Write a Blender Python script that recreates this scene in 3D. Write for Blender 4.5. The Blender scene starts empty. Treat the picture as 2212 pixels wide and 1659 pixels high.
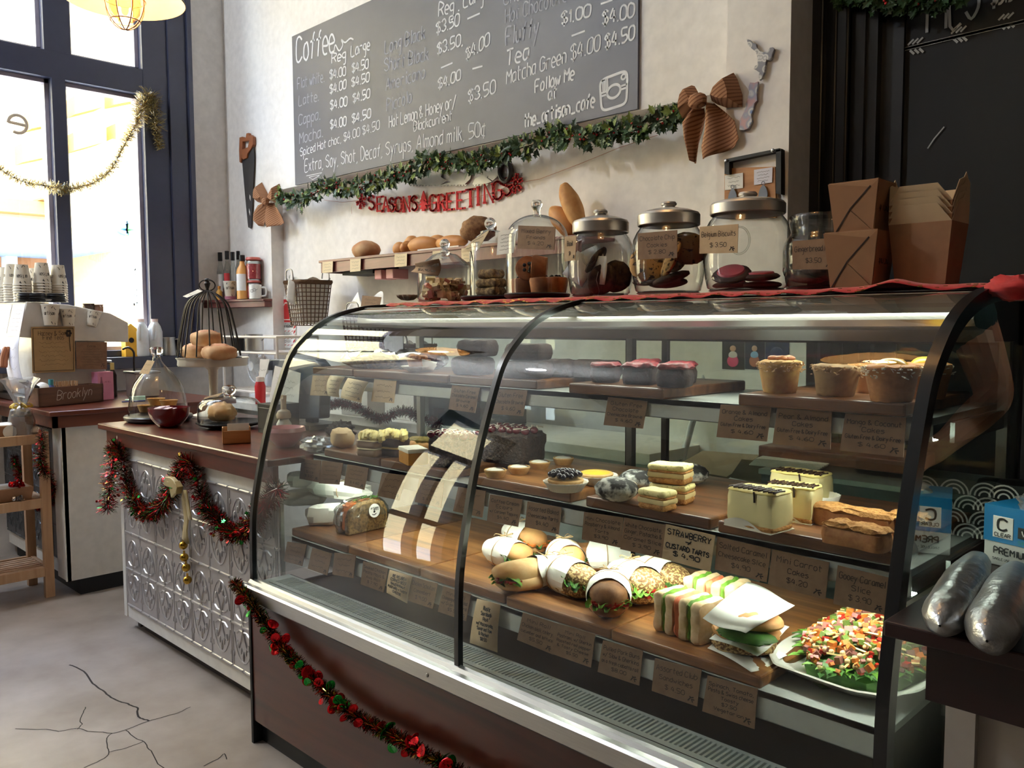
import bpy, math, random
from mathutils import Vector, Matrix, noise
random.seed(7)
S = bpy.context.scene
COL = S.collection
PI = math.pi
# ---------------------------------------------------------------- camera
W_PX, H_PX, F_PX = 2212.0, 1659.0, 1838.0
CX, CY = W_PX / 2, H_PX / 2
EYE = Vector((0.0, 0.0, 1.31))
def _vp():
    ax, ay, sl = -742.0 - CX, 708.0 - CY, -0.0045
    bx = -(F_PX * F_PX + ay * (ay - sl * ax)) / (ax + ay * sl)
    by = ay + sl * (bx - ax)
    X = -Vector((ax, -ay, -F_PX)).normalized()
    Y = Vector((bx, -by, -F_PX)).normalized()
    return X, Y, X.cross(Y)
_X, _Y, _Z = _vp()
ROT = Matrix((_X, _Y, _Z))            # camera -> world
cd = bpy.data.cameras.new('camera'); cam = bpy.data.objects.new('camera', cd); COL.objects.link(cam)
cam.matrix_world = Matrix.Translation(EYE) @ ROT.to_4x4()
cd.sensor_fit = 'HORIZONTAL'; cd.sensor_width = 36.0; cd.lens = F_PX / W_PX * 36.0
cd.clip_start = 0.05; cd.clip_end = 200
S.camera = cam
def ray(px, py): return ROT @ Vector((px - CX, CY - py, -F_PX))
def onX(px, py, x): r = ray(px, py); return EYE + r * ((x - EYE.x) / r.x)
def onY(px, py, y): r = ray(px, py); return EYE + r * ((y - EYE.y) / r.y)
def onZ(px, py, z): r = ray(px, py); return EYE + r * ((z - EYE.z) / r.z)
def mpp(p):                            # metres per photo pixel at a point
    return -(ROT.transposed() @ (Vector(p) - EYE)).z / F_PX
# ---------------------------------------------------------------- render settings, world, sun
S.view_settings.view_transform = 'Standard'; S.view_settings.look = 'None'
S.view_settings.gamma = 1.0; S.view_settings.use_curve_mapping = False
S.view_settings.exposure = 0.8
cy = S.cycles
cy.use_denoising = True
cy.max_bounces = 10; cy.diffuse_bounces = 4; cy.glossy_bounces = 5; cy.transmission_bounces = 8
cy.transparent_max_bounces = 32; cy.caustics_reflective = False; cy.caustics_refractive = False
cy.sample_clamp_indirect = 6.0; cy.blur_glossy = 0.5
w = bpy.data.worlds.new('world'); S.world = w; w.use_nodes = True
nt = w.node_tree; nt.nodes.clear()
sky = nt.nodes.new('ShaderNodeTexSky'); sky.sky_type = 'NISHITA'; sky.sun_disc = False
sky.sun_elevation = math.radians(50); sky.sun_rotation = math.radians(120); sky.air_density = 1.0; sky.dust_density = 0.6; sky.ozone_density = 2.0
hsv = nt.nodes.new('ShaderNodeHueSaturation'); hsv.inputs['Saturation'].default_value = 0.55
bg = nt.nodes.new('ShaderNodeBackground'); bg.inputs['Strength'].default_value = 4.6
out = nt.nodes.new('ShaderNodeOutputWorld')
nt.links.new(sky.outputs[0], hsv.inputs['Color']); nt.links.new(hsv.outputs[0], bg.inputs[0]); nt.links.new(bg.outputs[0], out.inputs[0])
def light(name, kind, loc, energy, color=(1, 1, 1), rot=None, **kw):
    l = bpy.data.lights.new(name, kind); l.energy = energy; l.color = color
    portal = kw.pop('portal', False)
    for k, v in kw.items(): setattr(l, k, v)
    o = bpy.data.objects.new(name, l); o.location = loc
    if rot is not None: o.rotation_euler = rot
    if portal: l.cycles.is_portal = True
    COL.objects.link(o); return o
sun_dir = Vector((-0.55, 0.35, -0.75))
light('sun', 'SUN', (3, -6, 12), 3.0, (1.0, 0.95, 0.86), sun_dir.to_track_quat('-Z', 'Y').to_euler(), angle=0.01)
XW = -5.43                            # plane of the street window wall
WY = 2.75                             # plane of the back wall
for n, (y0, y1, z0, z1) in {'portal_shop_window': (-0.15, 2.3, 1.12, 4.0), 'portal_street_door': (-2.3, -1.6, 0.1, 2.8)}.items():
    light(n, 'AREA', (XW - 0.02, (y0 + y1) / 2, (z0 + z1) / 2), 1.0, rot=(0, -PI / 2, 0), shape='RECTANGLE', size=z1 - z0, size_y=y1 - y0, portal=True)
# the display case has its own tubes under the canopy and under the two upper shelves
LIGHTS = (('case_canopy_tube', 1.66, 1.33, 1.2), ('upper_shelf_tube', 1.575, 1.105, 5.0), ('middle_shelf_tube', 1.50, 0.856, 4.6))
for n, y, z, e in LIGHTS:
    for k, (xa, xb, f) in enumerate(((-2.36, -1.46, 0.5), (-1.43, -0.5, 1.0))):
        light(n, 'AREA', ((xa + xb) / 2, y, z), e * f, (0.93, 1.0, 0.86), (math.radians(-16), 0, 0), shape='RECTANGLE', size=xb - xa, size_y=0.02)
# unseen fill lamp near the ceiling, added to brighten counter fronts and floor
light('added_fill_light', 'POINT', (-4.7, -0.7, 4.1), 95.0, (0.86, 0.93, 1.0), shadow_soft_size=0.08)
# ---------------------------------------------------------------- materials
def lin(c):
    return tuple((x / 255.0 / 12.92) if x / 255.0 <= 0.04045 else ((x / 255.0 + 0.055) / 1.055) ** 2.4 for x in c[:3]) + (1.0,)
MATS = {}
def _new(name):
    m = bpy.data.materials.new(name); m.use_nodes = True; n = m.node_tree; n.nodes.clear(); MATS[name] = m
    o = n.nodes.new('ShaderNodeOutputMaterial'); return m, n, o
def _coord(n, scale=(1, 1, 1), rot=(0, 0, 0), gen='Object'):
    t = n.nodes.new('ShaderNodeTexCoord'); mp = n.nodes.new('ShaderNodeMapping')
    mp.inputs['Scale'].default_value = scale; mp.inputs['Rotation'].default_value = rot
    n.links.new(t.outputs[gen], mp.inputs['Vector']); return mp.outputs[0]
def _noise(n, vec, scale, detail=4, rough=0.55, dist=0.0):
    t = n.nodes.new('ShaderNodeTexNoise'); t.inputs['Scale'].default_value = scale; t.inputs['Detail'].default_value = detail
    t.inputs['Roughness'].default_value = rough; t.inputs['Distortion'].default_value = dist
    n.links.new(vec, t.inputs['Vector']); return t.outputs['Fac']
def _ramp(n, fac, stops):
    r = n.nodes.new('ShaderNodeValToRGB'); e = r.color_ramp.elements
    e[0].position, e[0].color = stops[0][0], lin(stops[0][1]); e[1].position, e[1].color = stops[-1][0], lin(stops[-1][1])
    for p, c in stops[1:-1]: q = e.new(p); q.color = lin(c)
    n.links.new(fac, r.inputs[0]); return r.outputs[0]
def _bump(n, h, strength, dist=0.002):
    b = n.nodes.new('ShaderNodeBump'); b.inputs['Strength'].default_value = strength; b.inputs['Distance'].default_value = dist
    n.links.new(h, b.inputs['Height']); return b.outputs[0]
def _pbsdf(n, o, col, rough, metal, spec=0.5):
    p = n.nodes.new('ShaderNodeBsdfPrincipled'); n.links.new(p.outputs[0], o.inputs[0])
    if isinstance(col, tuple): p.inputs['Base Color'].default_value = lin(col)
    else: n.links.new(col, p.inputs['Base Color'])
    p.inputs['Roughness'].default_value = rough; p.inputs['Metallic'].default_value = metal
    p.inputs['Specular IOR Level'].default_value = spec
    return p
def mat(name, col, rough=0.5, metal=0.0, col2=None, scale=20.0, lo=0.35, hi=0.65, detail=4, bump=0.0, bscale=60.0, bdist=0.002, stretch=(1, 1, 1), spec=0.5, coat=0.0, sss=0.0, alpha=None, rot=(0, 0, 0), sheen=0.0):
    if name in MATS: return MATS[name]
    m, n, o = _new(name)
    vec = _coord(n, stretch, rot)
    c = col
    if col2 is not None: c = _ramp(n, _noise(n, vec, scale, detail), ((lo, col), (hi, col2)))
    else: c = _ramp(n, _noise(n, vec, scale, 2), ((0.3, tuple(x * 0.97 for x in col)), (0.7, tuple(min(255, x * 1.02) for x in col))))
    p = _pbsdf(n, o, c, rough, metal, spec)
    if bump: n.links.new(_bump(n, _noise(n, vec, bscale, 5), bump, bdist), p.inputs['Normal'])
    if coat: p.inputs['Coat Weight'].default_value = coat; p.inputs['Coat Roughness'].default_value = 0.12
    if sss: p.inputs['Subsurface Weight'].default_value = sss; p.inputs['Subsurface Radius'].default_value = (0.01, 0.006, 0.004)
    if sheen: p.inputs['Sheen Weight'].default_value = sheen
    if alpha is not None: p.inputs['Alpha'].default_value = alpha
    return m
def wood(name, dark, mid, light_, axis=0, scale=5.0, rough=0.4, coat=0.0, knots=False, bump=0.15, ratio=0.08):
    if name in MATS: return MATS[name]
    m, n, o = _new(name)
    s = [1.0, 1.0, 1.0]; s[axis] = ratio
    vec = _coord(n, tuple(s))
    f = _noise(n, vec, scale * 6, 6, 0.6, 0.8)
    c = _ramp(n, f, ((0.25, dark), (0.5, mid), (0.78, light_)))
    if knots:
        k = [1.0, 1.0, 1.0]; k[axis] = 0.33
        g = _noise(n, _coord(n, tuple(k)), 5.0, 3)
        r2 = _ramp(n, g, ((0.64, (255, 255, 255)), (0.74, (60, 45, 40))))
        mx = n.nodes.new('ShaderNodeMix'); mx.data_type = 'RGBA'; mx.blend_type = 'MULTIPLY'; mx.inputs['Factor'].default_value = 1.0
        n.links.new(c, mx.inputs['A']); n.links.new(r2, mx.inputs['B']); c = mx.outputs['Result']
    p = _pbsdf(n, o, c, rough, 0.0)
    n.links.new(_bump(n, f, bump, 0.001), p.inputs['Normal'])
    if coat: p.inputs['Coat Weight'].default_value = coat; p.inputs['Coat Roughness'].default_value = 0.15
    return m
def thin_glass(name, tint=(250, 252, 250), edge=(150, 165, 160), base=0.07, gain=0.9, power=5.0, rough=0.0, haze=0.0):
    if name in MATS: return MATS[name]
    m, n, o = _new(name)
    lw = n.nodes.new('ShaderNodeLayerWeight'); lw.inputs['Blend'].default_value = 0.5
    pw = n.nodes.new('ShaderNodeMath'); pw.operation = 'POWER'; pw.inputs[1].default_value = power
    n.links.new(lw.outputs['Facing'], pw.inputs[0])
    ml = n.nodes.new('ShaderNodeMath'); ml.operation = 'MULTIPLY_ADD'; ml.inputs[1].default_value = gain; ml.inputs[2].default_value = base
    n.links.new(pw.outputs[0], ml.inputs[0])
    tr = n.nodes.new('ShaderNodeBsdfTransparent'); gl = n.nodes.new('ShaderNodeBsdfGlossy'); gl.inputs['Roughness'].default_value = rough
    n.links.new(_ramp(n, pw.outputs[0], ((0.0, tint), (0.75, edge))), tr.inputs[0])
    mx = n.nodes.new('ShaderNodeMixShader'); ml.use_clamp = True
    n.links.new(ml.outputs[0], mx.inputs[0]); n.links.new(tr.outputs[0], mx.inputs[1]); n.links.new(gl.outputs[0], mx.inputs[2])
    last = mx.outputs[0]
    if haze:
        df = n.nodes.new('ShaderNodeBsdfDiffuse'); df.inputs[0].default_value = lin((235, 235, 235))
        m2 = n.nodes.new('ShaderNodeMixShader'); m2.inputs[0].default_value = haze
        n.links.new(last, m2.inputs[1]); n.links.new(df.outputs[0], m2.inputs[2]); last = m2.outputs[0]
    n.links.new(last, o.inputs[0]); return m
def emit(name, col, strength):
    if name in MATS: return MATS[name]
    m, n, o = _new(name); e = n.nodes.new('ShaderNodeEmission'); e.inputs[0].default_value = lin(col); e.inputs[1].default_value = strength
    n.links.new(e.outputs[0], o.inputs[0]); return m
def solid_glass(name, col=(250, 252, 252)):
    if name in MATS: return MATS[name]
    m, n, o = _new(name); p = _pbsdf(n, o, col, 0.02, 0.0); p.inputs['Transmission Weight'].default_value = 1.0; p.inputs['IOR'].default_value = 1.5
    return m
# ---------------------------------------------------------------- mesh builder
def cat_rom(pts, n=4, closed=False):
    pts = [Vector(p) for p in pts]
    if len(pts) < 3 and not closed: return pts
    o = []; N = len(pts); R = N if closed else N - 1
    for i in range(R):
        if closed: a, b, c, d = pts[i - 1], pts[i], pts[(i + 1) % N], pts[(i + 2) % N]
        else: a, b, c, d = pts[max(i - 1, 0)], pts[i], pts[i + 1], pts[min(i + 2, N - 1)]
        for k in range(n):
            t = k / n
            o.append(0.5 * ((2 * b) + (c - a) * t + (2 * a - 5 * b + 4 * c - d) * t * t + (3 * b - a - 3 * c + d) * t ** 3))
    if not closed: o.append(pts[-1])
    return o
class MB:
    def __init__(s): s.v = []; s.f = []; s.m = []
    def add(s, vs, fs, mi=0):
        k = len(s.v); s.v += [tuple(x) for x in vs]; s.f += [tuple(i + k for i in f) for f in fs]; s.m += [mi] * len(fs); return s
    def poly(s, pts, mi=0): return s.add(pts, [tuple(range(len(pts)))], mi)
    def box(s, x0, x1, y0, y1, z0, z1, mi=0):
        v = [(x, y, z) for z in (z0, z1) for y in (y0, y1) for x in (x0, x1)]
        return s.add(v, [(0, 2, 3, 1), (4, 5, 7, 6), (0, 1, 5, 4), (2, 6, 7, 3), (0, 4, 6, 2), (1, 3, 7, 5)], mi)
    def obox(s, c, u, v, w, mi=0):     # centre and three half-axis vectors
        c, u, v, w = Vector(c), Vector(u), Vector(v), Vector(w)
        p = [c + a * u + b * v + d * w for d in (-1, 1) for b in (-1, 1) for a in (-1, 1)]
        return s.add(p, [(0, 2, 3, 1), (4, 5, 7, 6), (0, 1, 5, 4), (2, 6, 7, 3), (0, 4, 6, 2), (1, 3, 7, 5)], mi)
    def hexa(s, b, t, mi=0):           # bottom loop, top loop
        n = len(b)
        return s.add(list(b) + list(t), [tuple(range(n - 1, -1, -1)), tuple(range(n, 2 * n))] + [(i, (i + 1) % n, n + (i + 1) % n, n + i) for i in range(n)], mi)
    def prism(s, pts, off, mi=0):
        off = Vector(off); return s.hexa(pts, [Vector(p) + off for p in pts], mi)
    def lathe(s, prof, o=(0, 0, 0), n=24, mi=0, ax=(0, 0, 1), cap0=False, cap1=False, sq=(1, 1), arc=None, jit=0.0, flute=0, fa=0.0):
        o = Vector(o); az = Vector(ax).normalized(); q = Vector((0, 0, 1)).rotation_difference(az)
        vs = []; fs = []; A = arc or (0, 2 * PI); cl = arc is None; N = n if cl else n + 1
        for i, (r, z) in enumerate(prof):
            for k in range(N):
                a = A[0] + (A[1] - A[0]) * k / n
                rr = r * (1 + (fa * math.cos(flute * a) if flute else 0)) + (random.uniform(-jit, jit) if jit else 0)
                vs.append(o + q @ Vector((rr * math.cos(a) * sq[0], rr * math.sin(a) * sq[1], z + (random.uniform(-jit, jit) if jit else 0))))
        for i in range(len(prof) - 1):
            for k in range(n):
                a, b = i * N + k, i * N + (k + 1) % N
                fs.append((a, b, b + N, a + N))
        if cap0: fs.append(tuple(range(N - 1, -1, -1)))
        if cap1: fs.append(tuple(range((len(prof) - 1) * N, len(prof) * N)))
        return s.add(vs, fs, mi)
    def cyl(s, o, r, h, n=20, mi=0, ax=(0, 0, 1), r2=None): return s.lathe([(r, 0), (r if r2 is None else r2, h)], o, n, mi, ax, True, True)
    def tube(s, pts, r, n=6, mi=0, closed=False, caps=True, flat=1.0):
        pts = [Vector(p) for p in pts]; N = len(pts)
        rs = r if isinstance(r, (list, tuple)) else [r] * N
        vs = []; up = None
        for i in range(N):
            a = pts[i - 1] if (i or closed) else pts[0]; b = pts[(i + 1) % N] if (i < N - 1 or closed) else pts[-1]
            t = (b - a).normalized() if (b - a).length > 1e-9 else Vector((0, 0, 1))
            if up is None: up = Vector((0, 0, 1)) if abs(t.z) < 0.9 else Vector((1, 0, 0))
            u = up - t * up.dot(t)
            if u.length < 1e-6: u = t.orthogonal()
            u.normalize(); up = u; v = t.cross(u)
            for k in range(n):
                an = 2 * PI * k / n; vs.append(pts[i] + (u * math.cos(an) * flat + v * math.sin(an)) * rs[i])
        fs = []
        for i in range(N if closed else N - 1):
            j = (i + 1) % N
            for k in range(n): fs.append((i * n + k, i * n + (k + 1) % n, j * n + (k + 1) % n, j * n + k))
        if caps and not closed: fs += [tuple(range(n - 1, -1, -1)), tuple(range((N - 1) * n, N * n))]
        return s.add(vs, fs, mi)
    def blob(s, c, rx, ry, rz, amp=0.0, fr=3.0, nu=14, nv=10, mi=0, seed=0.0, flat=None, rot=None, pw=1.0):
        c = Vector(c); vs = []; fs = []
        for j in range(nv + 1):
            th = PI * j / nv
            for i in range(nu):
                ph = 2 * PI * i / nu
                d = Vector((math.sin(th) * math.cos(ph), math.sin(th) * math.sin(ph), math.cos(th)))
                k = 1 + (amp * noise.noise(d * fr + Vector((seed, seed * 1.7, -seed))) if amp else 0)
                e = [math.copysign(abs(x) ** pw, x) for x in d]
                p = Vector((e[0] * rx * k, e[1] * ry * k, e[2] * rz * k))
                if flat is not None and p.z < -flat: p.z = -flat
                if rot is not None: p = rot @ p
                vs.append(c + p)
        for j in range(nv):
            for i in range(nu):
                a, b = j * nu + i, j * nu + (i + 1) % nu
                fs.append((a, a + nu, b + nu, b))
        return s.add(vs, fs, mi)
    def grid(s, fn, nu, nv, mi=0):
        vs = [fn(i / nu, j / nv) for j in range(nv + 1) for i in range(nu + 1)]
        return s.add(vs, [(j * (nu + 1) + i, j * (nu + 1) + i + 1, (j + 1) * (nu + 1) + i + 1, (j + 1) * (nu + 1) + i) for j in range(nv) for i in range(nu)], mi)
    def nbox(s, x0, x1, y0, y1, z0, z1, amp=0.002, fr=40.0, st=0.012, mi=0, seed=0.0, top=None):   # crumbly box: subdivided, rounded and displaced
        n = [max(2, min(12, int(abs(b - a) / st))) for a, b in ((x0, x1), (y0, y1), (z0, z1))]
        idx = {}; vs = []; fs = []; ms = []
        def V(i, j, k):
            key = (i, j, k)
            if key not in idx:
                p = Vector((x0 + (x1 - x0) * i / n[0], y0 + (y1 - y0) * j / n[1], z0 + (z1 - z0) * k / n[2]))
                c = Vector(((x0 + x1) / 2, (y0 + y1) / 2, (z0 + z1) / 2)); ex = sum(1 for q, m in zip(key, n) if q in (0, m))
                if ex > 1: p += (c - p).normalized() * amp * 1.5 * (ex - 1)
                d = noise.noise_vector(p * fr + Vector((seed, seed, seed)))
                if k == 0: d.z = 0
                idx[key] = len(vs); vs.append(p + d * amp)
            return idx[key]
        for i in range(n[0]):
            for j in range(n[1]):
                fs.append((V(i, j, 0), V(i, j + 1, 0), V(i + 1, j + 1, 0), V(i + 1, j, 0))); ms.append(mi)
                fs.append((V(i, j, n[2]), V(i + 1, j, n[2]), V(i + 1, j + 1, n[2]), V(i, j + 1, n[2]))); ms.append(mi if top is None else top)
        for i in range(n[0]):
            for k in range(n[2]):
                fs.append((V(i, 0, k), V(i + 1, 0, k), V(i + 1, 0, k + 1), V(i, 0, k + 1))); ms.append(mi)
                fs.append((V(i, n[1], k), V(i, n[1], k + 1), V(i + 1, n[1], k + 1), V(i + 1, n[1], k))); ms.append(mi)
        for j in range(n[1]):
            for k in range(n[2]):
                fs.append((V(0, j, k), V(0, j, k + 1), V(0, j + 1, k + 1), V(0, j + 1, k))); ms.append(mi)
                fs.append((V(n[0], j, k), V(n[0], j + 1, k), V(n[0], j + 1, k + 1), V(n[0], j, k + 1))); ms.append(mi)
        k0 = len(s.v); s.v += [tuple(p) for p in vs]; s.f += [tuple(q + k0 for q in f) for f in fs]; s.m += ms; return s
    def xf(s, M):                      # transform all vertices so far
        s.v = [tuple(M @ Vector(p)) for p in s.v]; return s
    def ribbon(s, pts, hw, nrm, mi=0, off=0.0):  # flat stroke lying in the plane with normal nrm
        nrm = Vector(nrm); pts = [Vector(p) + nrm * off for p in pts]; L = []; N = len(pts)
        for i in range(N):
            t = pts[min(i + 1, N - 1)] - pts[max(i - 1, 0)]
            if t.length < 1e-9: t = nrm.orthogonal()
            w_ = nrm.cross(t.normalized()) * hw; L += [pts[i] - w_, pts[i] + w_]
        return s.add(L, [(2 * i, 2 * i + 2, 2 * i + 3, 2 * i + 1) for i in range(N - 1)], mi)
    def ob(s, name, mats, parent=None, loc=None, rz=0.0, smooth=True, bevel=0.0, ang=38, solid=0.0):
        me = bpy.data.meshes.new(name); me.from_pydata(s.v, [], s.f); me.validate()
        for q in (mats if isinstance(mats, (list, tuple)) else [mats]): me.materials.append(q)
        if len(s.m) == len(me.polygons): me.polygons.foreach_set('material_index', s.m)
        if smooth:
            me.polygons.foreach_set('use_smooth', [True] * len(me.polygons)); me.set_sharp_from_angle(angle=math.radians(ang))
        o = bpy.data.objects.new(name, me); COL.objects.link(o)
        if parent: o.parent = parent
        if loc is not None: o.location = loc
        o.rotation_euler.z = rz
        if solid: md = o.modifiers.new('thickness', 'SOLIDIFY'); md.thickness = solid; md.offset = 0
        if bevel: md = o.modifiers.new('bevel', 'BEVEL'); md.width = bevel; md.segments = 2; md.limit_method = 'ANGLE'
        return o
def tag(o, label, cat, group=None, kind=None):
    o['label'] = label; o['category'] = cat
    if group: o['group'] = group
    if kind: o['kind'] = kind
    return o
def thing(name, label, cat, loc=(0, 0, 0), rz=0.0, group=None, rot=None):
    o = bpy.data.objects.new(name, None); COL.objects.link(o); o.empty_display_size = 0.05
    o.location = loc; o.rotation_euler = rot if rot is not None else (0, 0, rz)
    return tag(o, label, cat, group)
def struct(mb, name, m, bevel=0.0, smooth=False, **kw):
    o = mb.ob(name, m, smooth=smooth, bevel=bevel, **kw); o['kind'] = 'structure'; return o
def dup(o, loc=None, rz=None, label=None, group=None, rot=None, sc=None):
    def rec(x, par):
        c = x.copy(); COL.objects.link(c)
        if par: c.parent = par
        for ch in [q for q in bpy.data.objects if q.parent == x]: rec(ch, c)
        return c
    r = rec(o, None)
    if loc is not None: r.location = loc
    if rz is not None: r.rotation_euler = (0, 0, rz)
    if rot is not None: r.rotation_euler = rot
    if sc is not None: r.scale = (sc,) * 3 if not hasattr(sc, '__len__') else sc
    if label: r['label'] = label
    if group: r['group'] = group
    return r
# ---------------------------------------------------------------- hand lettering: one-line stroke letters
GL = {'A': '032943 1535', 'B': '030929484726062645442303', 'C': '482908042344', 'D': '03092947452303', 'E': '49090343 0636', 'F': '490903 0636', 'G': '48290804234446 4626',
 'H': '0309 4349 0646', 'I': '1319', 'J': '3934231304', 'K': '0309 4906 0643', 'L': '090343', 'M': '0309264943', 'N': '03094349', 'O': '29080423444829', 'P': '03092948472606',
 'Q': '29080423444829 2543', 'R': '03092948472606 2643', 'S': '482908073645442304', 'T': '0949 2923', 'U': '0904234449', 'V': '092349', 'W': '0913263349', 'X': '0943 4903',
 'Y': '092649 2623', 'Z': '09490343', 'a': '371706041334 3733', 'b': '0903 06173745342303', 'c': '371706041333', 'd': '3933 371706041334', 'e': '053536271706041333', 'f': '392813 0737',
 'g': '371706051434 37312010', 'h': '0903 06173633', 'i': '1713 1918', 'j': '272110 2928', 'k': '0903 3705 1633', 'l': '1913', 'm': '0703 06172623 26374643', 'n': '0703 06173633',
 'o': '170604132334362717', 'p': '0700 06172736342304', 'q': '371706041334 3730', 'r': '0703 061737', 's': '37170635342303', 't': '191423 0737', 'u': '07041334 3733', 'v': '071337',
 'w': '0713263347', 'x': '0733 3703', 'y': '0714 3700', 'z': '07370333', '0': '290804234448 29'.replace(' ', ''), '1': '071913', '2': '081939470343', '3': '08193947262645442304',
 '4': '290545 3833', '5': '4909063645442303', '6': '392806042344452605', '7': '094913', '8': '2908074544230405474829', '9': '47260708294843', '$': '482908073645442304 2922',
 '.': '0313', ',': '1302', '&': '430708192805041345', ':': '1415 1617', "'": '1917', '-': '0636', '/': '0249', '+': '0646 2448', '_': '0343', '%': '371706041333 2822', '!': '1915 1314'}
def strokes(text, smooth=2, jit=0.0):      # polylines in units where the cap height is 6, baseline 0; returns (lines, width)
    x = 0.0; L = []
    for ch in text:
        if ch == ' ': x += 2.6; continue
        g = GL.get(ch)
        if not g: x += 2; continue
        mx = 0
        for st in g.split(' '):
            p = [(int(st[i]), int(st[i + 1]) - 3) for i in range(0, len(st) - 1, 2)]
            mx = max(mx, max(q[0] for q in p))
            p = [Vector((x + a + random.uniform(-jit, jit), b + random.uniform(-jit, jit), 0)) for a, b in p]
            L.append(cat_rom(p, smooth) if smooth > 1 and len(p) > 2 else p)
        x += mx + 1.4
    return L, max(x - 1.4, 1.0)
def write(mb, text, P0, P1, up, h, hw, nrm, mi=0, smooth=3, jit=0.12, slant=0.0, off=0.0015):   # along P0->P1, cap height h
    P0, P1, up = Vector(P0), Vector(P1), Vector(up); L, wd = strokes(text, smooth, jit)
    d = (P1 - P0) / wd
    for p in L:
        mb.ribbon([P0 + d * (q.x + slant * q.y) + up * (q.y / 6.0 * h) for q in p], hw, nrm, mi, off)
    return mb
def squiggle(mb, P0, P1, up, h, hw, nrm, mi=0, off=0.0015):
    P0, P1, up = Vector(P0), Vector(P1), Vector(up); n = max(4, int((P1 - P0).length / h * 2.2)); p = []
    for i in range(n + 1): p.append(P0 + (P1 - P0) * (i / n) + up * h * (0.5 + random.uniform(-0.5, 0.5)))
    return mb.ribbon(p, hw, nrm, mi, off)
# ================================================================ shared materials
WALL = mat('painted_plaster', (236, 232, 228), 0.75, bump=0.06, bscale=9, bdist=0.01)
WALLR = mat('back_room_paint', (96, 88, 82), 0.8)
NAVY = mat('navy_gloss_paint', (54, 58, 80), 0.38, coat=0.2)
BLACKP = mat('black_gloss_paint', (16, 17, 21), 0.32, coat=0.3)
WHITEP = mat('white_laminate', (226, 222, 214), 0.45)
CEIL = mat('ceiling_paint', (225, 222, 216), 0.85)
CONC = mat('polished_concrete', (136, 122, 110), 0.40, col2=(186, 176, 168), scale=2.2, detail=9, lo=0.3, hi=0.72, bump=0.05, bscale=30, coat=0.08)
REDWOOD = wood('oiled_red_timber', (46, 20, 15), (98, 46, 32), (132, 70, 48), 0, 2.2, 0.28, coat=0.35, knots=True)
REDWOODY = wood('oiled_red_timber_end', (60, 28, 20), (104, 50, 34), (128, 68, 46), 1, 2.2, 0.3, coat=0.3, knots=True)
CASEWOOD = wood('case_front_timber', (30, 12, 8), (74, 30, 17), (96, 42, 24), 0, 1.7, 0.3, coat=0.3, knots=True)
PINE = wood('raw_pine', (172, 132, 96), (200, 160, 122), (214, 180, 144), 2, 3.0, 0.6)
ACACIA = wood('acacia_board', (70, 38, 16), (132, 84, 42), (186, 132, 74), 0, 3.6, 0.42, coat=0.1)
ACACIA2 = wood('acacia_board_dark', (54, 28, 14), (106, 66, 36), (148, 98, 58), 0, 3.6, 0.45, coat=0.1)
SHELFWOOD = wood('shelf_red_timber', (70, 30, 28), (112, 58, 54), (134, 78, 70), 0, 2.5, 0.4, coat=0.15)
BROWNWOOD = wood('crate_wood', (66, 42, 30), (100, 68, 50), (124, 88, 66), 0, 4, 0.6)
LIGHTWOOD = wood('bamboo', (150, 98, 54), (184, 128, 76), (200, 150, 96), 0, 4, 0.45)
STEEL = mat('brushed_steel', (190, 190, 188), 0.28, 1.0, bump=0.05, bscale=200, stretch=(1, 30, 30))
STEELD = mat('satin_steel', (150, 150, 150), 0.35, 1.0)
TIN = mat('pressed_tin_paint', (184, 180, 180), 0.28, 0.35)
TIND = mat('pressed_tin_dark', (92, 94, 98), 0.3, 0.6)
BLACKPL = mat('black_plastic', (20, 20, 22), 0.35)
BLACKMAT = mat('matte_black', (14, 14, 15), 0.6)
GREYPL = mat('grey_plastic', (104, 112, 122), 0.4)
WHITEPL = mat('white_plastic', (232, 232, 230), 0.35)
MILKPL = mat('milk_bottle_plastic', (236, 240, 244), 0.35, sss=0.2)
PAPER = mat('white_paper', (240, 239, 234), 0.7)
LILAC = mat('pale_receipt_paper', (222, 222, 236), 0.7)
KRAFT = mat('kraft_card', (128, 98, 74), 0.7, col2=(138, 108, 82), scale=40)
KRAFTL = mat('pale_kraft_paper', (196, 168, 132), 0.75, col2=(206, 180, 146), scale=30)
KRAFTBOX = mat('kraft_box_board', (150, 110, 78), 0.7, col2=(160, 120, 86), scale=30)
CREAM = mat('cream_card', (226, 208, 172), 0.7)
INK = mat('printed_ink', (48, 36, 30), 0.7)
INKBLK = mat('marker_ink', (22, 22, 24), 0.6)
CHALK = mat('chalk', (224, 226, 232), 0.95)
CHALKY = mat('faint_chalk', (172, 174, 186), 0.95)
SLATE = mat('chalkboard_paint', (78, 79, 92), 0.48, col2=(92, 93, 106), scale=1.6, detail=8, lo=0.35, hi=0.7)
BBOARD = mat('black_chalkboard_paint', (7, 8, 9), 0.7, col2=(14, 16, 17), scale=1.5, detail=8, lo=0.4, hi=0.8)
GLASSJ = thin_glass('jar_glass', (252, 254, 252), (84, 94, 92), 0.07, 0.85, 3.4)
GLASSW = thin_glass('window_glass', (250, 252, 252), (200, 215, 210), 0.05, 0.9)
GLASSC = thin_glass('case_glass', (246, 250, 248), (170, 186, 180), 0.065, 1.0, 3.6)
GLASSE = thin_glass('case_end_glass', (240, 246, 243), (140, 160, 152), 0.08, 1.1, 3.0)
CLING = thin_glass('cling_film', (250, 250, 250), (200, 200, 200), 0.12, 0.9, 2.0, 0.12)
CELLO = thin_glass('cellophane', (248, 250, 252), (190, 195, 205), 0.16, 0.9, 1.6, 0.08, haze=0.12)
KNOB = solid_glass('solid_glass')
RED = mat('red_paint', (196, 40, 44), 0.4)
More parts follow.
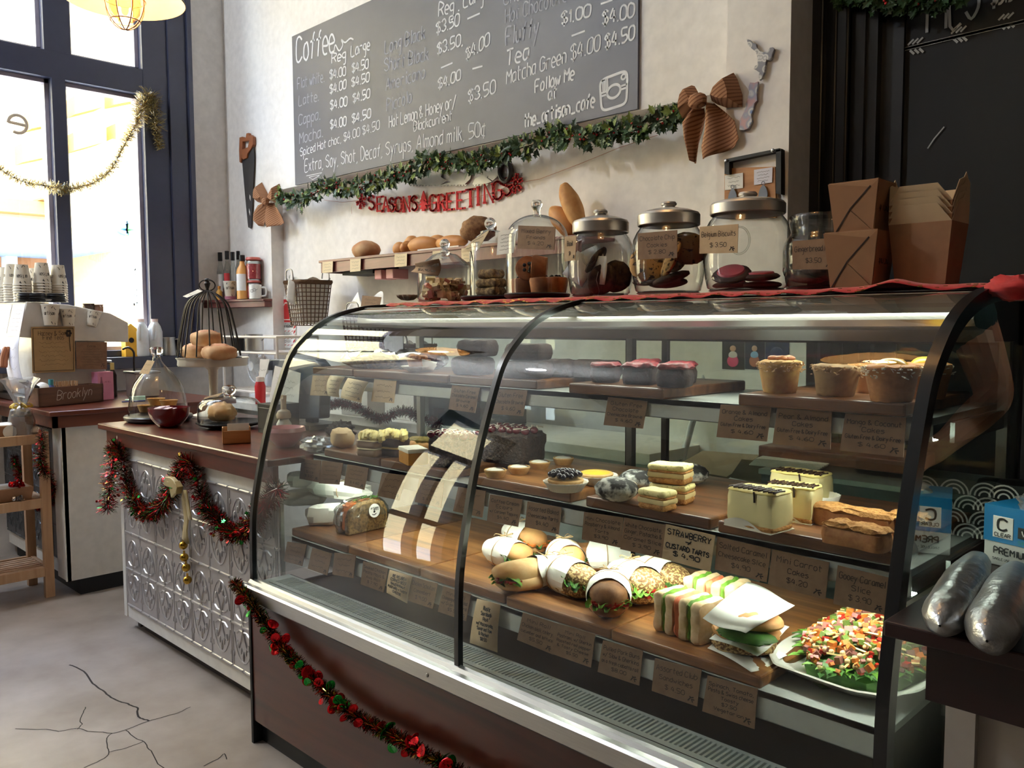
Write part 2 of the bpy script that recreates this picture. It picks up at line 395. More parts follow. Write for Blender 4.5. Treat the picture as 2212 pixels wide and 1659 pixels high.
REDFELT = mat('red_felt', (206, 44, 50), 0.8)
REDCLOTH = mat('red_table_runner', (176, 20, 28), 0.75, col2=(196, 36, 40), scale=60, sheen=0.3)
REDFOIL = mat('red_foil', (200, 18, 28), 0.22, 0.75)
GREENFOIL = mat('green_foil', (24, 140, 48), 0.22, 0.75)
DARKFOIL = mat('dark_green_foil', (44, 52, 26), 0.25, 0.7)
GOLDFOIL = mat('gold_foil', (204, 168, 84), 0.22, 0.85)
PALEGOLD = mat('pale_gold_foil', (214, 198, 142), 0.25, 0.6)
SILVERF = mat('silver_foil', (205, 205, 210), 0.2, 0.9)
GOLDRIB = mat('gold_ribbon', (168, 146, 84), 0.5, sheen=0.3)
BRASS = mat('brass', (190, 150, 60), 0.2, 1.0)
LEAF = mat('holly_leaf', (30, 50, 30), 0.45, col2=(52, 82, 40), scale=9)
LEAFY = mat('holly_leaf_pale', (128, 142, 62), 0.45, col2=(90, 116, 46), scale=12)
STEMM = mat('garland_stem', (40, 38, 22), 0.8)
BURLAP = mat('brown_hessian', (150, 104, 72), 0.85, col2=(164, 120, 88), scale=60)
SAWBL = mat('saw_blade_black', (58, 56, 58), 0.5, 0.3)
SAWW = mat('saw_handle_wood', (150, 88, 52), 0.5)
SAWST = mat('saw_steel', (140, 138, 138), 0.38, 0.85)
STRING = mat('twine', (170, 140, 100), 0.9)
RED2 = mat('berry_red', (170, 24, 28), 0.35)
def fl(z): return z
# ================================================================ the room
mb = MB(); mb.box(XW, 2.6, -4.0, 2.95, -0.1, 0.0); FLOOR = struct(mb, 'floor', CONC)
cr = MB()
CRK = [[(150, 1437), (172, 1445), (187, 1456), (200, 1477), (210, 1484), (222, 1492), (236, 1504), (250, 1512), (270, 1519), (284, 1524), (297, 1530), (296, 1540), (303, 1551), (315, 1555), (324, 1557)],
       [(412, 1527), (380, 1541), (324, 1557), (272, 1577), (242, 1584), (212, 1581), (190, 1580), (168, 1574), (128, 1580), (100, 1576), (34, 1575)], [(185, 1528), (180, 1540), (172, 1557), (178, 1564), (166, 1575)],
       [(242, 1584), (232, 1595), (231, 1615), (236, 1625), (225, 1638), (200, 1650), (180, 1659)], [(272, 1577), (290, 1593), (312, 1603), (318, 1614), (330, 1628), (342, 1650), (355, 1659)], [(236, 1625), (270, 1617), (310, 1602)], [(440, 1655), (470, 1640), (484, 1628), (490, 1640)]]
for ln in CRK:
    cr.ribbon([onZ(x + random.uniform(-1, 1), y, 0.0) for x, y in cat_rom([(a, b, 0) for a, b in ln], 3) for x, y in [(x, y)]] if False else [onZ(q.x + random.uniform(-1.2, 1.2), q.y + random.uniform(-0.8, 0.8), 0.0) for q in cat_rom([(a, b, 0) for a, b in ln], 3)], 0.0016 if ln is not CRK[0] else 0.0032, (0, 0, 1), 0, 0.0006)
co = cr.ob('floor_crack', mat('crack', (40, 34, 30), 0.9), FLOOR, smooth=False); co['kind'] = 'structure'
mb = MB(); mb.box(XW - 0.2, 2.8, -4.2, 3.1, 4.3, 4.4); struct(mb, 'ceiling', CEIL)
RAIL = 2.138
XP0 = onY(1570, 100, 2.65).x; XP0L = onY(1546, 400, 2.65).x; XP1 = onY(1706, 200, 2.65).x; XST = -4.87
mb = MB()
mb.box(XW - 0.15, XP0 + 0.02, WY, 3.05, RAIL, 4.3)                 # upper part stands a little in front of the lower part
mb.box(XW - 0.15, XST, WY, 3.05, 0, RAIL)
mb.box(XST, XP0L + 0.02, WY + 0.085, 3.05, 0, RAIL)
mb.box(XP0, XP1, 2.65, 3.05, RAIL - 0.2, 4.3); mb.box(XP0L, XP1, 2.65, 3.05, 0, RAIL - 0.2)
mb.box(XP1, 2.8, 2.93, 3.05, 0, 4.3)
struct(mb, 'wall_back', WALL)
mb = MB(); XD = XP1
for x0, x1, yf in ((0.0, 0.035, 2.80), (0.035, 0.075, 2.835), (0.075, 0.115, 2.81), (0.115, 0.165, 2.835), (0.165, 0.20, 2.85), (0.20, 0.27, 2.885)): mb.box(XD + x0, XD + x1, yf, 2.93, 0, 4.3)
for x0, yf in ((0.035, 2.797), (0.078, 2.806), (0.118, 2.806)): mb.tube([(XD + x0, yf + 0.004, 0), (XD + x0, yf + 0.004, 4.3)], 0.006, 8)
struct(mb, 'trim_1', BLACKP)
mb = MB(); mb.box(XD + 0.27, 0.75, 2.90, 2.93, 0, 4.3); DOORB = struct(mb, 'door_1', BBOARD)
mb = MB(); mb.box(0.75, 0.95, 2.84, 2.93, 0, 4.3); struct(mb, 'trim_2', BLACKP)
mb = MB(); mb.box(2.6, 2.8, -4.2, 3.05, 0, 4.3); struct(mb, 'wall_right', WALLR)
mb = MB(); mb.box(XW - 0.2, 2.8, -4.2, -4.0, 0, 4.3); struct(mb, 'wall_front', WALLR)
mb = MB(); xo = XW - 0.2
mb.box(xo, XW, -0.15, 3.05, 0, 1.06); mb.box(xo, XW, 2.5, 3.05, 1.06, 4.3); mb.box(xo, XW, -4.2, 3.05, 4.0, 4.3); mb.box(xo, XW, -1.47, -0.15, 0, 4.0); mb.box(xo, XW, -4.2, -2.42, 0, 4.0); mb.box(xo, XW, -2.42, -1.47, 2.9, 4.0)
struct(mb, 'wall_left', WALL)
# shop window: casing, mullions, transom, sill
mb = MB(); xa, xb = XW - 0.12, XW + 0.03
mb.box(xa, xb, 2.2, 2.355, 1.10, 4.0); mb.box(xa, xb + 0.02, 2.355, 2.47, 1.10, 4.0); mb.box(xa, xb + 0.045, 2.47, 2.5, 1.10, 4.0)
mb.box(xa, xb, 1.677, 1.752, 1.12, 2.74); mb.box(xa, xb, 1.645, 1.79, 2.885, 4.0)
mb.box(xa, xb, -0.15, 2.2, 2.735, 2.887); mb.box(xa, xb, -0.15, 0.0, 1.12, 4.0); mb.box(xa, xb, 0.72, 0.83, 1.12, 4.0); mb.box(xa, xb, 0, 2.2, 3.88, 4.0); mb.box(xa, xb, 0, 2.2, 1.12, 1.16)
mb.box(xa, XW + 0.16, -0.15, 2.47, 1.05, 1.12)
WIN = struct(mb, 'window_1', NAVY, bevel=0.003)
mb = MB(); bead = mat('lit_bead_grey', (176, 170, 182), 0.4)  # pale bead colour stands in for daylight on the mullion sides
for y0, y1, z0, z1 in ((1.752, 2.2, 1.16, 2.735), (0.83, 1.677, 1.16, 2.735), (1.79, 2.2, 2.887, 3.88), (0.83, 1.645, 2.887, 3.88)):
    t = 0.022; xq = (XW - 0.11, XW - 0.03)
    mb.box(*xq, y0, y0 + t, z0, z1); mb.box(*xq, y1 - t, y1, z0, z1); mb.box(*xq, y0, y1, z0, z0 + t); mb.box(*xq, y0, y1, z1 - t, z1)
o = mb.ob('glazing_bead', bead, WIN, smooth=False); o['kind'] = 'structure'
mb = MB(); mb.box(XW - 0.085, XW - 0.081, 0, 2.2, 1.14, 3.9); o = mb.ob('pane', GLASSW, WIN, smooth=False); o['kind'] = 'structure'
# street front nearer the camera side: glazed door and fixed light (seen as reflections in the case glass)
mb = MB()
mb.box(xa, xb, -2.42, -2.27, 0, 2.9); mb.box(xa, xb, -1.62, -1.47, 0, 2.9); mb.box(xa, xb, -2.42, -1.47, 2.1, 2.22); mb.box(xa, xb, -2.42, -1.47, 2.8, 2.9); mb.box(xa, xb, -2.3, -1.6, 0, 0.16); mb.box(xa, xb, -2.3, -1.6, .98, 1.06); mb.box(xa, xb, -1.98, -1.93, 0, 2.1)
W2 = struct(mb, 'window_2', NAVY)
mb = MB(); mb.box(XW - 0.06, XW - 0.056, -2.3, -1.6, 0.02, 2.82); o = mb.ob('pane', GLASSW, W2, smooth=False); o['kind'] = 'structure'
# ================================================================ the street outside
mb = MB(); mb.box(-40, XW - 0.2, -30, 40, -0.25, -0.15); struct(mb, 'ground', mat('pavement', (176, 172, 166), 0.9))
FX = -15.0
CRM = mat('cream_render', (176, 158, 118), 0.9); YEL = mat('yellow_render', (172, 118, 48), 0.9); ORG = mat('peach_render', (150, 108, 76), 0.9); BLU = mat('blue_fascia', (120, 146, 186), 0.8); GREYW = mat('far_window_glass', (150, 168, 180), 0.3)
root = thing('street_building', 'sunlit cream and yellow shop building across the street, outside the window', 'building', (FX, 5, -0.15))
bx = -FX; 
def far(name, px0, px1, pyt, pyb, x0, x1, m):      # a block of the far building, between two depths
    a, b = onX(px0, pyt, x1), onX(px1, pyb, x1)
    q = MB(); q.box(x0, x1, a.y, b.y, b.z, a.z); q.xf(Matrix.Translation(-root.location)); return q.ob(name, m, root, smooth=False)
q = MB(); q.box(FX - 5, FX, -25, 40, -0.15, 11).xf(Matrix.Translation(-root.location)); q.ob('facade', CRM, root, smooth=False)
far('upper_band', -400, 236, 424, 448, FX, FX + 0.3, YEL); far('veranda_fascia', -400, 243, 508, 524, FX, FX + 2.2, BLU)
far('lower_wall', -400, 243, 526, 800, FX, FX + 0.12, ORG); far('column', 243, 380, 300, 800, FX, FX + 2.4, CRM); far('column_panel', 244, 330, 512, 800, FX + 2.4, FX + 2.45, mat('pale_yellow_panel', (172, 136, 76), 0.9))
for x0, x1, y0, y1 in ((100, 125, 366, 425), (197, 217, 342, 425), (262, 290, 330, 410), (12, 40, 552, 610)):
    wn = far('window', x0, x1, y0, y1, FX, FX + 0.36, GREYW); wl = far('window_sill', x0 - 8, x1 + 4, y1, y1 + 8, FX, FX + 0.5, YEL)
for x0, x1, y0, y1 in ((152, 212, 217, 232), (150, 215, 292, 310), (60, 108, 252, 262), (40, 108, 320, 334), (235, 300, 200, 212), (240, 300, 276, 290)):
    a, b = onX(x0, y1, FX + 0.4), onX(x1, y0, FX + 0.4); q = MB(); q.obox((a + b) / 2, (0.2, 0, 0), (b - a) / 2, (0, 0, 0.14)); q.xf(Matrix.Translation(-root.location)); q.ob('awning', YEL, root, smooth=False)
q = MB(); pa, pb = onX(248, 487, FX + 2.45), onX(292, 508, FX + 2.45)
q.box(FX + 2.44, FX + 2.5, pa.y, pb.y, pb.z, pa.z); q.xf(Matrix.Translation(-root.location)); sg = q.ob('sign', mat('white_sign', (250, 250, 250), 0.8), root, smooth=False)
q = MB(); c0 = (pa + pb) / 2 - root.location; ry, rz_ = abs(pb.y - pa.y) * 0.42, abs(pa.z - pb.z) * 0.4
for k, (a0, a1) in enumerate(((100, 260), (-80, 80))):
    q.tube([c0 + Vector((0.06, ry * math.cos(math.radians(a)), rz_ * math.sin(math.radians(a)))) for a in range(a0, a1 + 1, 10)], 0.04, 6, k)
write(q, 'countdown', c0 + Vector((0.06, -ry * 0.7, -0.05)), c0 + Vector((0.06, ry * 0.7, -0.05)), (0, 0, 1), 0.18, 0.02, (1, 0, 0), 0)
q.ob('sign_lettering', [mat('sign_blue', (70, 120, 190), 0.8), mat('sign_green', (90, 190, 90), 0.8)], sg, smooth=False)
q = MB()
for i, (t, yy) in enumerate((('Gene', 553), ('Acciden', 571), ('Skin Cli', 586), ('Travel', 600), ('Vaccin', 628), ('Minor', 645), ('Womens', 660))):
    A, B = onX(288, yy, FX + 2.46), onX(308 + (4 if i == 0 else 0), yy, FX + 2.46); write(q, t, A - root.location, B - root.location, (0, 0, 1), 0.13 if i == 0 else 0.07, 0.012 if i == 0 else 0.008, (1, 0, 0))
q.ob('notice_lettering', mat('grey_lettering', (150, 150, 140), 0.8), root, smooth=False)
# reversed letter of the shop's own name on the window
q = MB(); c = onX(38, 268, XW - 0.078); r = 0.048
pts = [Vector((0, -0.045, 0.0)), Vector((0, 0.045, -0.004))] + [Vector((0, r * math.cos(math.radians(a)), r * 1.05 * math.sin(math.radians(a)))) for a in range(0, 181, 15)][0:0]
arc = [Vector((0, r * math.cos(math.radians(a)), r * 1.05 * math.sin(math.radians(a)))) for a in range(180, -125, -15)]
q.tube([Vector((0, -r, 0.006)), Vector((0, r, -0.003))], 0.009, 8, flat=1); q.tube(arc, 0.009, 8)
q.xf(Matrix.Diagonal((0.35, 1, 1, 1))); tag(q.ob('window_letter', mat('pale_gold_vinyl', (206, 190, 168), 0.6), loc=c), 'pale gold letter e in reverse stuck on the left window pane', 'lettering')
# ================================================================ chalkboard menu
bx0, bx1 = -4.552, -2.035; BY = WY - 0.012
cb = thing('chalkboard_menu', 'long grey wall chalkboard with the handwritten coffee price list', 'chalkboard', (bx0, WY, RAIL + 0.004))
mb = MB(); mb.box(0, bx1 - bx0, -0.012, -0.001, 0, 0.865); mb.ob('board', SLATE, cb, smooth=False)
UP = Vector((0, 0, 1)); NB = Vector((0, -1, 0))
q = MB(); loc = Vector(cb.location)
def bw(t, x0, y0, x1, y1, h, m=0, hw=0.0032, sm=3, sl=0.08):
    A, B = onY(x0, y0, BY), onY(x1, y1, BY); write(q, t, A - loc, B - loc, UP, h * mpp(A), hw, NB, m, sm, 0.16, sl)
def bl(pts, hw=0.0032, m=0): q.ribbon([onY(a, b, BY) - loc for a, b in pts], hw, NB, m, 0.0015)
bw('Coffee', 641, 136, 722, 111, 52, 0, 0.006)
bl([(q_.x, q_.y) for q_ in cat_rom([(722, 111, 0), (725, 97, 0), (733, 110, 0), (741, 97, 0), (738, 86, 0), (746, 92, 0), (757, 83, 0), (764, 86, 0)], 4)], 0.0045)
for a in (('Reg', 717, 137, 747, 127, 20), ('Large', 759, 122, 799, 107, 22)): bw(*a, 0, 0.004)
for a in ((713, 171, 747, 163), (713, 203, 748, 191), (714, 237, 750, 228), (714, 279, 748, 271)): bw('$4.00', *a, 19, 0, 0.0038)
for a in ((761, 157, 796, 147), (760, 188, 798, 176), (763, 222, 799, 211), (761, 266, 801, 254)): bw('$4.50', *a, 19, 0, 0.0038)
for a in (('Flat white.', 643, 193, 701, 176, 22), ('Latte.', 646, 228, 689, 217, 20), ('Cappa.', 646, 271, 692, 257, 22), ('Mocha.', 647, 311, 698, 295, 22)): bw(*a, 1)
bw('Spiced Hot choc, $4.00 $4.50', 649, 338, 820, 279, 17, 0, 0.0026); bw('Extra, Soy, Shot, Decaf, Syrups, Almond milk, 50%', 659, 371, 1048, 293, 25, 0, 0.0028)
bl([(662, 380), (678, 377), (696, 373), (688, 381), (676, 388), (668, 383), (690, 378), (672, 382)], 0.002)
for a in (('Long Black', 832, 116, 918, 84, 27), ('Short Black', 831, 155, 925, 130, 27), ('Americano', 834, 196, 918, 168, 25), ('Piccolo', 836, 241, 889, 221, 26)): bw(*a, 1)
bw('Hot Lemon & Honey or/', 841, 276, 985, 231, 24, 0); bw('Blackcurrent', 894, 284, 976, 260, 20, 0)
for a in (('Reg .', 948, 36, 993, 22, 28), ('Large', 1002, 16, 1056, -4, 28), ('$3.50', 943, 74, 992, 54, 24), ('$3.50,', 945, 119, 1000, 96, 24), ('$4.00', 1007, 131, 1057, 97, 26), ('$4.00', 947, 193, 995, 172, 22), ('$3.50', 1012, 222, 1070, 200, 27)): bw(*a, 0, 0.0038)
for a in ((1010, 41, 1037, 29), (953, 147, 978, 136), (1021, 149, 1043, 143), (1235, 78, 1264, 67), (1298, 9, 1324, 0)): bl([a[:2], a[2:]], 0.004)
bw('Chai Latte', 1089, 12, 1210, -30, 32, 1); bw('Hot Chocolate', 1092, 51, 1224, 3, 30, 1); bw('Fluffy', 1093, 100, 1163, 77, 38, 1, 0.0045); bw('Tea', 1094, 143, 1142, 127, 32, 0, 0.0045)
bw('Matcha Green $4.00', 1095, 183, 1296, 108, 30, 0); bw('$1.00', 1213, 54, 1275, 36, 26, 0, 0.004); bw('$4.00', 1302, 54, 1369, 36, 29, 0, 0.004); bw('$4.50', 1307, 106, 1370, 85, 30, 0, 0.004)
bw('Follow Me', 1156, 201, 1240, 171, 26, 0, 0.004); bw('at', 1185, 217, 1203, 211, 26, 0, 0.004); bw('the_artisan_cafe', 1133, 276, 1284, 231, 28, 0, 0.0045)
def P4(u, v):                          # camera doodle frame
    A, B, C_, D = Vector((1296, 174, 0)), Vector((1356, 151, 0)), Vector((1354, 224, 0)), Vector((1300, 241, 0))
    p = A.lerp(B, u).lerp(D.lerp(C_, u), v); return (p.x, p.y)
rr = [P4(.5 + .5 * math.copysign(abs(math.cos(a)) ** 0.35, math.cos(a)), .5 + .5 * math.copysign(abs(math.sin(a)) ** 0.35, math.sin(a))) for a in [2 * PI * i / 48 for i in range(49)]]
bl(rr, 0.0055); bl([P4(.5 + .25 * math.cos(2 * PI * i / 24), .5 + .2 * math.sin(2 * PI * i / 24)) for i in range(25)], 0.0055)
for v in (.42, .52): bl([P4(0, v + .0), P4(.25, v)], 0.004); bl([P4(.75, v), P4(1, v)], 0.004)
for u in (.1, .16, .22, .28): bl([P4(u, .02), P4(u, .42)], 0.0035)
bl([P4(.86 + .08 * math.cos(a), .16 + .08 * math.sin(a)) for a in [2 * PI * i / 12 for i in range(13)]], 0.004)
q.ob('chalk_lettering', [CHALK, CHALKY], cb, smooth=False)
# dark chalkboard door: writing
q = MB(); DY = 2.897
def dw(t, x0, y0, x1, y1, h, hw=0.004): A, B = onY(x0, y0, DY), onY(x1, y1, DY); write(q, t, A, B, UP, h * mpp(A), hw, NB, 0, 3, 0.15, 0.0)
dw('PIES', 2003, 72, 2112, 40, 130, 0.0045); dw('$5.50', 2142, 13, 2205, -6, 40, 0.004)
def dl(pts, hw): q.ribbon([onY(a, b, DY) for a, b in pts], hw, NB, 0, 0.0015)
for k in range(3): dl([(1932 + k * 2, 113 + k * 1.5), (1960, 104 + k), (2060, 80 + k * 1.2), (2212, 45 + k), (2300, 25 + k)], 0.004)
for cx_, cy_ in ((1966, 99), (2060, 74), (2162, 45)):
    for k in range(3): dl([(cx_ - 5 + k * 10, cy_ - 1 - k * 2), (cx_ + 8 + k * 10, cy_ - 14 - k * 2)], 0.003); dl([(cx_ + k * 10, cy_ + 10 - k * 2), (cx_ + 9 + k * 10, cy_ + 18 - k * 2)], 0.0035)
for k in range(6): dl([(1938 + 6 * math.cos(k * PI / 3), 39 + 7 * math.sin(k * PI / 3)), (1938, 39)], 0.003)
dl([(2004, 321), (2018, 300), (2040, 274)], 0.002)
o = q.ob('chalk_lettering', mat('worn_chalk', (176, 178, 176), 0.95), DOORB, smooth=False); o['kind'] = 'structure'
# ================================================================ refrigerated display case
X0, XM, X1, YF = -2.415, -1.447, -0.478, 1.267
PROF = [(1.267, .52), (1.268, .62), (1.274, .741), (1.301, .882), (1.336, 1.015), (1.387, 1.155), (1.42, 1.223), (1.462, 1.268), (1.52, 1.312), (1.60, 1.347), (1.70, 1.369), (1.80, 1.377)]
pf = [(q.x, q.y) for q in cat_rom([(a, b, 0) for a, b in PROF], 4)]
def inset(prof, d):
    o = []
    for i in range(len(prof)):
        a, b = prof[max(i - 1, 0)], prof[min(i + 1, len(prof) - 1)]; t = Vector((b[0] - a[0], b[1] - a[1])).normalized()
        o.append((prof[i][0] + t.y * d, prof[i][1] - t.x * d))
    return o
case = thing('display_case', 'curved glass refrigerated food display case with three shelves on a timber front', 'display case', (X0, YF, 0))
CI = Matrix.Translation(-case.location)
def cpart(q, name, m, par=case, **kw): q.xf(CI); return q.ob(name, m, par, **kw)
q = MB(); q.box(X0 + .012, X1, 1.258, 1.275, 0.075, .464); cpart(q, 'front_panel', CASEWOOD, smooth=False)
q = MB(); q.box(X0, X0 + .012, 1.254, 1.30, 0.0, .47); q.box(X0 + .012, X1, 1.285, 1.30, 0, .075); q.box(X0, X0 + .01, 1.30, 1.95, 0, .48); q.box(X1 - .01, X1, 1.275, 1.95, 0, .48); q.box(X0, X1, 1.94, 1.95, 0, .62); cpart(q, 'base_cabinet', BLACKMAT, smooth=False)
rp = [(1.272, .524), (1.262, .521), (1.256, .513), (1.244, .511), (1.238, .506), (1.237, .470), (1.243, .464), (1.26, .464)]
q = MB(); q.grid(lambda u, v: (X0 + (X1 + .004 - X0) * v, *rp[round(u * 7)]), 7, 1); cpart(q, 'front_rail', STEEL, ang=25)
q = MB()
for x in (-1.52, -.72): q.lathe([(0, 0), (.005, 0), (.004, .002), (0, .003)], (x, 1.237, .486), 10, 0, (0, -1, 0))
cpart(q, 'rail_screw', STEELD)
q = MB(); zt = .512
q.box(X0 + .01, X1 - .01, 1.27, 1.322, .49, zt); q.box(X0 + .01, X1 - .01, 1.382, 1.392, .49, zt); q.box(X0 + .01, X0 + .045, 1.322, 1.382, .49, zt)
n_ = 168; pit = (X1 - X0 - .06) / n_
for i in range(n_): q.box(X0 + .045 + i * pit, X0 + .045 + i * pit + pit * .5, 1.322, 1.382, .506, zt)
cpart(q, 'air_grille', mat('white_enamel', (214, 222, 220), .35), smooth=False)
q = MB(); q.box(X0 + .04, X1 - .04, 1.3035, 1.3055, zt, zt + .0006); cpart(q, 'grille_groove', BLACKPL, smooth=False)
q = MB(); q.box(X0 + .01, X1 - .01, 1.30, 1.94, .46, .472); q.box(X0 + .01, X1 - .01, 1.392, 1.40, .472, .51); cpart(q, 'well_floor', mat('dark_enamel', (38, 44, 46), .45), smooth=False)
for nm, xa_, xb_ in (('left', X0 + .012, XM - .002), ('right', XM + .002, X1 - .012)):
    gp = inset(pf, .004); q = MB(); q.grid(lambda u, v: (xa_ + (xb_ - xa_) * v, *gp[round(u * (len(gp) - 1))]), len(gp) - 1, 1); cpart(q, 'front_glass', GLASSC, ang=60)
def rim(x0, x1, d, m, name):
    ou, inn = inset(pf, -.003), inset(pf, d); q = MB(); N = len(ou)
    ring = lambda i: [(x0, *ou[i]), (x1, *ou[i]), (x1, *inn[i]), (x0, *inn[i])]
    vs = []
    for i in range(N): vs += ring(i)
    fs = [(i * 4 + k, i * 4 + (k + 1) % 4, i * 4 + 4 + (k + 1) % 4, i * 4 + 4 + k) for i in range(N - 1) for k in range(4)] + [(3, 2, 1, 0), tuple(N * 4 - 4 + k for k in range(4))]
    q.add(vs, fs); return cpart(q, name, m, ang=30)
rim(X0 - .002, X0 + .014, .014, BLACKP, 'end_rim'); rim(XM - .007, XM + .007, .012, BLACKP, 'centre_rim'); rim(X1 - .016, X1 + .004, .026, BLACKP, 'end_rim')
q = MB(); q.box(X1 - .016, X1 + .004, 1.80, 1.955, 1.35, 1.380); q.box(X0 - .002, X0 + .014, 1.80, 1.955, 1.362, 1.380); cpart(q, 'end_cap', BLACKP, smooth=False)
for x in (X0 + .004, X1 - .006):
    gp = inset(pf, .012); q = MB(); q.poly([(x, a, b) for a, b in gp] + [(x, 1.945, 1.36), (x, 1.945, .52)]); cpart(q, 'end_glass', GLASSE, smooth=False)
q = MB(); q.box(X0 + .012, X1 - .012, 1.80, 1.955, 1.366, 1.3745); cpart(q, 'top_panel', STEEL, smooth=False)
cp_ = [(1.70, 1.366), (1.672, 1.345), (1.668, 1.315), (1.68, 1.302), (1.70, 1.298), (1.78, 1.294), (1.80, 1.27), (1.94, 1.27)]
q = MB(); q.grid(lambda u, v: (X0 + .016 + (X1 - .032 - X0) * v, *cp_[round(u * 7)]), 7, 1); cpart(q, 'canopy', mat('canopy_steel', (176, 170, 164), .3, .85), ang=25)
q = MB()
for x in (X0 + .006, -1.475, -1.352, X1 - .02): q.box(x, x + .017, 1.935, 1.95, .62, 1.36)
q.box(X0, X1, 1.935, 1.95, .60, .64); q.box(X0, X1, 1.935, 1.95, 1.262, 1.37); cpart(q, 'back_frame', BLACKP, smooth=False)
q = MB(); q.box(X0 + .02, X1 - .02, 1.941, 1.944, .64, 1.27); cpart(q, 'sliding_door_glass', thin_glass('back_glass', (236, 246, 243), (160, 186, 178), .05, .8), smooth=False)
SHV = {'top': (1.55, 1.145, .043), 'middle': (1.47, .895, .05), 'bottom': (1.385, .643, .055)}
SHM = mat('shelf_enamel', (196, 202, 198), .35, .3)
for nm, (y, z, h) in SHV.items():
    q = MB(); q.box(X0 + .045, X1 - .04, y, 1.92, z - .014, z - .0005); q.box(X0 + .045, X1 - .04, y - .0, y + .004, z - h, z); q.box(X0 + .045, X1 - .04, y, y + .03, z - h, z - h + .003)
    sh = cpart(q, 'shelf', SHM, smooth=False, bevel=.001)
    q = MB(); q.tube([(X0 + .07, y + .03, z - .026), (X1 - .07, y + .03, z - .026)], .008, 10); cpart(q, 'light_tube', WHITEPL, sh)
q = MB()
for nm, (y, z, h) in SHV.items():
    for x in (X0 + .03, XM, X1 - .03): q.box(x - .004, x + .004, 1.62, 1.93, z - .05, z - .014)
for x in (X0 + .03, XM, X1 - .03): q.box(x - .01, x + .01, 1.915, 1.935, .5, 1.27)
cpart(q, 'shelf_bracket', STEELD, smooth=False)
# ================================================================ main serving counter with pressed tin front
CX0, CYF = -3.755, 1.374
ctr = thing('serving_counter', 'white counter with pressed tin front and red timber top, left of the display case', 'counter', (CX0, CYF, 0))
CT = Matrix.Translation(-ctr.location)
def kpart(q, name, m, par=ctr, **kw): q.xf(CT); return q.ob(name, m, par, **kw)
XE = X0 - .004
q = MB(); q.box(-3.885, XE, 1.335, 1.975, .862, .886); kpart(q, 'worktop', REDWOOD, smooth=False, bevel=.004)
q = MB(); q.box(-3.83, XE, 1.352, 1.372, .806, .862); q.box(-3.83, -3.81, 1.372, 1.955, .806, .862); kpart(q, 'apron', REDWOOD, smooth=False)
q = MB(); q.box(CX0, XE, 1.376, 1.388, .055, .806); q.box(CX0 - .0, CX0 + .02, 1.388, 1.95, .055, .806); q.box(-3.70, XE, 1.388, 1.94, .055, .07); q.box(CX0 + .0, CX0 + .03, 1.372, 1.42, .055, .80); kpart(q, 'carcass', WHITEP, smooth=False)
q = MB(); q.box(-3.735, -3.705, 1.42, 1.50, 0, .055); q.box(-3.66, XE, 1.42, 1.44, 0, .055); kpart(q, 'plinth', mat('plinth_board', (60, 48, 46), .6), smooth=False)
def tin_panel(x0, x1, y, z0, z1, nz, seed=1):  # embossed tiles: ribs, beads, arcs and leaf sprays standing off a sheet
    rnd = random.Random(seed); q = MB(); q.box(x0, x1, y - .003, y + .002, z0, z1); p = (z1 - z0) / nz; yy = y - .003
    nx = int((x1 - x0) / p) + 1
    def rib(a, b, r=.0045): q.tube([(a[0], yy, a[1]), (b[0], yy, b[1])], r, 6)
    def crv(pts, r=.0035): q.tube([(min(a, x1), yy, c) for a, c in pts], r, 5)
    for j in range(nz + 1):
        z = z0 + p * j; x = x0
        while x < x1 - .01:
            e = min(x + p / 2, x1); rib((x + .006, z), (e - .006, z), .0055); q.blob((e, yy, z), .005, .005, .007, nu=6, nv=4); x = e
    for i in range(nx + 1):
        x = x0 + p * i
        if x > x1 - .004: break
        for dx in ((-.006, .006) if i % 2 == 0 else (0,)):
            for j in range(nz): rib((max(x + dx, x0), z0 + p * j + .008), (max(x + dx, x0), z0 + p * (j + 1) - .008), .003)
        for j in range(nz):
            zb = z0 + p * j; s = 1 if j % 2 else -1; cz = zb + (0 if s > 0 else p)
            if x + p > x1 + .02: continue
            crv([(x + p * .5 + p * .42 * math.cos(a), cz + s * p * .82 * math.sin(a)) for a in [PI * k / 12 for k in range(1, 12)]], .003)
            cx_ = x + p * .5
            for k in (-1, 1):
                crv([(cx_, cz + s * .01), (cx_ + k * p * .08, cz + s * p * .3), (cx_ + k * p * .2, cz + s * p * .5), (cx_ + k * p * .28, cz + s * p * .44), (cx_ + k * p * .24, cz + s * p * .36)], .0045)
                crv([(cx_, cz + s * .02), (cx_ + k * p * .16, cz + s * p * .12), (cx_ + k * p * .3, cz + s * p * .2)], .004)
                q.blob((cx_ + k * p * .24, yy, cz + s * p * .44), .010, .005, .012, nu=8, nv=5); q.blob((cx_ + k * p * .1, yy, cz + s * p * .56), .007, .005, .013, nu=8, nv=5)
                q.blob((x + p * (.5 + k * .43), yy, cz + s * p * .7), .006, .004, .011, nu=8, nv=5)
            q.blob((cx_, yy, cz + s * p * .66), .006, .006, .02, nu=8, nv=5)
    return q
kpart(tin_panel(-3.712, XE - .002, 1.374, .115, .750, 4), 'tin_panel', TIN, ang=60)
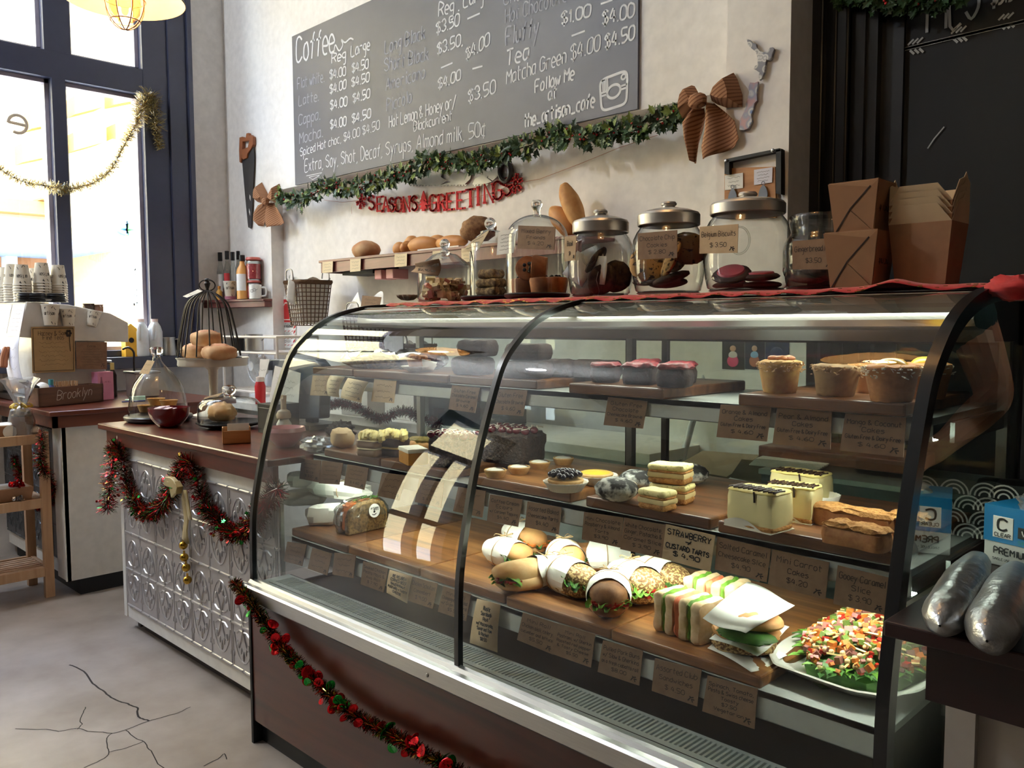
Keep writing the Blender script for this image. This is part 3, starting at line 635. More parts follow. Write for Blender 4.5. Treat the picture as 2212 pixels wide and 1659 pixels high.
# ================================================================ coffee counter by the window
cof = thing('coffee_counter', 'white panelled counter with red timber top under the window, behind the pine rack', 'counter', (-4.36, 1.36, 0)); KT = Matrix.Translation(-cof.location)
def fpart(q, name, m, **kw): q.xf(KT); return q.ob(name, m, cof, **kw)
q = MB(); q.box(XW + .01, -4.305, 1.27, 2.2, .887, .91); fpart(q, 'worktop', REDWOODY, smooth=False, bevel=.004)
q = MB(); q.box(XW + .01, -4.325, 1.29, 1.31, .83, .887); q.box(-4.345, -4.325, 1.29, 2.18, .83, .887); fpart(q, 'apron', REDWOODY, smooth=False)
q = MB(); q.box(-4.375, -4.36, 1.33, 2.15, .08, .83); q.box(-4.50, -4.36, 1.335, 1.352, .08, .83); q.box(XW + .01, -4.375, 1.36, 1.375, .08, .83); fpart(q, 'carcass', WHITEP, smooth=False)
q = MB(); q.box(XW + .02, -4.375, 1.395, 2.1, 0, .08); fpart(q, 'plinth', BLACKMAT, smooth=False)
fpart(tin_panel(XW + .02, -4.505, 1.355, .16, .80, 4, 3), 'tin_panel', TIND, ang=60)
# ================================================================ pine rack standing in front of it
RX0, RX1, RY1 = -4.735, -4.435, 1.30; RY0 = .45
rack = thing('pine_rack', 'low raw pine slatted rack at the left edge in front of the coffee counter', 'rack', (RX1, RY1, 0)); RT = Matrix.Translation(-rack.location)
def rpart(q, name, m=PINE, **kw): q.xf(RT); return q.ob(name, m, rack, smooth=False, bevel=.002, **kw)
zt_ = onX(100, 932, RX1).z
for x in (RX1, RX0 + .03):
    for y in (RY1, RY0): q = MB(); q.box(x - .03, x, y - .042, y, 0, zt_); rpart(q, 'leg')
ZR = [onX(100, 937, RX1).z, onX(100, 1076, RX1).z, onX(100, 1225, RX1).z]
for z in ZR:
    q = MB()
    for x in (RX1, RX0 + .02): q.box(x - .02, x, RY0, RY1 - .042, z - .045, z)
    for y in (RY1 - .03, RY0): q.box(RX0 + .02, RX1 - .02, y, y + .02, z - .045, z)
    rpart(q, 'shelf_frame')
    q = MB()
    for k in range(7): q.box(RX0 + .03 + k * .036, RX0 + .03 + k * .036 + .022, RY0, RY1 - .03, z - .016, z - .004)
    rpart(q, 'slats')
# ================================================================ counter right of the case
RZ = .885
rc = thing('right_counter', 'dark timber topped white counter at the right edge, beside the display case', 'counter', (-.40, 1.29, 0)); RM = Matrix.Translation(-rc.location)
def rcp(q, name, m, **kw): q.xf(RM); return q.ob(name, m, rc, smooth=False, **kw)
DKTOP = wood('dark_counter_timber', (14, 5, 6), (34, 12, 13), (48, 18, 18), 0, 2, .4)
q = MB(); q.box(-.465, 1.0, 1.215, 1.85, .862, RZ); rcp(q, 'worktop', DKTOP, bevel=.003)
q = MB(); q.box(-.415, 1.0, 1.245, 1.265, .775, .862); rcp(q, 'apron', DKTOP)
WG = mat('grey_white_board', (172, 164, 156), .5)
q = MB(); q.box(-.402, -.362, 1.29, 1.33, 0, .80); q.box(-.362, 1.0, 1.305, 1.32, 0, .80); q.box(-.402, -.39, 1.33, 1.8, 0, .8); rcp(q, 'carcass', WG)
# ================================================================ tinsel
def frame_path(path, n):
    pts = cat_rom(path, 8); d = [0]
    for a, b in zip(pts, pts[1:]): d.append(d[-1] + (b - a).length)
    o = []; j = 0
    for i in range(n):
        t = d[-1] * i / (n - 1)
        while j < len(d) - 2 and d[j + 1] < t: j += 1
        f = (t - d[j]) / max(d[j + 1] - d[j], 1e-9); p = pts[j].lerp(pts[j + 1], min(f, 1)); T = (pts[j + 1] - pts[j]).normalized()
        o.append((p, T))
    return o, d[-1]
def tinsel(path, rad, per_m, mats, wts, lw=.0011, taper=None, seed=1):
    rnd = random.Random(seed); q = MB(); fr, L = frame_path(path, 120); N = int(L * per_m)
    for i in range(N):
        k = rnd.randrange(0, 120); p, T = fr[k]; r = rad * (taper(k / 119) if taper else 1) * rnd.uniform(.65, 1.1)
        u = T.orthogonal().normalized(); v = T.cross(u); a = rnd.uniform(0, 2 * PI)
        d = (u * math.cos(a) + v * math.sin(a) + T * rnd.uniform(-.5, .5)).normalized(); sd = d.cross(T).normalized(); sd = (sd + T * rnd.uniform(-.8, .8)).normalized() * lw
        p = p + T * rnd.uniform(-.004, .004); m = rnd.choices(range(len(mats)), wts)[0]; b = d.cross(sd).normalized() * r * rnd.uniform(-.15, .15)
        m1 = p + d * r * .55 + b; e = p + d * r
        q.add([p - sd, p + sd, m1 + sd, m1 - sd, e + sd * .6, e - sd * .6], [(0, 1, 2, 3), (3, 2, 4, 5)], m)
    q.tube([p for p, T in fr[::3]], .0025, 5, len(mats) - 1)
    return q
def confetti(path, rad, n, sz, shape, mats, wts, seed=2):
    rnd = random.Random(seed); q = MB(); fr, L = frame_path(path, 120)
    for i in range(n):
        p, T = fr[rnd.randrange(2, 118)]; d = Vector((rnd.uniform(-1, 1), rnd.uniform(-1, .5), rnd.uniform(-1, 1))).normalized(); p = p + (d - T * d.dot(T)) * rad * rnd.uniform(.75, 1.1)
        nn = (Vector((rnd.uniform(-1, 1), rnd.uniform(-1, 1), rnd.uniform(-1, 1))) + Vector((.4, -.7, .2)) * 1.1).normalized(); u = nn.orthogonal().normalized(); v = nn.cross(u); m = rnd.choices(range(len(mats)), wts)[0]; s = sz * rnd.uniform(.8, 1.15)
        K = 10 if shape == 'star' else 14
        lo = [p + (u * math.cos(2 * PI * k / K) + v * math.sin(2 * PI * k / K) * (.8 if shape != 'star' else 1)) * s * (.5 if shape == 'star' and k % 2 else 1) + nn * (.12 * s * math.cos(4 * PI * k / K) if shape != 'star' else 0) for k in range(K)]
        q.hexa(lo, [x + nn * .0004 for x in lo], m)
    return q
TM = [DARKFOIL, REDFOIL, GREENFOIL, GOLDFOIL, SILVERF]
YT = 1.345
def pY(px, py, y=YT): return onY(px, py, y)
def garland(name, label, path, rad, per_m, mats, wts, stars=0, ssz=.008, shape='star', seed=1, smats=None, swts=None, lw=.0011, taper=None):
    o = Vector(path[0]); t = thing(name, label, 'garland', o); M = Matrix.Translation(-o)
    tinsel(path, rad, per_m, mats, wts, lw, taper, seed).xf(M).ob('tinsel_strands', mats, t, smooth=False)
    if stars: confetti(path, rad, stars, ssz, shape, smats or [REDFOIL, GREENFOIL, GOLDFOIL], swts or [6, 2, 1], seed + 5).xf(M).ob('foil_' + shape + 's', smats or [REDFOIL, GREENFOIL, GOLDFOIL], t, smooth=False)
    return t
garland('tinsel_garland', 'red and green star tinsel swagged in two loops across the pressed tin front', [pY(232, 1098), pY(238, 1050), pY(244, 985), pY(252, 966), pY(262, 985), pY(272, 1040), pY(290, 1082), pY(318, 1108), pY(350, 1092), pY(374, 1050), pY(396, 1008), pY(412, 1000), pY(424, 1040), pY(440, 1085), pY(470, 1125), pY(505, 1152), pY(540, 1140), onY(575, 1090, 1.35), onY(598, 1056, 1.355)], .046, 3600, TM, [7, 5, 1.2, .8, .5], 220, .0085)
garland('tinsel_garland', 'red and green star tinsel hanging down the coffee counter corner and behind the pine rack', [Vector((-4.36, 1.25, .815)), Vector((-4.37, 1.25, .74)), Vector((-4.40, 1.25, .66)), Vector((-4.46, 1.30, .57)), Vector((-4.50, 1.33, .50)), Vector((-4.56, 1.335, .45)), Vector((-4.7, 1.335, .40)), Vector((-4.85, 1.335, .40)), Vector((-5.0, 1.335, .46)), Vector((-5.15, 1.335, .6))], .034, 3600, TM, [7, 5, 1.2, 1, .5], 110, .008, seed=11)
YG = 1.222
garland('disc_garland', 'tinsel garland with big red and green foil discs across the timber case front', [Vector((X0 - .04, 1.232, .508))] + [onY(a, b, YG) for a, b in ((545, 1305), (575, 1350), (605, 1395), (640, 1430), (700, 1490), (765, 1545), (850, 1590), (930, 1635), (1010, 1680), (1100, 1720))], .024, 4600, [DARKFOIL, REDFOIL, GREENFOIL, GOLDFOIL], [8, 3, 1, 3], 84, .0155, 'disc', 21, [REDFOIL, GREENFOIL], [5, 4])
garland('gold_tinsel', 'pale gold tinsel draped across the shop window with a bunched end', [onX(-90, 290, XW + .05), onX(0, 365, XW + .05), onX(50, 392, XW + .05), onX(100, 402, XW + .05), onX(150, 408, XW + .05), onX(205, 393, XW + .05), onX(240, 365, XW + .05), onX(265, 320, XW + .05), onX(290, 275, XW + .05), onX(308, 230, XW + .055), onX(325, 205, XW + .06), onX(333, 250, XW + .07), onX(338, 285, XW + .06), onX(346, 320, XW + .06)], .055, 3000, [PALEGOLD, GOLDFOIL, SILVERF], [6, 2, 2], seed=31, lw=.0016, taper=lambda t: .8 if t < .72 else (1.35 if t < .93 else .7))
# ================================================================ boards in the case
ZB = {'top': 1.145, 'middle': .895, 'bottom': .643}; TH = .024
def board(shelf, pxl, pxr, yb_, depth, label, m, skew=0.0, back=None):
    y, z, h = SHV[shelf]; y += .004 + yb_
    a, b = onY(*pxl, y), onY(*pxr, y); w_ = b.x - a.x
    q = MB(); q.hexa([(0, 0, 0), (w_, skew * w_, 0), (w_, depth, 0), (0, depth, 0)], [(0, 0, TH), (w_, skew * w_, TH), (w_, depth, TH), (0, depth, TH)])
    return tag(q.ob('serving_board', m, loc=(a.x, y, z), smooth=False, bevel=.004), label, 'board', 'wooden boards on the ' + shelf + ' shelf')
for a in (('bottom', (630, 1152), (750, 1188), 0, .5, 'thin brown board at the far left of the bottom shelf under white wrapped parcels', ACACIA2),
          ('bottom', (752, 1188), (906, 1236), .002, .5, 'wooden board on the bottom shelf under the wrapped seeded loaf', ACACIA),
          ('bottom', (908, 1237), (1091, 1294), .003, .5, 'wooden board left of the paper wrapped rolls on the bottom shelf, mostly bare', ACACIA),
          ('bottom', (1093, 1290), (1318, 1372), -.002, .5, 'wooden board under the paper wrapped rolls on the bottom shelf', ACACIA),
          ('bottom', (1320, 1368), (1643, 1478), -.004, .52, 'wooden board under the club sandwiches on the bottom shelf', ACACIA),
          ('middle', (700, 976), (820, 1002), 0, .34, 'wooden board at the left end of the middle shelf under the cream slices', ACACIA2),
          ('middle', (822, 1001), (968, 1037), -.002, .36, 'thick wooden board under the grey iced cake slice on the middle shelf', ACACIA2),
          ('middle', (1016, 1031), (1233, 1087), 0, .40, 'wooden board under the row of small pale tarts on the middle shelf', ACACIA),
          ('middle', (1265, 1085), (1533, 1147), -.004, .42, 'wooden board under the pistachio slices on the middle shelf', ACACIA2),
          ('middle', (1550, 1139), (1928, 1224), -.006, .42, 'wooden board at the right of the middle shelf under the caramel slices', ACACIA2),
          ('top', (675, 797), (761, 804), 0, .3, 'wooden board at the left end of the top shelf under two cling wrapped packs', ACACIA2),
          ('top', (763, 801), (968, 823), -.01, .3, 'grey brown board on the top shelf under the paper cased pie', ACACIA2),
          ('top', (970, 814), (1160, 836), -.004, .33, 'wooden board on the top shelf under the plain dark brownie blocks', ACACIA2),
          ('top', (1228, 836), (1432, 866), -.025, .35, 'wooden board on the top shelf under the raspberry brownies', ACACIA2),
          ('top', (1594, 862), (1955, 897), -.03, .35, 'wooden board on the top shelf under the almond and coconut cakes', ACACIA2)):
    board(a[0], a[1], a[2], a[3], a[4], a[5], a[6])
# ================================================================ price cards
FERN = [[(0, .2), (.35, .75), (.8, .9)], [(.35, .75), (.2, .95)], [(.5, .55), (.95, .55)], [(.5, .6), (.75, .1)]]
CARDG = 'price cards along the shelf fronts'
def card(corners, plane, lines, label, m=KRAFT, ink=INK, hand=False, rim_=True, group=CARDG, logo=True, curl=0.0, name='price_card', thick=.0016, axis='y', cat='price card', fs=1.0):
    f = (lambda p: onY(p[0], p[1], plane)) if axis == 'y' else (lambda p: onX(p[0], p[1], plane))
    A, B, C_, D = [f(p) for p in corners]; o = (A + B + C_ + D) / 4
    t = thing(name, label, cat, o, group=group); A, B, C_, D = [p - o for p in (A, B, C_, D)]
    nb = (B - A).cross(D - A).normalized()
    if (nb.dot(EYE - o)) < 0: nb = -nb
    P = lambda u, v: A.lerp(B, u).lerp(D.lerp(C_, u), v) + nb * (curl * math.sin(v * PI * .9) * 1.0)
    q = MB(); n = 6 if curl else 1
    q.grid(lambda u, v: P(u, v), 1, n); q.ob('card', m, t, smooth=bool(curl), solid=thick)
    q = MB(); hgt = (D - A).length; nl = len(lines)
    for i, s in enumerate(lines):
        big = 1.0 if i == 0 or (i == 1 and nl > 3) else .85
        v = (.12 + .76 * (i + .72) / nl); hh = min(.62 / nl * .8, .19) * hgt * big * (1.15 if hand else 1.0) * fs
        wd = len(s) * .062 * (1.15 if hand else 1.0) * fs * (4.6 / max(nl, 4)); wd = min(.88, max(.12, wd)); u0, u1 = .5 - wd / 2, .5 + wd / 2
        up = (P(.5, v - .05) - P(.5, v)).normalized(); off = thick / 2 + .0006
        if s == '~':
            u0, u1 = (.22, .78) if i % 2 else (.16, .84); squiggle(q, P(u0, v), P(u1, v), up, hh * .7, .00045, nb, 0, off)
        else: write(q, s, P(u0, v), P(u1, v), up, hh, (.0011 if hand else .0006) * fs, nb, 0, 2, .2 if hand else .02, 0, off)
    if logo:
        s = .14
        for ln in FERN: q.ribbon([P(.80 + a * s, .97 - (b + .1) * s * 1.3) for a, b in ln], .0012, nb, 0, thick / 2 + .0006)
    q.ob('lettering', ink, t, smooth=False)
    return t
yt, ym, yb = 1.55 - .006, 1.47 - .006, 1.385 - .006
GF = 'Gluten Free'
card([(676, 811), (711, 811), (710, 855), (670, 854)], yt, ['~', '~', '~'], 'leftmost small pale card hanging from the top shelf', KRAFTL)
card([(713, 811), (745, 814), (735, 858), (712, 855)], yt - .004, ['~', '~', '~', '~'], 'curling pale paper card second from left on the top shelf', CREAM, curl=.012, logo=False)
card([(752, 816), (796, 825), (782, 870), (738, 859)], yt - .012, ['~', '~', '~', '~'], 'tilted pale card third from left on the top shelf', CREAM, curl=.008)
card([(809, 819), (857, 823), (851, 871), (802, 867)], yt, ['~', '~', '~'], 'upright pale grey card fourth from left on the top shelf', KRAFTL)
card([(977, 832), (1037, 838), (1026, 892), (969, 884)], yt, [GF, 'Chocolate Caramel', 'Brownie', '$ 4.60'], 'brown price card reading Gluten Free Chocolate Caramel Brownie')
card([(1073, 840), (1140, 843), (1130, 899), (1063, 894)], yt, [GF, 'Chocolate Brownie', '$ 4.60'], 'brown price card reading Gluten Free Chocolate Brownie behind the centre rim')
card([(1314, 857), (1399, 867), (1389, 926), (1304, 918)], yt, [GF, 'Chocolate', 'Cheesecake Brownie', '$ 4.60'], 'brown price card reading Gluten Free Chocolate Cheesecake Brownie')
GD = 'Gluten Free & Dairy Free'
card([(1557, 874), (1666, 880), (1657, 954), (1548, 944)], yt, ['Orange & Almond', 'Cakes', GD, '$ 4.60'], 'brown price card reading Orange & Almond Cakes')
card([(1679, 882), (1797, 890), (1794, 971), (1669, 959)], yt, ['Pear & Almond', 'Cakes', GD, '$ 4.60'], 'brown price card reading Pear & Almond Cakes')
card([(1826, 893), (1958, 902), (1951, 988), (1814, 973)], yt, ['Mango & Coconut', 'Cakes', GD, '$ 4.60'], 'brown price card reading Mango & Coconut Cakes')
card([(652, 991), (694, 995), (689, 1042), (647, 1034)], ym, ['~', '~', 'Slice', '$ 3.50'], 'brown card at the far left of the middle shelf')
card([(696, 995), (741, 1000), (733, 1047), (689, 1044)], ym - .002, ['~', '~', '~', '~'], 'brown card second from left on the middle shelf')
card([(751, 1003), (797, 1011), (787, 1058), (743, 1048)], ym, ['~', '~', '~', '$ 4.60'], 'brown card third from left on the middle shelf')
card([(826, 1021), (878, 1027), (863, 1081), (815, 1071)], ym - .003, ['~', '~', '~'], 'brown card fourth from left on the middle shelf, tilting forward')
card([(906, 1034), (959, 1042), (953, 1097), (896, 1084)], ym, ['~', '~', '~', '$ 4.90'], 'brown card fifth from left on the middle shelf below the dark cake')
card([(990, 1052), (1050, 1060), (1042, 1118), (979, 1104)], ym, ['~', 'Tarts', '~'], 'brown card behind the centre rim on the middle shelf ending in Tarts')
card([(1059, 1068), (1129, 1079), (1119, 1138), (1052, 1125)], ym, ['Coffee Cream', 'Eclairs', 'w/ Caramel Topping', '$4.40'], 'brown price card reading Coffee Cream Eclairs')
card([(1140, 1083), (1213, 1096), (1207, 1154), (1134, 1138)], ym, ['Assorted Baked', 'Cheesecake Tarts', '$4.40'], 'brown price card reading Assorted Baked Cheesecake Tarts')
card([(1262, 1106), (1347, 1118), (1340, 1183), (1257, 1165)], ym, ['Mini Chocolate', 'Raspberry & Almond', 'Tarts', '$3.90'], 'brown price card reading Mini Chocolate Raspberry & Almond Tarts')
card([(1349, 1118), (1439, 1134), (1431, 1206), (1340, 1186)], ym - .002, ['White Chocolate,', 'Ginger, Pistachio &', 'Caramel Slice', '$ 3.90'], 'brown price card reading White Chocolate Ginger Pistachio & Caramel Slice')
card([(1439, 1132), (1545, 1157), (1534, 1235), (1430, 1206)], ym - .005, ['STRAWBERRY', '+', 'CUSTARD TARTS', '$ 4.90'], 'pale kraft card hand lettered STRAWBERRY + CUSTARD TARTS', KRAFTL, INKBLK, True, logo=False, fs=1.1)
card([(1550, 1159), (1666, 1186), (1656, 1258), (1544, 1230)], ym, ['Salted Caramel', 'Cheesecake Slice', '$4.90'], 'brown price card reading Salted Caramel Cheesecake Slice')
card([(1669, 1186), (1792, 1215), (1783, 1295), (1659, 1262)], ym - .002, ['Mini Carrot', 'Cakes', '$4.20'], 'brown price card reading Mini Carrot Cakes')
card([(1810, 1221), (1922, 1248), (1913, 1329), (1800, 1304)], ym, ['Gooey Caramel', 'Slice', '$ 3.90'], 'brown price card reading Gooey Caramel Slice')
card([(621, 1170), (663, 1176), (653, 1223), (613, 1212)], yb, ['~', '~', '~', '~'], 'brown card at the far left of the bottom shelf')
card([(675, 1183), (717, 1196), (707, 1243), (665, 1228)], yb, ['~', '~', '~'], 'brown card second from left on the bottom shelf')
card([(723, 1194), (769, 1199), (764, 1249), (718, 1241)], yb - .002, ['~', '~', '~'], 'brown card third from left on the bottom shelf under the wrapped loaf')
card([(785, 1212), (839, 1228), (829, 1280), (779, 1262)], yb, ['Smoked Chicken', 'Pesto Mayo &', 'Avo Roll', '$ 7.90'], 'brown price card reading Smoked Chicken Pesto Mayo & Avo Roll')
card([(842, 1231), (891, 1245), (880, 1303), (836, 1280)], yb - .004, ['RE REUBEN', 'CORNED BEEF', 'SAUERKRAUT', 'MUSTARD + TASTY', 'CHEESE'], 'small pale card hand lettered CORNED BEEF SAUERKRAUT', KRAFTL, INKBLK, True, logo=False, curl=.003)
card([(891, 1245), (946, 1261), (935, 1315), (880, 1297)], yb - .002, ['Chicken Schnitzel', 'Camembert', '$ 9.00'], 'brown price card reading Chicken Schnitzel Camembert')
card([(958, 1266), (1018, 1284), (1007, 1342), (946, 1321)], yb, ['Mini Roll', 'Champagne Ham Salad', 'w/ Dijon Mustard', '$5.50'], 'brown price card reading Champagne Ham Salad behind the centre rim')
card([(1031, 1293), (1081, 1306), (1075, 1409), (1016, 1388)], yb - .006, ['Rustic', 'Sourdough', 'Roll', 'w/ Mozzarella,', 'Sundried Tom', '& Rocket', '$8.50'], 'long crumpled kraft tag hand lettered Rustic Sourdough Roll', KRAFTL, INKBLK, True, logo=False, curl=.004)
card([(1130, 1323), (1205, 1347), (1195, 1414), (1117, 1382)], yb, ['Mini Roll', 'Chicken aioli, celery,', 'cucumber and lettuce', '$5.50'], 'brown price card reading Mini Roll Chicken aioli celery')
card([(1206, 1347), (1286, 1370), (1277, 1442), (1192, 1412)], yb - .003, ['Mini Roll', 'Pastrami, w/ Gherkin', 'Roasted red pepper', '& Tasty Cheese', '$5.50'], 'brown price card reading Mini Roll Pastrami with roasted red pepper')
card([(1303, 1383), (1389, 1406), (1381, 1481), (1291, 1451)], yb, ['Pulled Pork Buns', 'w/ Slaw & Gherkins', 'on a fresh ciabatta roll', '$8.00'], 'brown price card reading Pulled Pork Buns')
card([(1415, 1422), (1516, 1447), (1506, 1526), (1408, 1492)], yb, ['Assorted Club', 'Sandwiches', '$ 4.50'], 'brown price card reading Assorted Club Sandwiches')
card([(1529, 1459), (1637, 1488), (1630, 1575), (1517, 1536)], yb, ['Spinach, Tomato,', 'Pesto & Swiss cheese', 'Toasty', '$7.50', 'Vegetarian'], 'brown price card reading Spinach Tomato Pesto & Swiss cheese Toasty')
# ================================================================ food materials
SPONGE = mat('yellow_sponge', (206, 164, 92), .8, col2=(188, 140, 74), scale=60, bump=.3, bscale=120)
CRUMB = mat('golden_crumble', (204, 150, 84), .85, col2=(168, 112, 56), scale=150, bump=.8, bscale=220, bdist=.004)
CARAM = mat('caramel_slice', (176, 118, 66), .7, col2=(154, 98, 52), scale=90, bump=.4, bscale=150)
CHOC = mat('dark_brownie', (44, 28, 24), .75, col2=(62, 40, 32), scale=70, bump=.6, bscale=120, bdist=.004)
CHOCG = mat('chocolate_flakes', (44, 32, 26), .65, col2=(78, 58, 46), scale=110, bump=1.0, bscale=140, bdist=.008)
CHOCI = mat('chocolate_icing', (60, 36, 26), .4)
RASP = mat('raspberry_top', (104, 24, 34), .5, col2=(150, 50, 56), scale=90, bump=.5, bscale=150)
CREAMW = mat('cream', (240, 226, 176), .5, col2=(248, 238, 200), scale=30)
CREAMY = mat('yellow_cream', (240, 222, 140), .5, col2=(220, 178, 90), scale=22, lo=.45, hi=.8)
PASTRY = mat('shortcrust', (222, 184, 124), .65, col2=(204, 156, 92), scale=60, bump=.2)
CUSTARD = mat('custard', (238, 190, 62), .3)
ICING = mat('white_icing', (246, 240, 224), .45)
BERRY = mat('dark_berries', (30, 22, 40), .2, coat=.4)
CHERRY = mat('cherries', (92, 10, 22), .15, coat=.5)
CASEP = mat('paper_case', (232, 226, 212), .7)
SHRED = mat('coconut_shreds', (240, 232, 214), .7)
ALMOND = mat('flaked_almond', (214, 178, 134), .6)
BREADC = mat('bread_crust', (186, 128, 72), .65, col2=(216, 166, 106), scale=14, bump=.2, bscale=60)
BREADD = mat('brown_bread_crust', (116, 74, 44), .7, col2=(152, 104, 62), scale=30, bump=.4, bscale=80)
BREADR = mat('rustic_crust', (206, 150, 84), .6, col2=(232, 196, 140), scale=16, bump=.3, bscale=50)
SEEDB = mat('seeded_bread', (120, 84, 48), .7, col2=(216, 182, 124), scale=170, lo=.48, hi=.56, bump=.7, bscale=190, bdist=.004)
MULTIG = mat('multigrain_bread', (150, 122, 78), .75, col2=(100, 78, 46), scale=120, lo=.45, hi=.6, bump=.5, bscale=150)
WRAP = mat('sandwich_paper', (242, 240, 230), .55, bump=.12, bscale=40, bdist=.004)
LETT = mat('lettuce', (86, 140, 40), .5, col2=(130, 176, 70), scale=40)
ROCKET = mat('rocket_leaf', (52, 98, 34), .5, col2=(78, 128, 48), scale=40)
CARROT = mat('carrot', (222, 122, 50), .5)
TOM = mat('tomato', (158, 34, 26), .3)
CHEESE = mat('cheese', (236, 190, 110), .5)
SWEETP = mat('pumpkin', (200, 122, 46), .5, col2=(176, 92, 30), scale=60)
GHERK = mat('gherkin', (92, 112, 48), .4)
CHICK = mat('chickpea', (214, 184, 136), .5)
ONION = mat('red_onion', (140, 92, 84), .4)
def gp(px, py, z): return onZ(px, py, z)
def single(q, name, m, label, cat, loc, rz=0, group=None, **kw): return tag(q.ob(name, m, loc=loc, rz=rz, **kw), label, cat, group)
def shreds(q, n, r0, r1, z, ln, mi=0, th=.0012, drop=.0):
    for i in range(n):
        a = random.uniform(0, 2 * PI); r = random.uniform(r0, r1); p = Vector((r * math.cos(a), r * math.sin(a), z + random.uniform(0, .004) - (drop * random.random() ** 2 if r > r1 * .9 else 0)))
        d = Vector((random.uniform(-1, 1), random.uniform(-1, 1), random.uniform(-.4, .5))).normalized() * ln * random.uniform(.5, 1)
        q.obox(p, d / 2, Vector((-d.y, d.x, 0)).normalized() * th, (0, 0, th * .6), mi)
# ---- top shelf
zt2 = ZB['top'] + TH
def muffin(px, py, w_, h, label, top='almond', tilt=(0, 0, 0), body=SPONGE, y=None):
    p = gp(px, py, zt2) if y is None else Vector((onY(px, py, y).x, y, zt2)); t = thing('muffin', label, 'muffin', p, group='small cakes at the right of the top shelf', rot=tilt)
    r = w_ / 2; q = MB(); q.lathe([(0, 0), (r * .72, 0), (r * .78, h * .1), (r * .9, h * .6), (r, h * .86), (r * .98, h * .95), (r * .7, h * 1.0), (0, h * 1.02)], n=28, jit=.0012); q.ob('cake', body, t, ang=60)
    q = MB()
    shreds(q, 260, r * .72, r * 1.08, h * .88, .009, 0, .0013, h * .25); q.ob('topping', SHRED if top == 'coco' else ALMOND, t, smooth=False)
    if top == 'almond': q = MB(); [q.blob((random.uniform(-.3, .3) * r, random.uniform(-.3, .3) * r, h * 1.05), r * .35, r * .25, .006, .3, 4, 8, 6, seed=i) for i in range(5)]; q.ob('orange_slice', SWEETP, t)
    elif top == 'coco': q = MB(); q.blob((0, 0, h * .95), r * .6, r * .6, h * .22, .08, 3); q.ob('glazed_fruit', CUSTARD, t)
    return t
muffin(1684, 848, .086, .066, 'yellow muffin with orange slice and almond flakes on the top shelf, leftmost of its board', 'almond')
muffin(1803, 855, .090, .060, 'plain almond crusted muffin leaning, in the middle of the top right board', 'plain', (0, .06, .5), mat('pear_sponge', (176, 140, 92), .8, col2=(150, 116, 74), scale=50, bump=.3))
muffin(1876, 847, .084, .058, 'almond muffin behind the leaning muffin on the top shelf', 'plain', body=BREADC, y=1.72)
muffin(1925, 866, .094, .066, 'coconut muffin with a glazed mango dome on the top shelf', 'coco', body=CARAM)
muffin(1999, 848, .088, .066, 'coconut muffin furthest right on the top shelf, seen past the end rim', 'coco', body=CARAM, y=1.66)
def slab(name, px, py, z, wx, wy, h, rz, label, cat, m, topm=None, group=None, amp=.003, fr=60, st=.012, y=None):
    p = gp(px, py, z) if y is None else Vector((onY(px, py, y).x, y, z))
    q = MB(); q.nbox(-wx / 2, wx / 2, -wy / 2, wy / 2, 0, h, amp, fr, st, 0, random.random() * 20, 1 if topm else None)
    return single(q, name, [m, topm] if topm else m, label, cat, p, rz, group, ang=70)
GB = 'brownies on the top shelf'
for px, y, dz, wx, wy, h, lb in ((1022, 1.61, 0, .105, .08, .050, 'dark brownie block, lower left of the brownie pile'), (1033, 1.62, .051, .10, .08, .046, 'dark brownie block on top of the left pile'),
                                 (1140, 1.60, 0, .125, .08, .046, 'dark brownie block, front lower block right of the centre rim'), (1143, 1.61, .047, .112, .08, .042, 'dark brownie block lying on the front lower block'),
                                 (1212, 1.70, 0, .10, .075, .046, 'dark brownie block at the back behind the front pile'), (1290, 1.73, 0, .12, .075, .046, 'dark brownie block at the back, furthest right of the plain ones')):
    q = MB(); q.nbox(-wx / 2, wx / 2, -wy / 2, wy / 2, 0, h, .0035, 45, .012, 0, px)
    single(q, 'brownie', CHOC, lb, 'brownie', (onY(px, 800, y).x, y, zt2 + dz), .2, GB, ang=70)
GR = 'raspberry brownies on the top shelf'
for px, y, wx, wy, h, lb in ((1308, 1.60, .064, .06, .048, 'raspberry topped brownie standing alone at the left of its board'), (1384, 1.605, .078, .065, .050, 'raspberry topped brownie in the middle of the group of four'),
                             (1458, 1.585, .076, .065, .052, 'raspberry topped brownie with pale cheesecake edge, at the right front'), (1398, 1.70, .064, .06, .054, 'raspberry topped brownie at the back left of the group'), (1470, 1.68, .07, .06, .052, 'raspberry topped brownie at the back right of the group')):
    t = thing('raspberry_brownie', lb, 'brownie', (onY(px, 800, y).x, y, zt2), .35, GR)
    q = MB(); q.nbox(-wx / 2, wx / 2, -wy / 2, wy / 2, 0, h * .8, .003, 50, .012, 0, px); q.ob('cake', CHOC, t, ang=70)
    q = MB(); q.nbox(-wx / 2 - .001, wx / 2 + .001, -wy / 2 - .001, wy / 2 + .001, h * .74, h, .004, 70, .009, 0, px + 3); q.ob('topping', RASP, t, ang=70)
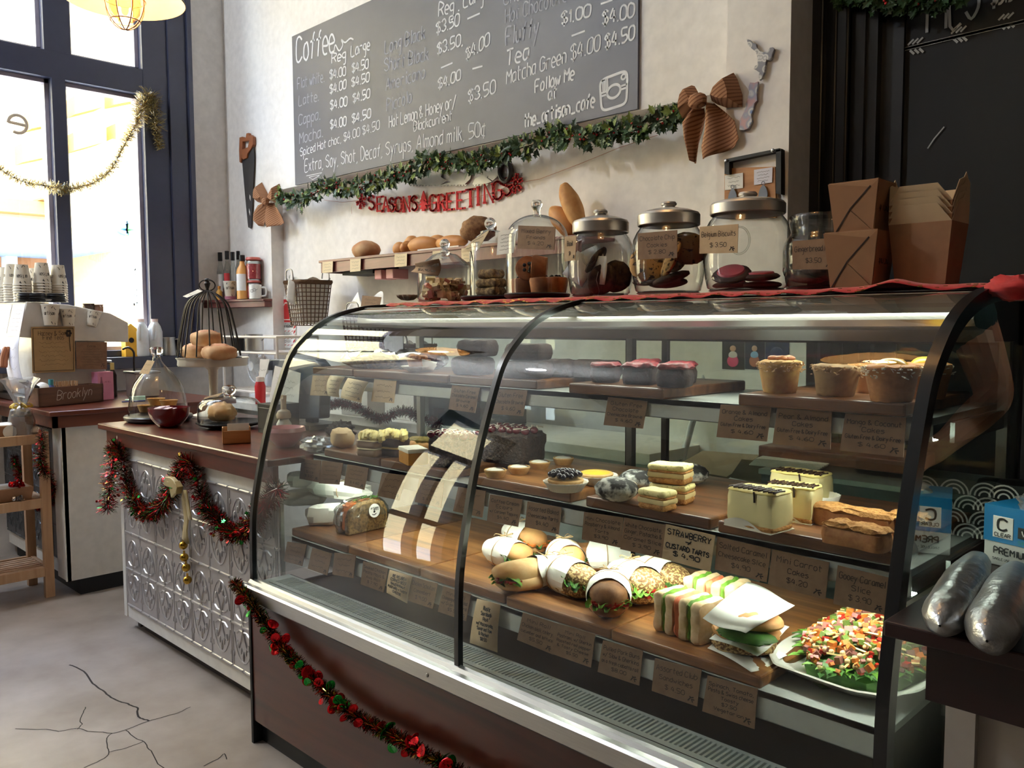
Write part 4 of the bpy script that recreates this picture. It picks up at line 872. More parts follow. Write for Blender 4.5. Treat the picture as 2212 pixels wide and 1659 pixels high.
for px, py, y, lb, sc in ((800, 797, 1.63, 'cling wrapped filled roll at the left of the top shelf', 1), (905, 787, 1.70, 'cling wrapped dark slice propped behind the wrapped roll', .9)):
    t = thing('wrapped_roll', lb, 'wrapped food', (onY(px, 790, y).x, y, zt2), .1, 'cling wrapped packs on the top shelf')
    q = MB(); q.blob((0, 0, .018), .115 * sc, .045, .022, .1, 3, 20, 10); q.ob('bread', MULTIG if sc == 1 else CHOC, t)
    q = MB(); q.blob((0, 0, .036), .105 * sc, .042, .016, .25, 9, 24, 8); q.ob('filling', ROCKET if sc == 1 else ONION, t)
    q = MB(); q.blob((0, 0, .03), .128 * sc, .055, .036, .16, 7, 28, 14, flat=.03); q.ob('cling_film', CLING, t, ang=20)
t = thing('paper_case_pie', 'small brown crumble pie tipped in a white paper case on the top shelf', 'pie', gp(905, 803, zt2), .3)
q = MB(); q.lathe([(0, .004), (.026, .004), (.034, .03), (.036, .036)], n=24); q.lathe([(.036, .036), (0, .038)], n=24); q.ob('pastry', CARAM, t)
q = MB(); [q.blob((.024 * math.cos(i * 2.4) * (i / 14) ** .5, .024 * math.sin(i * 2.4) * (i / 14) ** .5, .042), .010, .010, .008, .2, 3, 8, 6, seed=i) for i in range(15)]; q.ob('crumble', CARAM, t)
q = MB(); q.lathe([(0, .001), (.030, .002), (.047, .012), (.052, .018)], n=48, flute=24, fa=.04); q.grid(lambda u, v: (.03 + .035 * u, -.02 - .01 * v + .03 * u * v, .005 + .035 * v * (1 - u * .3)), 4, 4); q.ob('paper_case', CASEP, t, solid=.0005)
# ================================================================ middle shelf
zm = ZB['middle'] + TH
def atp(px, py, z, y=None): return gp(px, py, z) if y is None else Vector((onY(px, py, y).x, y, z))
t = thing('wrapped_chocolates', 'crinkled cellophane pack lying at the far left of the middle shelf', 'wrapped food', atp(690, 990, ZB['middle'], 1.52), .3)
q = MB(); q.blob((0, 0, .02), .07, .05, .028, .35, 6, 22, 12, flat=.02); q.ob('cellophane', CELLO, t, ang=15); q = MB()
for i in range(5): q.obox((random.uniform(-.04, .04), random.uniform(-.03, .03), .010 + .006 * (i % 2)), (.028, .01 * (i % 3 - 1), 0), (0, .007, 0), (0, 0, .004))
q.ob('chocolate_stick', CHOCI, t)
single(MB().blob((0, 0, .035), .055, .045, .04, .5, 8, 22, 14, flat=.035), 'chocolate_flake_cake', CHOCG, 'dark cake covered in chocolate flakes behind the pale roll on the middle shelf', 'cake', atp(735, 945, ZB['middle'], 1.68), ang=20)
t = thing('cream_roll', 'pale tan rolled cake piece at the left of the middle shelf', 'cake', atp(740, 975, zm, 1.53), -.25)
q = MB(); q.blob((0, 0, .03), .05, .035, .032, .15, 4, 20, 12, flat=.03, pw=.8); q.ob('sponge', mat('pale_sponge', (206, 178, 140), .8, bump=.3), t)
def layer_slice(px, py, y, wx, wy, lays, label, rz, pipe=True):
    t = thing('layer_cake_slice', label, 'cake slice', atp(px, py, zm, y), rz, 'piped cream layer slices'); z = 0
    for nm, m, h in lays:
        q = MB(); q.nbox(-wx / 2, wx / 2, -wy / 2, wy / 2, z, z + h, .002, 60, .01, 0, z * 50); q.ob(nm, m, t, ang=70); z += h
    if pipe:
        q = MB()
        for i in range(9):
            x = -wx * .5 + wx * i / 8; q.blob((x, .008 * math.sin(i * 2), z + .008 + .004 * (i % 2)), .013, wy * .5, .016, .35, 4, 12, 8, seed=i, rot=Matrix.Rotation(.5, 3, 'Z'))
        q.ob('piped_cream', CREAMY, t, ang=50)
    return t
layer_slice(805, 980, 1.495, .075, .07, (('sponge', mat('grey_sponge', (150, 124, 100), .85, bump=.3), .02), ('cream', CREAMW, .005), ('sponge', MATS['grey_sponge'], .02), ('cream', CREAMW, .004)), 'greyish layered slice topped with yellow piped cream, left of the pair', .25)
layer_slice(852, 975, 1.54, .075, .07, (('sponge', CHOCI, .022), ('cream', CREAMY, .006), ('chocolate', CHOCI, .024)), 'chocolate layered slice topped with yellow piped cream, right of the pair', .25)
t = thing('pistachio_eclair', 'golden eclair with chopped pistachio top behind the caramel wedge', 'eclair', atp(905, 955, zm, 1.64), .3)
q = MB(); q.blob((0, 0, .02), .07, .03, .024, .05, 3, 20, 10); q.ob('pastry', BREADC, t); q = MB(); q.blob((.01, 0, .034), .058, .026, .013, .25, 12, 20, 10); q.ob('nut_topping', mat('pistachio', (104, 92, 40), .8, col2=(140, 116, 60), scale=120, bump=.6), t)
t = thing('caramel_wedge', 'golden caramel slice with white iced top near the front of the middle shelf', 'cake slice', atp(893, 1000, zm, 1.49), -.35)
q = MB(); q.nbox(-.045, .045, -.03, .03, 0, .036, .001, 60, .012); q.ob('caramel', mat('amber_caramel', (198, 140, 64), .35, sss=.1), t, ang=70); q = MB(); q.nbox(-.046, .046, -.031, .031, .034, .045, .001, 60, .012); q.ob('icing', ICING, t, ang=70)
for px, y, wx, wy, h, lb in ((982, 1.535, .13, .085, .082, 'dark chocolate cake block with glossy cherries and cream drizzle, left of the centre rim'), (1108, 1.70, .16, .11, .088, 'big chocolate flake cake with a red cherry top, just right of the centre rim')):
    t = thing('cherry_cake', lb, 'cake', (onY(px, 1000, y).x, y, zm), .2, 'chocolate cherry cakes')
    q = MB(); q.nbox(-wx / 2, wx / 2, -wy / 2, wy / 2, 0, h, .006, 55, .009, 0, px); q.ob('cake', CHOCG, t, ang=30)
    for i in range(16 if px > 1000 else 12):
        u, v = (i % (6 if px > 1000 else 4)) / (5 if px > 1000 else 3) - .5, (i // (6 if px > 1000 else 4)) / 2 - .5; q = MB(); q.blob((u * wx * .86 + random.uniform(-.004, .004), v * wy * .7, h + .006), .013, .013, .011, .12, 3, 10, 8, seed=i); q.ob('cherry', CHERRY, t)
    q = MB()
    for i in range(7): q.tube(cat_rom([(-wx * .42 + i * wx * .14 + .008 * math.sin(k * 2.2 + i), -wy * .5 + k * wy * .16, h + .013 + .004 * math.sin(k * 3)) for k in range(7)], 3), .0014, 5)
    q.ob('cream_drizzle', ICING, t)
for i, (px, py) in enumerate(((1070, 1033), (1121, 1026), (1166, 1015), (1217, 1006))):
    t = thing('iced_tartlet', ('first', 'second', 'third', 'fourth')[i] + ' from left in the row of four small white iced tarts', 'tart', gp(px, py - 3, zm), .3, 'small iced tarts')
    q = MB(); q.lathe([(0, 0), (.021, 0), (.0265, .010), (.029, .017), (.0275, .020), (.024, .017)], n=28, flute=14, fa=.015); q.ob('pastry', PASTRY, t)
    q = MB(); q.lathe([(.026, .017), (.018, .0215), (0, .023)], n=24); q.ob('icing', ICING, t)
    q = MB(); q.lathe([(.0262, .0176), (.018, .0222), (0, .0236)], n=16, arc=(.2, 1.7)); q.ob('chocolate_half', CHOCI, t)
def cased(px, py, label, fill, y=None):
    t = thing('paper_case_tart', label, 'tart', atp(px, py, zm, y), 0, 'tarts in pleated paper cases')
    q = MB(); q.lathe([(0, .001), (.036, .001), (.050, .020), (.053, .024)], n=72, flute=30, fa=.035); q.ob('paper_case', CASEP, t, solid=.0004, ang=80)
    q = MB(); q.lathe([(0, .003), (.034, .003), (.043, .026), (.040, .029), (0, .027)], n=30); q.ob('pastry', PASTRY, t)
    if fill == 'berry':
        for i in range(34):
            r = .036 * math.sqrt(i / 34); a = i * 2.4; q = MB(); q.blob((r * math.cos(a), r * math.sin(a), .036 + .010 * (1 - (r / .036) ** 2) + random.uniform(0, .004)), .0075, .0075, .007, .06, 3, 8, 6, seed=i); q.ob('berry', BERRY, t)
    else: q = MB(); q.lathe([(.041, .027), (.03, .031), (0, .033)], n=30); q.ob('custard', CUSTARD, t)
cased(1222, 1060, 'berry tart heaped with dark glazed berries in a white paper case', 'berry')
cased(1287, 1050, 'yellow custard tart in a white paper case behind the berry tart', 'custard', 1.60)
DUST = mat('dusted_chocolate', (38, 34, 34), .7, col2=(214, 214, 206), scale=38, lo=.46, hi=.60, detail=6, bump=.6, bscale=60, bdist=.004)
for px, py, y, r, lb in ((1332, 1082, None, .049, 'sugar dusted dark crinkle cookie at the front left of the group'), (1374, 1056, None, .042, 'sugar dusted dark crinkle cookie just behind the front one'),
                         (1432, 1028, 1.72, .042, 'sugar dusted dark crinkle cookie hidden behind the pistachio slices'), (1490, 1031, 1.76, .046, 'sugar dusted dark crinkle cookie at the back right')):
    q = MB(); q.blob((0, 0, r * .55), r, r * .95, r * .55, .10, 3.5, 26, 14, seed=px); single(q, 'crinkle_cookie', DUST, lb, 'cookie', atp(px, py, zm, y), 0, 'sugar dusted crinkle cookies', ang=50)
PIST = mat('pistachio_cream_top', (240, 226, 160), .6, col2=(176, 170, 90), scale=140, lo=.56, hi=.66, bump=.3)
for px, py, y, dz, rz, lb in ((1452, 1085, 1.555, 0, .18, 'pistachio topped pale slice, lower one of the stacked pair'), (1448, 1085, 1.555, .043, .2, 'pistachio topped pale slice lying on top of another'), (1420, 1103, 1.475, 0, -.05, 'pistachio topped pale slice alone at the front')):
    t = thing('pistachio_slice', lb, 'slice', (onY(px, py, y).x, y, zm + dz), rz, 'pistachio caramel slices'); wx, wy = .088, .06
    if dz == 0 and y < 1.5: wx, wy = .072, .05
    for nm, m, z0, z1, a in (('biscuit_base', CRUMB, 0, .014, .002), ('filling', mat('pale_filling', (232, 208, 150), .6), .013, .024, .001), ('biscuit_base', MATS['golden_crumble'], .023, .030, .002), ('icing', PIST, .029, .041, .0015)):
        q = MB(); q.nbox(-wx / 2, wx / 2, -wy / 2, wy / 2, z0, z1, a, 60, .01, 0, z0 * 90); q.ob(nm, m, t, ang=70)
for px, py, y, wx, wy, h, rz, lb in ((1640, 1146, 1.475, .104, .07, .072, -.1, 'tall pale cheesecake slice with chocolate zigzags, front left of the three'), (1715, 1128, 1.585, .095, .065, .068, .1, 'chocolate zigzag cheesecake slice in the middle of the three'), (1730, 1100, 1.72, .115, .07, .070, 0, 'chocolate zigzag cheesecake slice at the back in a paper case')):
    t = thing('cheesecake_slice', lb, 'cheesecake', (onY(px, py, y).x, y, zm), rz, 'chocolate zigzag cheesecake slices')
    q = MB(); q.nbox(-wx / 2, wx / 2, -wy / 2, wy / 2, .006, h, .0018, 40, .012, 0, px); q.ob('filling', mat('cheesecake', (238, 224, 166), .55, bump=.1), t, ang=70)
    q = MB(); q.nbox(-wx / 2 - .001, wx / 2 + .001, -wy / 2 - .001, wy / 2 + .001, 0, .010, .002, 60, .012); q.nbox(-wx / 2 - .0012, -wx / 2 + .004, -wy / 2, wy / 2, .0, h * .8, .001, 60, .012) if False else None; q.ob('biscuit_base', CRUMB, t, ang=70)
    q = MB(); q.nbox(-wx / 2, wx / 2, -wy / 2, wy / 2, h - .004, h + .003, .002, 50, .012, 0, 5); q.ob('caramel_top', CREAMY, t, ang=70)
    q = MB()
    for i in range(3): q.tube(cat_rom([(-wx * .48 + k * wx * .96 / 9, (-wy * .42 if (k + i) % 2 else wy * .1 * i), h + .004) for k in range(10)], 3), .0017, 6)
    q.tube([(wx * .1, -wy * .5, h + .002), (wx * .12, -wy * .515, h - .008), (wx * .12, -wy * .51, h - .018)], .002, 6); q.ob('chocolate_drizzle', CHOCI, t)
    q = MB(); q.prism([(-wx * .52, -wy * .55, 0), (wx * .5, -wy * .58, 0), (wx * .52, wy * .5, 0), (-wx * .5, wy * .52, 0)], (0, 0, .0012)); q.grid(lambda u, v: (-wx * .52 + wx * 1.02 * u, -wy * .53 - .002 * math.sin(u * 9), .02 * v * (.5 + .5 * math.sin(u * 5))), 8, 2); q.ob('baking_paper', CASEP, t)
t = thing('muffin_case', 'empty white pleated paper case standing behind the cheesecake slices', 'paper case', atp(1768, 1098, zm, 1.69)); q = MB(); q.lathe([(0, .001), (.03, .001), (.042, .035)], n=60, flute=24, fa=.05, arc=None); q.ob('pleats', CASEP, t, solid=.0005, ang=80)
for px, py, y, wx, wy, h, rz, lb in ((1846, 1142, 1.585, .165, .055, .040, -.12, 'long golden crumble slice, the upper one behind'), (1850, 1196, 1.462, .115, .052, .040, -.1, 'golden crumble slice at the front right of the middle shelf'), (1960, 1160, 1.60, .07, .06, .042, .1, 'golden crumble slice past the end rim on the middle shelf')):
    t = thing('crumble_slice', lb, 'slice', (onY(px, py, y).x, y, zm), rz, 'golden crumble slices')
    q = MB(); q.nbox(-wx / 2, wx / 2, -wy / 2, wy / 2, 0, h * .8, .0022, 50, .012, 0, px); q.ob('caramel', CARAM, t, ang=70); q = MB(); q.nbox(-wx / 2, wx / 2, -wy / 2, wy / 2, h * .72, h, .005, 130, .006, 0, py); q.ob('crumble_top', CRUMB, t, ang=40)
# ================================================================ bottom shelf
zb = ZB['bottom'] + TH
def parcel(px, py, y, dz, L, r, rz, label, seed, twine=True, tilt=0.0):
    t = thing('paper_parcel', label, 'paper parcel', (onY(px, py, y).x, y, zb + dz), group='white paper wrapped parcels', rot=(0, tilt, rz))
    q = MB(); q.blob((0, 0, r * .82), L / 2, r, r * .85, .22, 2.6, 12, 8, seed=seed, pw=.62, flat=r * .8); q.ob('paper', WRAP, t, ang=12)
    if twine: q = MB(); q.tube([(L * .06, r * 1.04 * math.cos(a), r * .82 + r * .9 * math.sin(a)) for a in [2 * PI * k / 20 for k in range(20)]], .0014, 5, closed=True); q.ob('twine', STRING, t)
parcel(660, 1138, 1.60, 0, .15, .036, .95, 'white paper parcel, lower left of the pile of four', 1, False); parcel(712, 1152, 1.505, 0, .15, .038, .95, 'white paper parcel, lower right of the pile of four', 5, False)
parcel(668, 1100, 1.62, .062, .15, .036, .9, 'white paper parcel, upper left of the pile of four', 9, False); parcel(735, 1105, 1.58, .066, .25, .036, .32, 'long white paper parcel tied with twine lying on top of the pile', 14)
t = thing('wrapped_loaf', 'cut multigrain sandwich in cling film with a round white sticker', 'sandwich', (onY(765, 1160, 1.50).x, 1.53, zb), 1.62)
q = MB(); lo = [(-.078, 0, 0), (.075, 0, 0), (.077, 0, .06), (.06, 0, .088), (.02, 0, .098), (-.03, 0, .094), (-.065, 0, .078), (-.078, 0, .05)]
q.prism([(a, -.035, c) for a, b, c in lo], (0, .022, 0)); q.prism([(a, .012, c) for a, b, c in lo], (0, .022, 0)); q.ob('bread', MULTIG, t, bevel=.006)
q = MB(); q.nbox(-.07, .07, -.014, .013, .004, .096, .006, 60, .009); q.ob('carrot_filling', CARROT, t, ang=30); q = MB()
for i in range(40): q.obox((random.uniform(-.05, .07), random.uniform(-.013, .012), .096 + random.uniform(-.006, .008)), (random.uniform(-.012, .012), .002, random.uniform(-.004, .006)), (0, .0015, 0), (0, 0, .001))
q.ob('salad_filling', ROCKET, t, smooth=False)
q = MB(); q.blob((0, 0, .047), .096, .044, .056, .14, 5, 30, 16, pw=.75, flat=.047); q.ob('cling_film', CLING, t, ang=14)
q = MB(); q.lathe([(0, 0), (.0215, 0), (.0215, .0008), (0, .0008)], (.014, -.0455, .066), 28, 0, (0, -1, .06)); st = q.ob('sticker', PAPER, t, smooth=False)
q = MB(); write(q, 'the', (.029, -.0467, .072), (.010, -.0467, .072), (0, 0, -1), .006, .0007, (0, -1, 0), 0, 2, .02, 0, .0003); write(q, 'artisan', (.027, -.0467, .064), (0, -.0467, .064), (0, 0, -1), .006, .0007, (0, -1, 0), 0, 2, .02, 0, .0003) if False else write(q, 'artisan', (-.001, -.0467, .072), (.029, -.0467, .072), (0, 0, 1), .006, .0007, (0, -1, 0), 0, 2, .02, 0, .0003)
q.tube(cat_rom([(.004, -.0468, .056), (.012, -.0468, .053), (.020, -.0468, .057)], 3), .0014, 5); q.blob((.013, -.0466, .063), .004, .0008, .004, nu=8, nv=5); q.ob('sticker_print', INKBLK, st, smooth=False)
def roll(px, py, y, L, r, dirv, label, bread, wr=(0, .62), fills=(), rise=0.0, seed=0, dz=0.0):
    # bread axis runs along +x (paper end at -x), filling slit faces +x and up
    d = Vector(dirv).normalized(); rz = math.atan2(d.y, d.x); t = thing('wrapped_roll', label, 'filled roll', (onY(px, py, y).x, y, zb + dz), group='paper wrapped filled rolls', rot=(0, rise, rz))
    q = MB(); q.blob((0, 0, r * .62), L / 2, r * .96, r * .60, .07, 2.2, 26, 16, seed=seed, pw=.82, flat=r * .58); q.ob('bread', bread, t, ang=60)
    q = MB(); q.blob((.012, 0, r * 1.12), L / 2 * .98, r * .92, r * .62, .07, 2.2, 26, 16, seed=seed + 3, pw=.82); q.ob('bread', bread, t, ang=60)
    for nm, m in fills:
        q = MB()
        for i in range(16):
            a = random.uniform(-1.15, 1.15); x = L / 2 * .9 * math.cos(a) ** .6 + random.uniform(-.004, .012); yy = r * .95 * math.sin(a); z = r * (.86 + random.uniform(-.12, .14))
            if nm == 'leaf': q.grid(lambda u, v: (x + (u - .5) * .03, yy + (v - .5) * .02 + .004 * math.sin(u * 6), z + .010 * (u - .6) * (v - .5) * 4 + .003 * math.cos(v * 8)), 3, 3)
            else: q.obox((x - .004, yy, z), (.016, .003, random.uniform(-.002, .004)), (0, .006, .001), (0, 0, .0025))
        q.ob(nm, m, t, smooth=(nm == 'leaf'))
    xa, xb = -L / 2 * 1.06 + L * wr[0], -L / 2 + L * wr[1]
    def sleeve(u, v):
        x = xa + (xb - xa) * v; k = max(.35, (1 - (abs(x) / (L / 2 * 1.12)) ** 2.6)) ** .5; a = 2 * PI * u; f = 1.08 + .035 * noise.noise(Vector((math.cos(a) * 2, math.sin(a) * 2, x * 30 + seed)))
        e = v > .99 and .006 * math.sin(3 * a) or 0
        return (x + e, r * k * f * math.cos(a), max(0, r * .9 + r * .94 * k * f * math.sin(a)))
    q = MB(); q.grid(sleeve, 22, 8); q.ob('paper_sleeve', WRAP, t, ang=18)
    q = MB(); xm = (xa + xb) / 2 + .006; k = max(.35, (1 - (abs(xm) / (L / 2 * 1.12)) ** 2.6)) ** .5
    q.tube([(xm, r * k * 1.13 * math.cos(a), max(.001, r * .9 + r * .98 * k * 1.03 * math.sin(a))) for a in [2 * PI * i / 22 for i in range(22)]], .0013, 5, closed=True)
    zt_ = r * 1.9 * k + .004
    for s in (-1, 1): q.tube(cat_rom([(xm, 0, zt_), (xm + .012, s * .012, zt_ + .007), (xm + .004, s * .022, zt_ + .002), (xm, 0, zt_)], 4), .0011, 5); q.tube(cat_rom([(xm, 0, zt_), (xm - .02, s * .014, zt_ + .004), (xm - .035, s * .02 + .01, zt_ - .004)], 4), .0011, 5)
    q.ob('twine', STRING, t); return t
F1 = (('leaf', ROCKET), ('carrot_slice', CARROT)); F2 = (('leaf', LETT), ('tomato_slice', TOM)); F3 = (('leaf', ROCKET),); F4 = (('pepper_strip', TOM), ('leaf', LETT))
roll(1134, 1165, 1.68, .18, .040, (.95, -.3, 0), 'paper wrapped roll at the back left with carrot showing at its open end', BREADC, (0, .66), F1, seed=2, dz=.012)
roll(1098, 1230, 1.555, .15, .042, (1, -.1, 0), 'short paper wrapped white roll at the far left of the rolls', BREADC, (0, .78), F3, seed=5)
roll(1140, 1268, 1.462, .165, .042, (-.35, -.94, 0), 'crusty baguette roll at the front left, bare golden end toward the left', BREADR, (0, .40), F2, seed=8)
roll(1228, 1275, 1.51, .18, .045, (.95, -.25, 0), 'seeded roll in paper left of the frontmost roll', SEEDB, (0, .74), F3, seed=11)
roll(1285, 1208, 1.69, .17, .042, (-.7, -.7, 0), 'brown roll in paper at the back, open end to the left', BREADD, (0, .62), F3, seed=14)
roll(1315, 1310, 1.468, .155, .047, (.6, -.8, 0), 'frontmost roll in paper with its plain brown end pointing at the glass', BREADD, (0, .74), F4, seed=17)
roll(1372, 1270, 1.58, .165, .047, (.92, -.38, 0), 'seeded roll with a red pepper strip, right of the frontmost roll', SEEDB, (0, .72), F4, seed=20)
roll(1428, 1255, 1.665, .165, .044, (.95, -.3, 0), 'seeded roll in paper at the far right of the rolls', SEEDB, (0, .72), F3, seed=23)
roll(1222, 1240, 1.60, .15, .042, (.8, -.5, 0), 'paper wrapped roll in the middle of the heap, mostly hidden', BREADC, (0, .75), F3, seed=26, dz=.014)
WHITEB = mat('white_sandwich_bread', (226, 200, 160), .8, col2=(206, 176, 132), scale=60, bump=.3)
for px, py, y, w_, d_, h, rz, lb in ((1487, 1395, 1.475, .122, .085, .086, -.12, 'tall club sandwich stack with salmon and lettuce at the front of its board'), (1548, 1320, 1.63, .125, .085, .080, .05, 'tall club sandwich stack behind the front one')):
    t = thing('club_sandwich', lb, 'sandwich', (onY(px, py, y).x, y, zb), rz, 'club sandwiches'); x = -w_ / 2
    for i, (nm, m, f) in enumerate((('bread', WHITEB, .17), ('lettuce', LETT, .07), ('bread', WHITEB, .15), ('salmon', mat('salmon', (226, 120, 84), .45, col2=(236, 150, 110), scale=30), .12), ('bread', WHITEB, .16), ('lettuce', LETT, .08), ('bread', WHITEB, .18))):
        e = 0 if nm == 'bread' else -.002
        q = MB(); q.nbox(x, x + w_ * f / .93, -d_ / 2 - e, d_ / 2 + e, 0, h - e - (.003 if nm == 'salmon' else 0), .0022 if nm == 'bread' else .004, 70, .008, 0, i + px); q.ob(nm, m, t, ang=60); x += w_ * f / .93
PAPW = mat('greaseproof_paper', (244, 246, 240), .5)
t = thing('toasted_sandwich', 'pesto toasted sandwiches stacked between squares of white paper', 'sandwich', (onY(1615, 1400, 1.50).x, 1.50, zb), 0); lc = Vector(t.location)
def sheet(c, z, par): q = MB(); P = [onZ(a, b, z) - lc for a, b in c]; q.grid(lambda u, v: P[0].lerp(P[1], u).lerp(P[3].lerp(P[2], u), v) + Vector((0, 0, .004 * math.sin(u * 5 + v * 3))), 8, 8); q.ob('paper_square', PAPW, par, solid=.0006)
sheet([(1528, 1400), (1600, 1360), (1700, 1420), (1622, 1452)], zb + .003, t); sheet([(1532, 1380), (1620, 1330), (1705, 1358), (1636, 1418)], zb + .036, t); sheet([(1615, 1257), (1717, 1304), (1611, 1372), (1518, 1336)], zb + .088, t)
for px, py, z, r, m, h in ((1606, 1408, .004, .062, SEEDB, .026), (1612, 1378, .040, .064, BREADC, .016), (1620, 1356, .066, .062, BREADC, .015)):
    p = onZ(px, py - 8, zb + z) - lc; q = MB(); q.blob((p.x, p.y, z + h / 2), r, r * .72, h / 2 + .004, .06, 3, 26, 10, seed=px, pw=.7, rot=Matrix.Rotation(.5, 3, 'Z')); q.ob('bread', m, t)
p = onZ(1612, 1372, zb + .06) - lc; q = MB(); q.blob((p.x, p.y, .060), .058, .042, .004, .35, 8, 24, 8); q.ob('pesto', ROCKET, t)
# salad platter
t = thing('salad_platter', 'rectangular white platter heaped with pumpkin, chickpea and rocket salad', 'salad platter', (-.645, 1.655, ZB['bottom']), -.04)
def rrect(a, b, e, n=40, wav=0.0): return [(math.copysign(abs(math.cos(2 * PI * i / n)) ** e, math.cos(2 * PI * i / n)) * a * (1 + wav * math.sin(2 * PI * i / n * 12)), math.copysign(abs(math.sin(2 * PI * i / n)) ** e, math.sin(2 * PI * i / n)) * b * (1 + wav * math.sin(2 * PI * i / n * 12))) for i in range(n)]
q = MB(); pr = [(0.0, .0, .006), (.085, .16, .006), (.105, .185, .012), (.128, .212, .028), (.142, .226, .034), (.145, .229, .032), (.13, .213, .022), (.10, .18, .002), (0.0, .0, .0)]
vs = []; fs = []; N = 56
for a, b, z in pr: vs += [(x, y, z) for x, y in (rrect(a, b, .5, N, .012 if a > .12 else 0) if a else [(0, 0)] * N)]
for i in range(len(pr) - 1): fs += [(i * N + k, i * N + (k + 1) % N, (i + 1) * N + (k + 1) % N, (i + 1) * N + k) for k in range(N)]
q.add(vs, fs); q.ob('platter', mat('glazed_white_china', (226, 224, 214), .25), t, ang=50)
rs = random.Random(5); q = MB()
SM = [SWEETP, TOM, GHERK, CHICK, ONION, CARROT, mat('shredded_cheese', (232, 208, 140), .6), LETT, ROCKET]
def hz(x, y): return .02 + .075 * max(0, 1 - (x / .125) ** 2) ** .8 * max(0, 1 - (y / .205) ** 2) ** .8
for i in range(1100):
    a = rs.uniform(0, 2 * PI); r = rs.random() ** .6; x, y = .118 * r * math.cos(a), .195 * r * math.sin(a); z = hz(x, y) + rs.uniform(-.004, .008); k = rs.choices(range(7), [5, 3.5, 4, 4, 3.5, 2, 3])[0]
    R = Matrix.Rotation(rs.uniform(0, 6), 3, 'Z') @ Matrix.Rotation(rs.uniform(0, 6), 3, 'X'); s = rs.uniform(.0038, .0078)
    if k == 3: q.blob((x, y, z), .0055, .0055, .0055, .1, 2, 8, 6, k)
    elif k == 6: q.obox((x, y, z + .004), R @ Vector((.013, 0, 0)), R @ Vector((0, .0016, 0)), R @ Vector((0, 0, .0014)), k)
    else: q.obox((x, y, z), R @ Vector((s, 0, 0)), R @ Vector((0, s * .85, 0)), R @ Vector((0, 0, s * (.7 if k != 1 else .5))), k)
q.blob((0, 0, .012), .112, .19, .06, .2, 8, 30, 14, 8, flat=.01)
o = q.ob('chopped_salad', SM, t, ang=50); o['kind'] = 'stuff'
q = MB()
for i in range(130):
    a = rs.uniform(0, 2 * PI); x, y = rs.uniform(.095, .128) * math.cos(a), rs.uniform(.165, .208) * math.sin(a); L = rs.uniform(.02, .04); R = Matrix.Rotation(a + rs.uniform(-.8, .8), 3, 'Z'); z = .03 + rs.uniform(0, .012); w_ = rs.uniform(.005, .010)
    q.grid(lambda u, v: Vector((x, y, z)) + R @ Vector(((u - .4) * L, (v - .5) * 2 * w_ * (1 - (2 * u - 1) ** 2 * .9) * (1 + .35 * math.sin(u * 14)), .012 * u * (1 - u) + .004 * abs(v - .5))), 6, 2, 0 if rs.random() < .6 else 1)
o = q.ob('salad_leaves', [LETT, ROCKET], t); o['kind'] = 'stuff'
# ================================================================ on top of the case
ZT = 1.383
CLX = [(820 + i * 20, 0) for i in range(70)]
q = MB()
def cloth(u, v):
    x = -2.30 + (X1 + .02 + 2.30) * u; y = 1.715 + .24 * v
    z = 1.3805 + .0022 * noise.noise(Vector((x * 9, y * 8, 0))) * (1 if v > .1 else 2) + (.020 * math.exp(-((x + .655) / .035) ** 2) * max(0, 1 - v * 3)) - (.010 * (1 - v * 12) if v < .083 else 0) + .003 * math.sin(x * 70) * max(0, 1 - v * 9)
    return (x, y + .004 * math.sin(x * 22) * (1 - v), z)
q.grid(cloth, 150, 24)
cl = tag(q.ob('table_runner', REDCLOTH, solid=.0015), 'red cloth runner with gold thread laid along the top of the display case', 'cloth')
q = MB(); rs = random.Random(3)
for i in range(170): u = rs.random(); p = Vector(cloth(u, rs.choice((0, .03, .06)))); q.obox(p + Vector((0, -.0012, .0006)), (.004, 0, 0), (0, .0006, 0), (0, 0, .0006))
q.ob('gold_thread', GOLDFOIL, cl, smooth=False)
YJ = 1.835
def jpos(px, y=YJ): p = onY(px, 640, y); return Vector((p.x, y, ZT))
def zpx(py, px, y=YJ): return onY(px, py, y).z - ZT
LIDM = mat('lid_steel', (206, 202, 196), .36, .9)
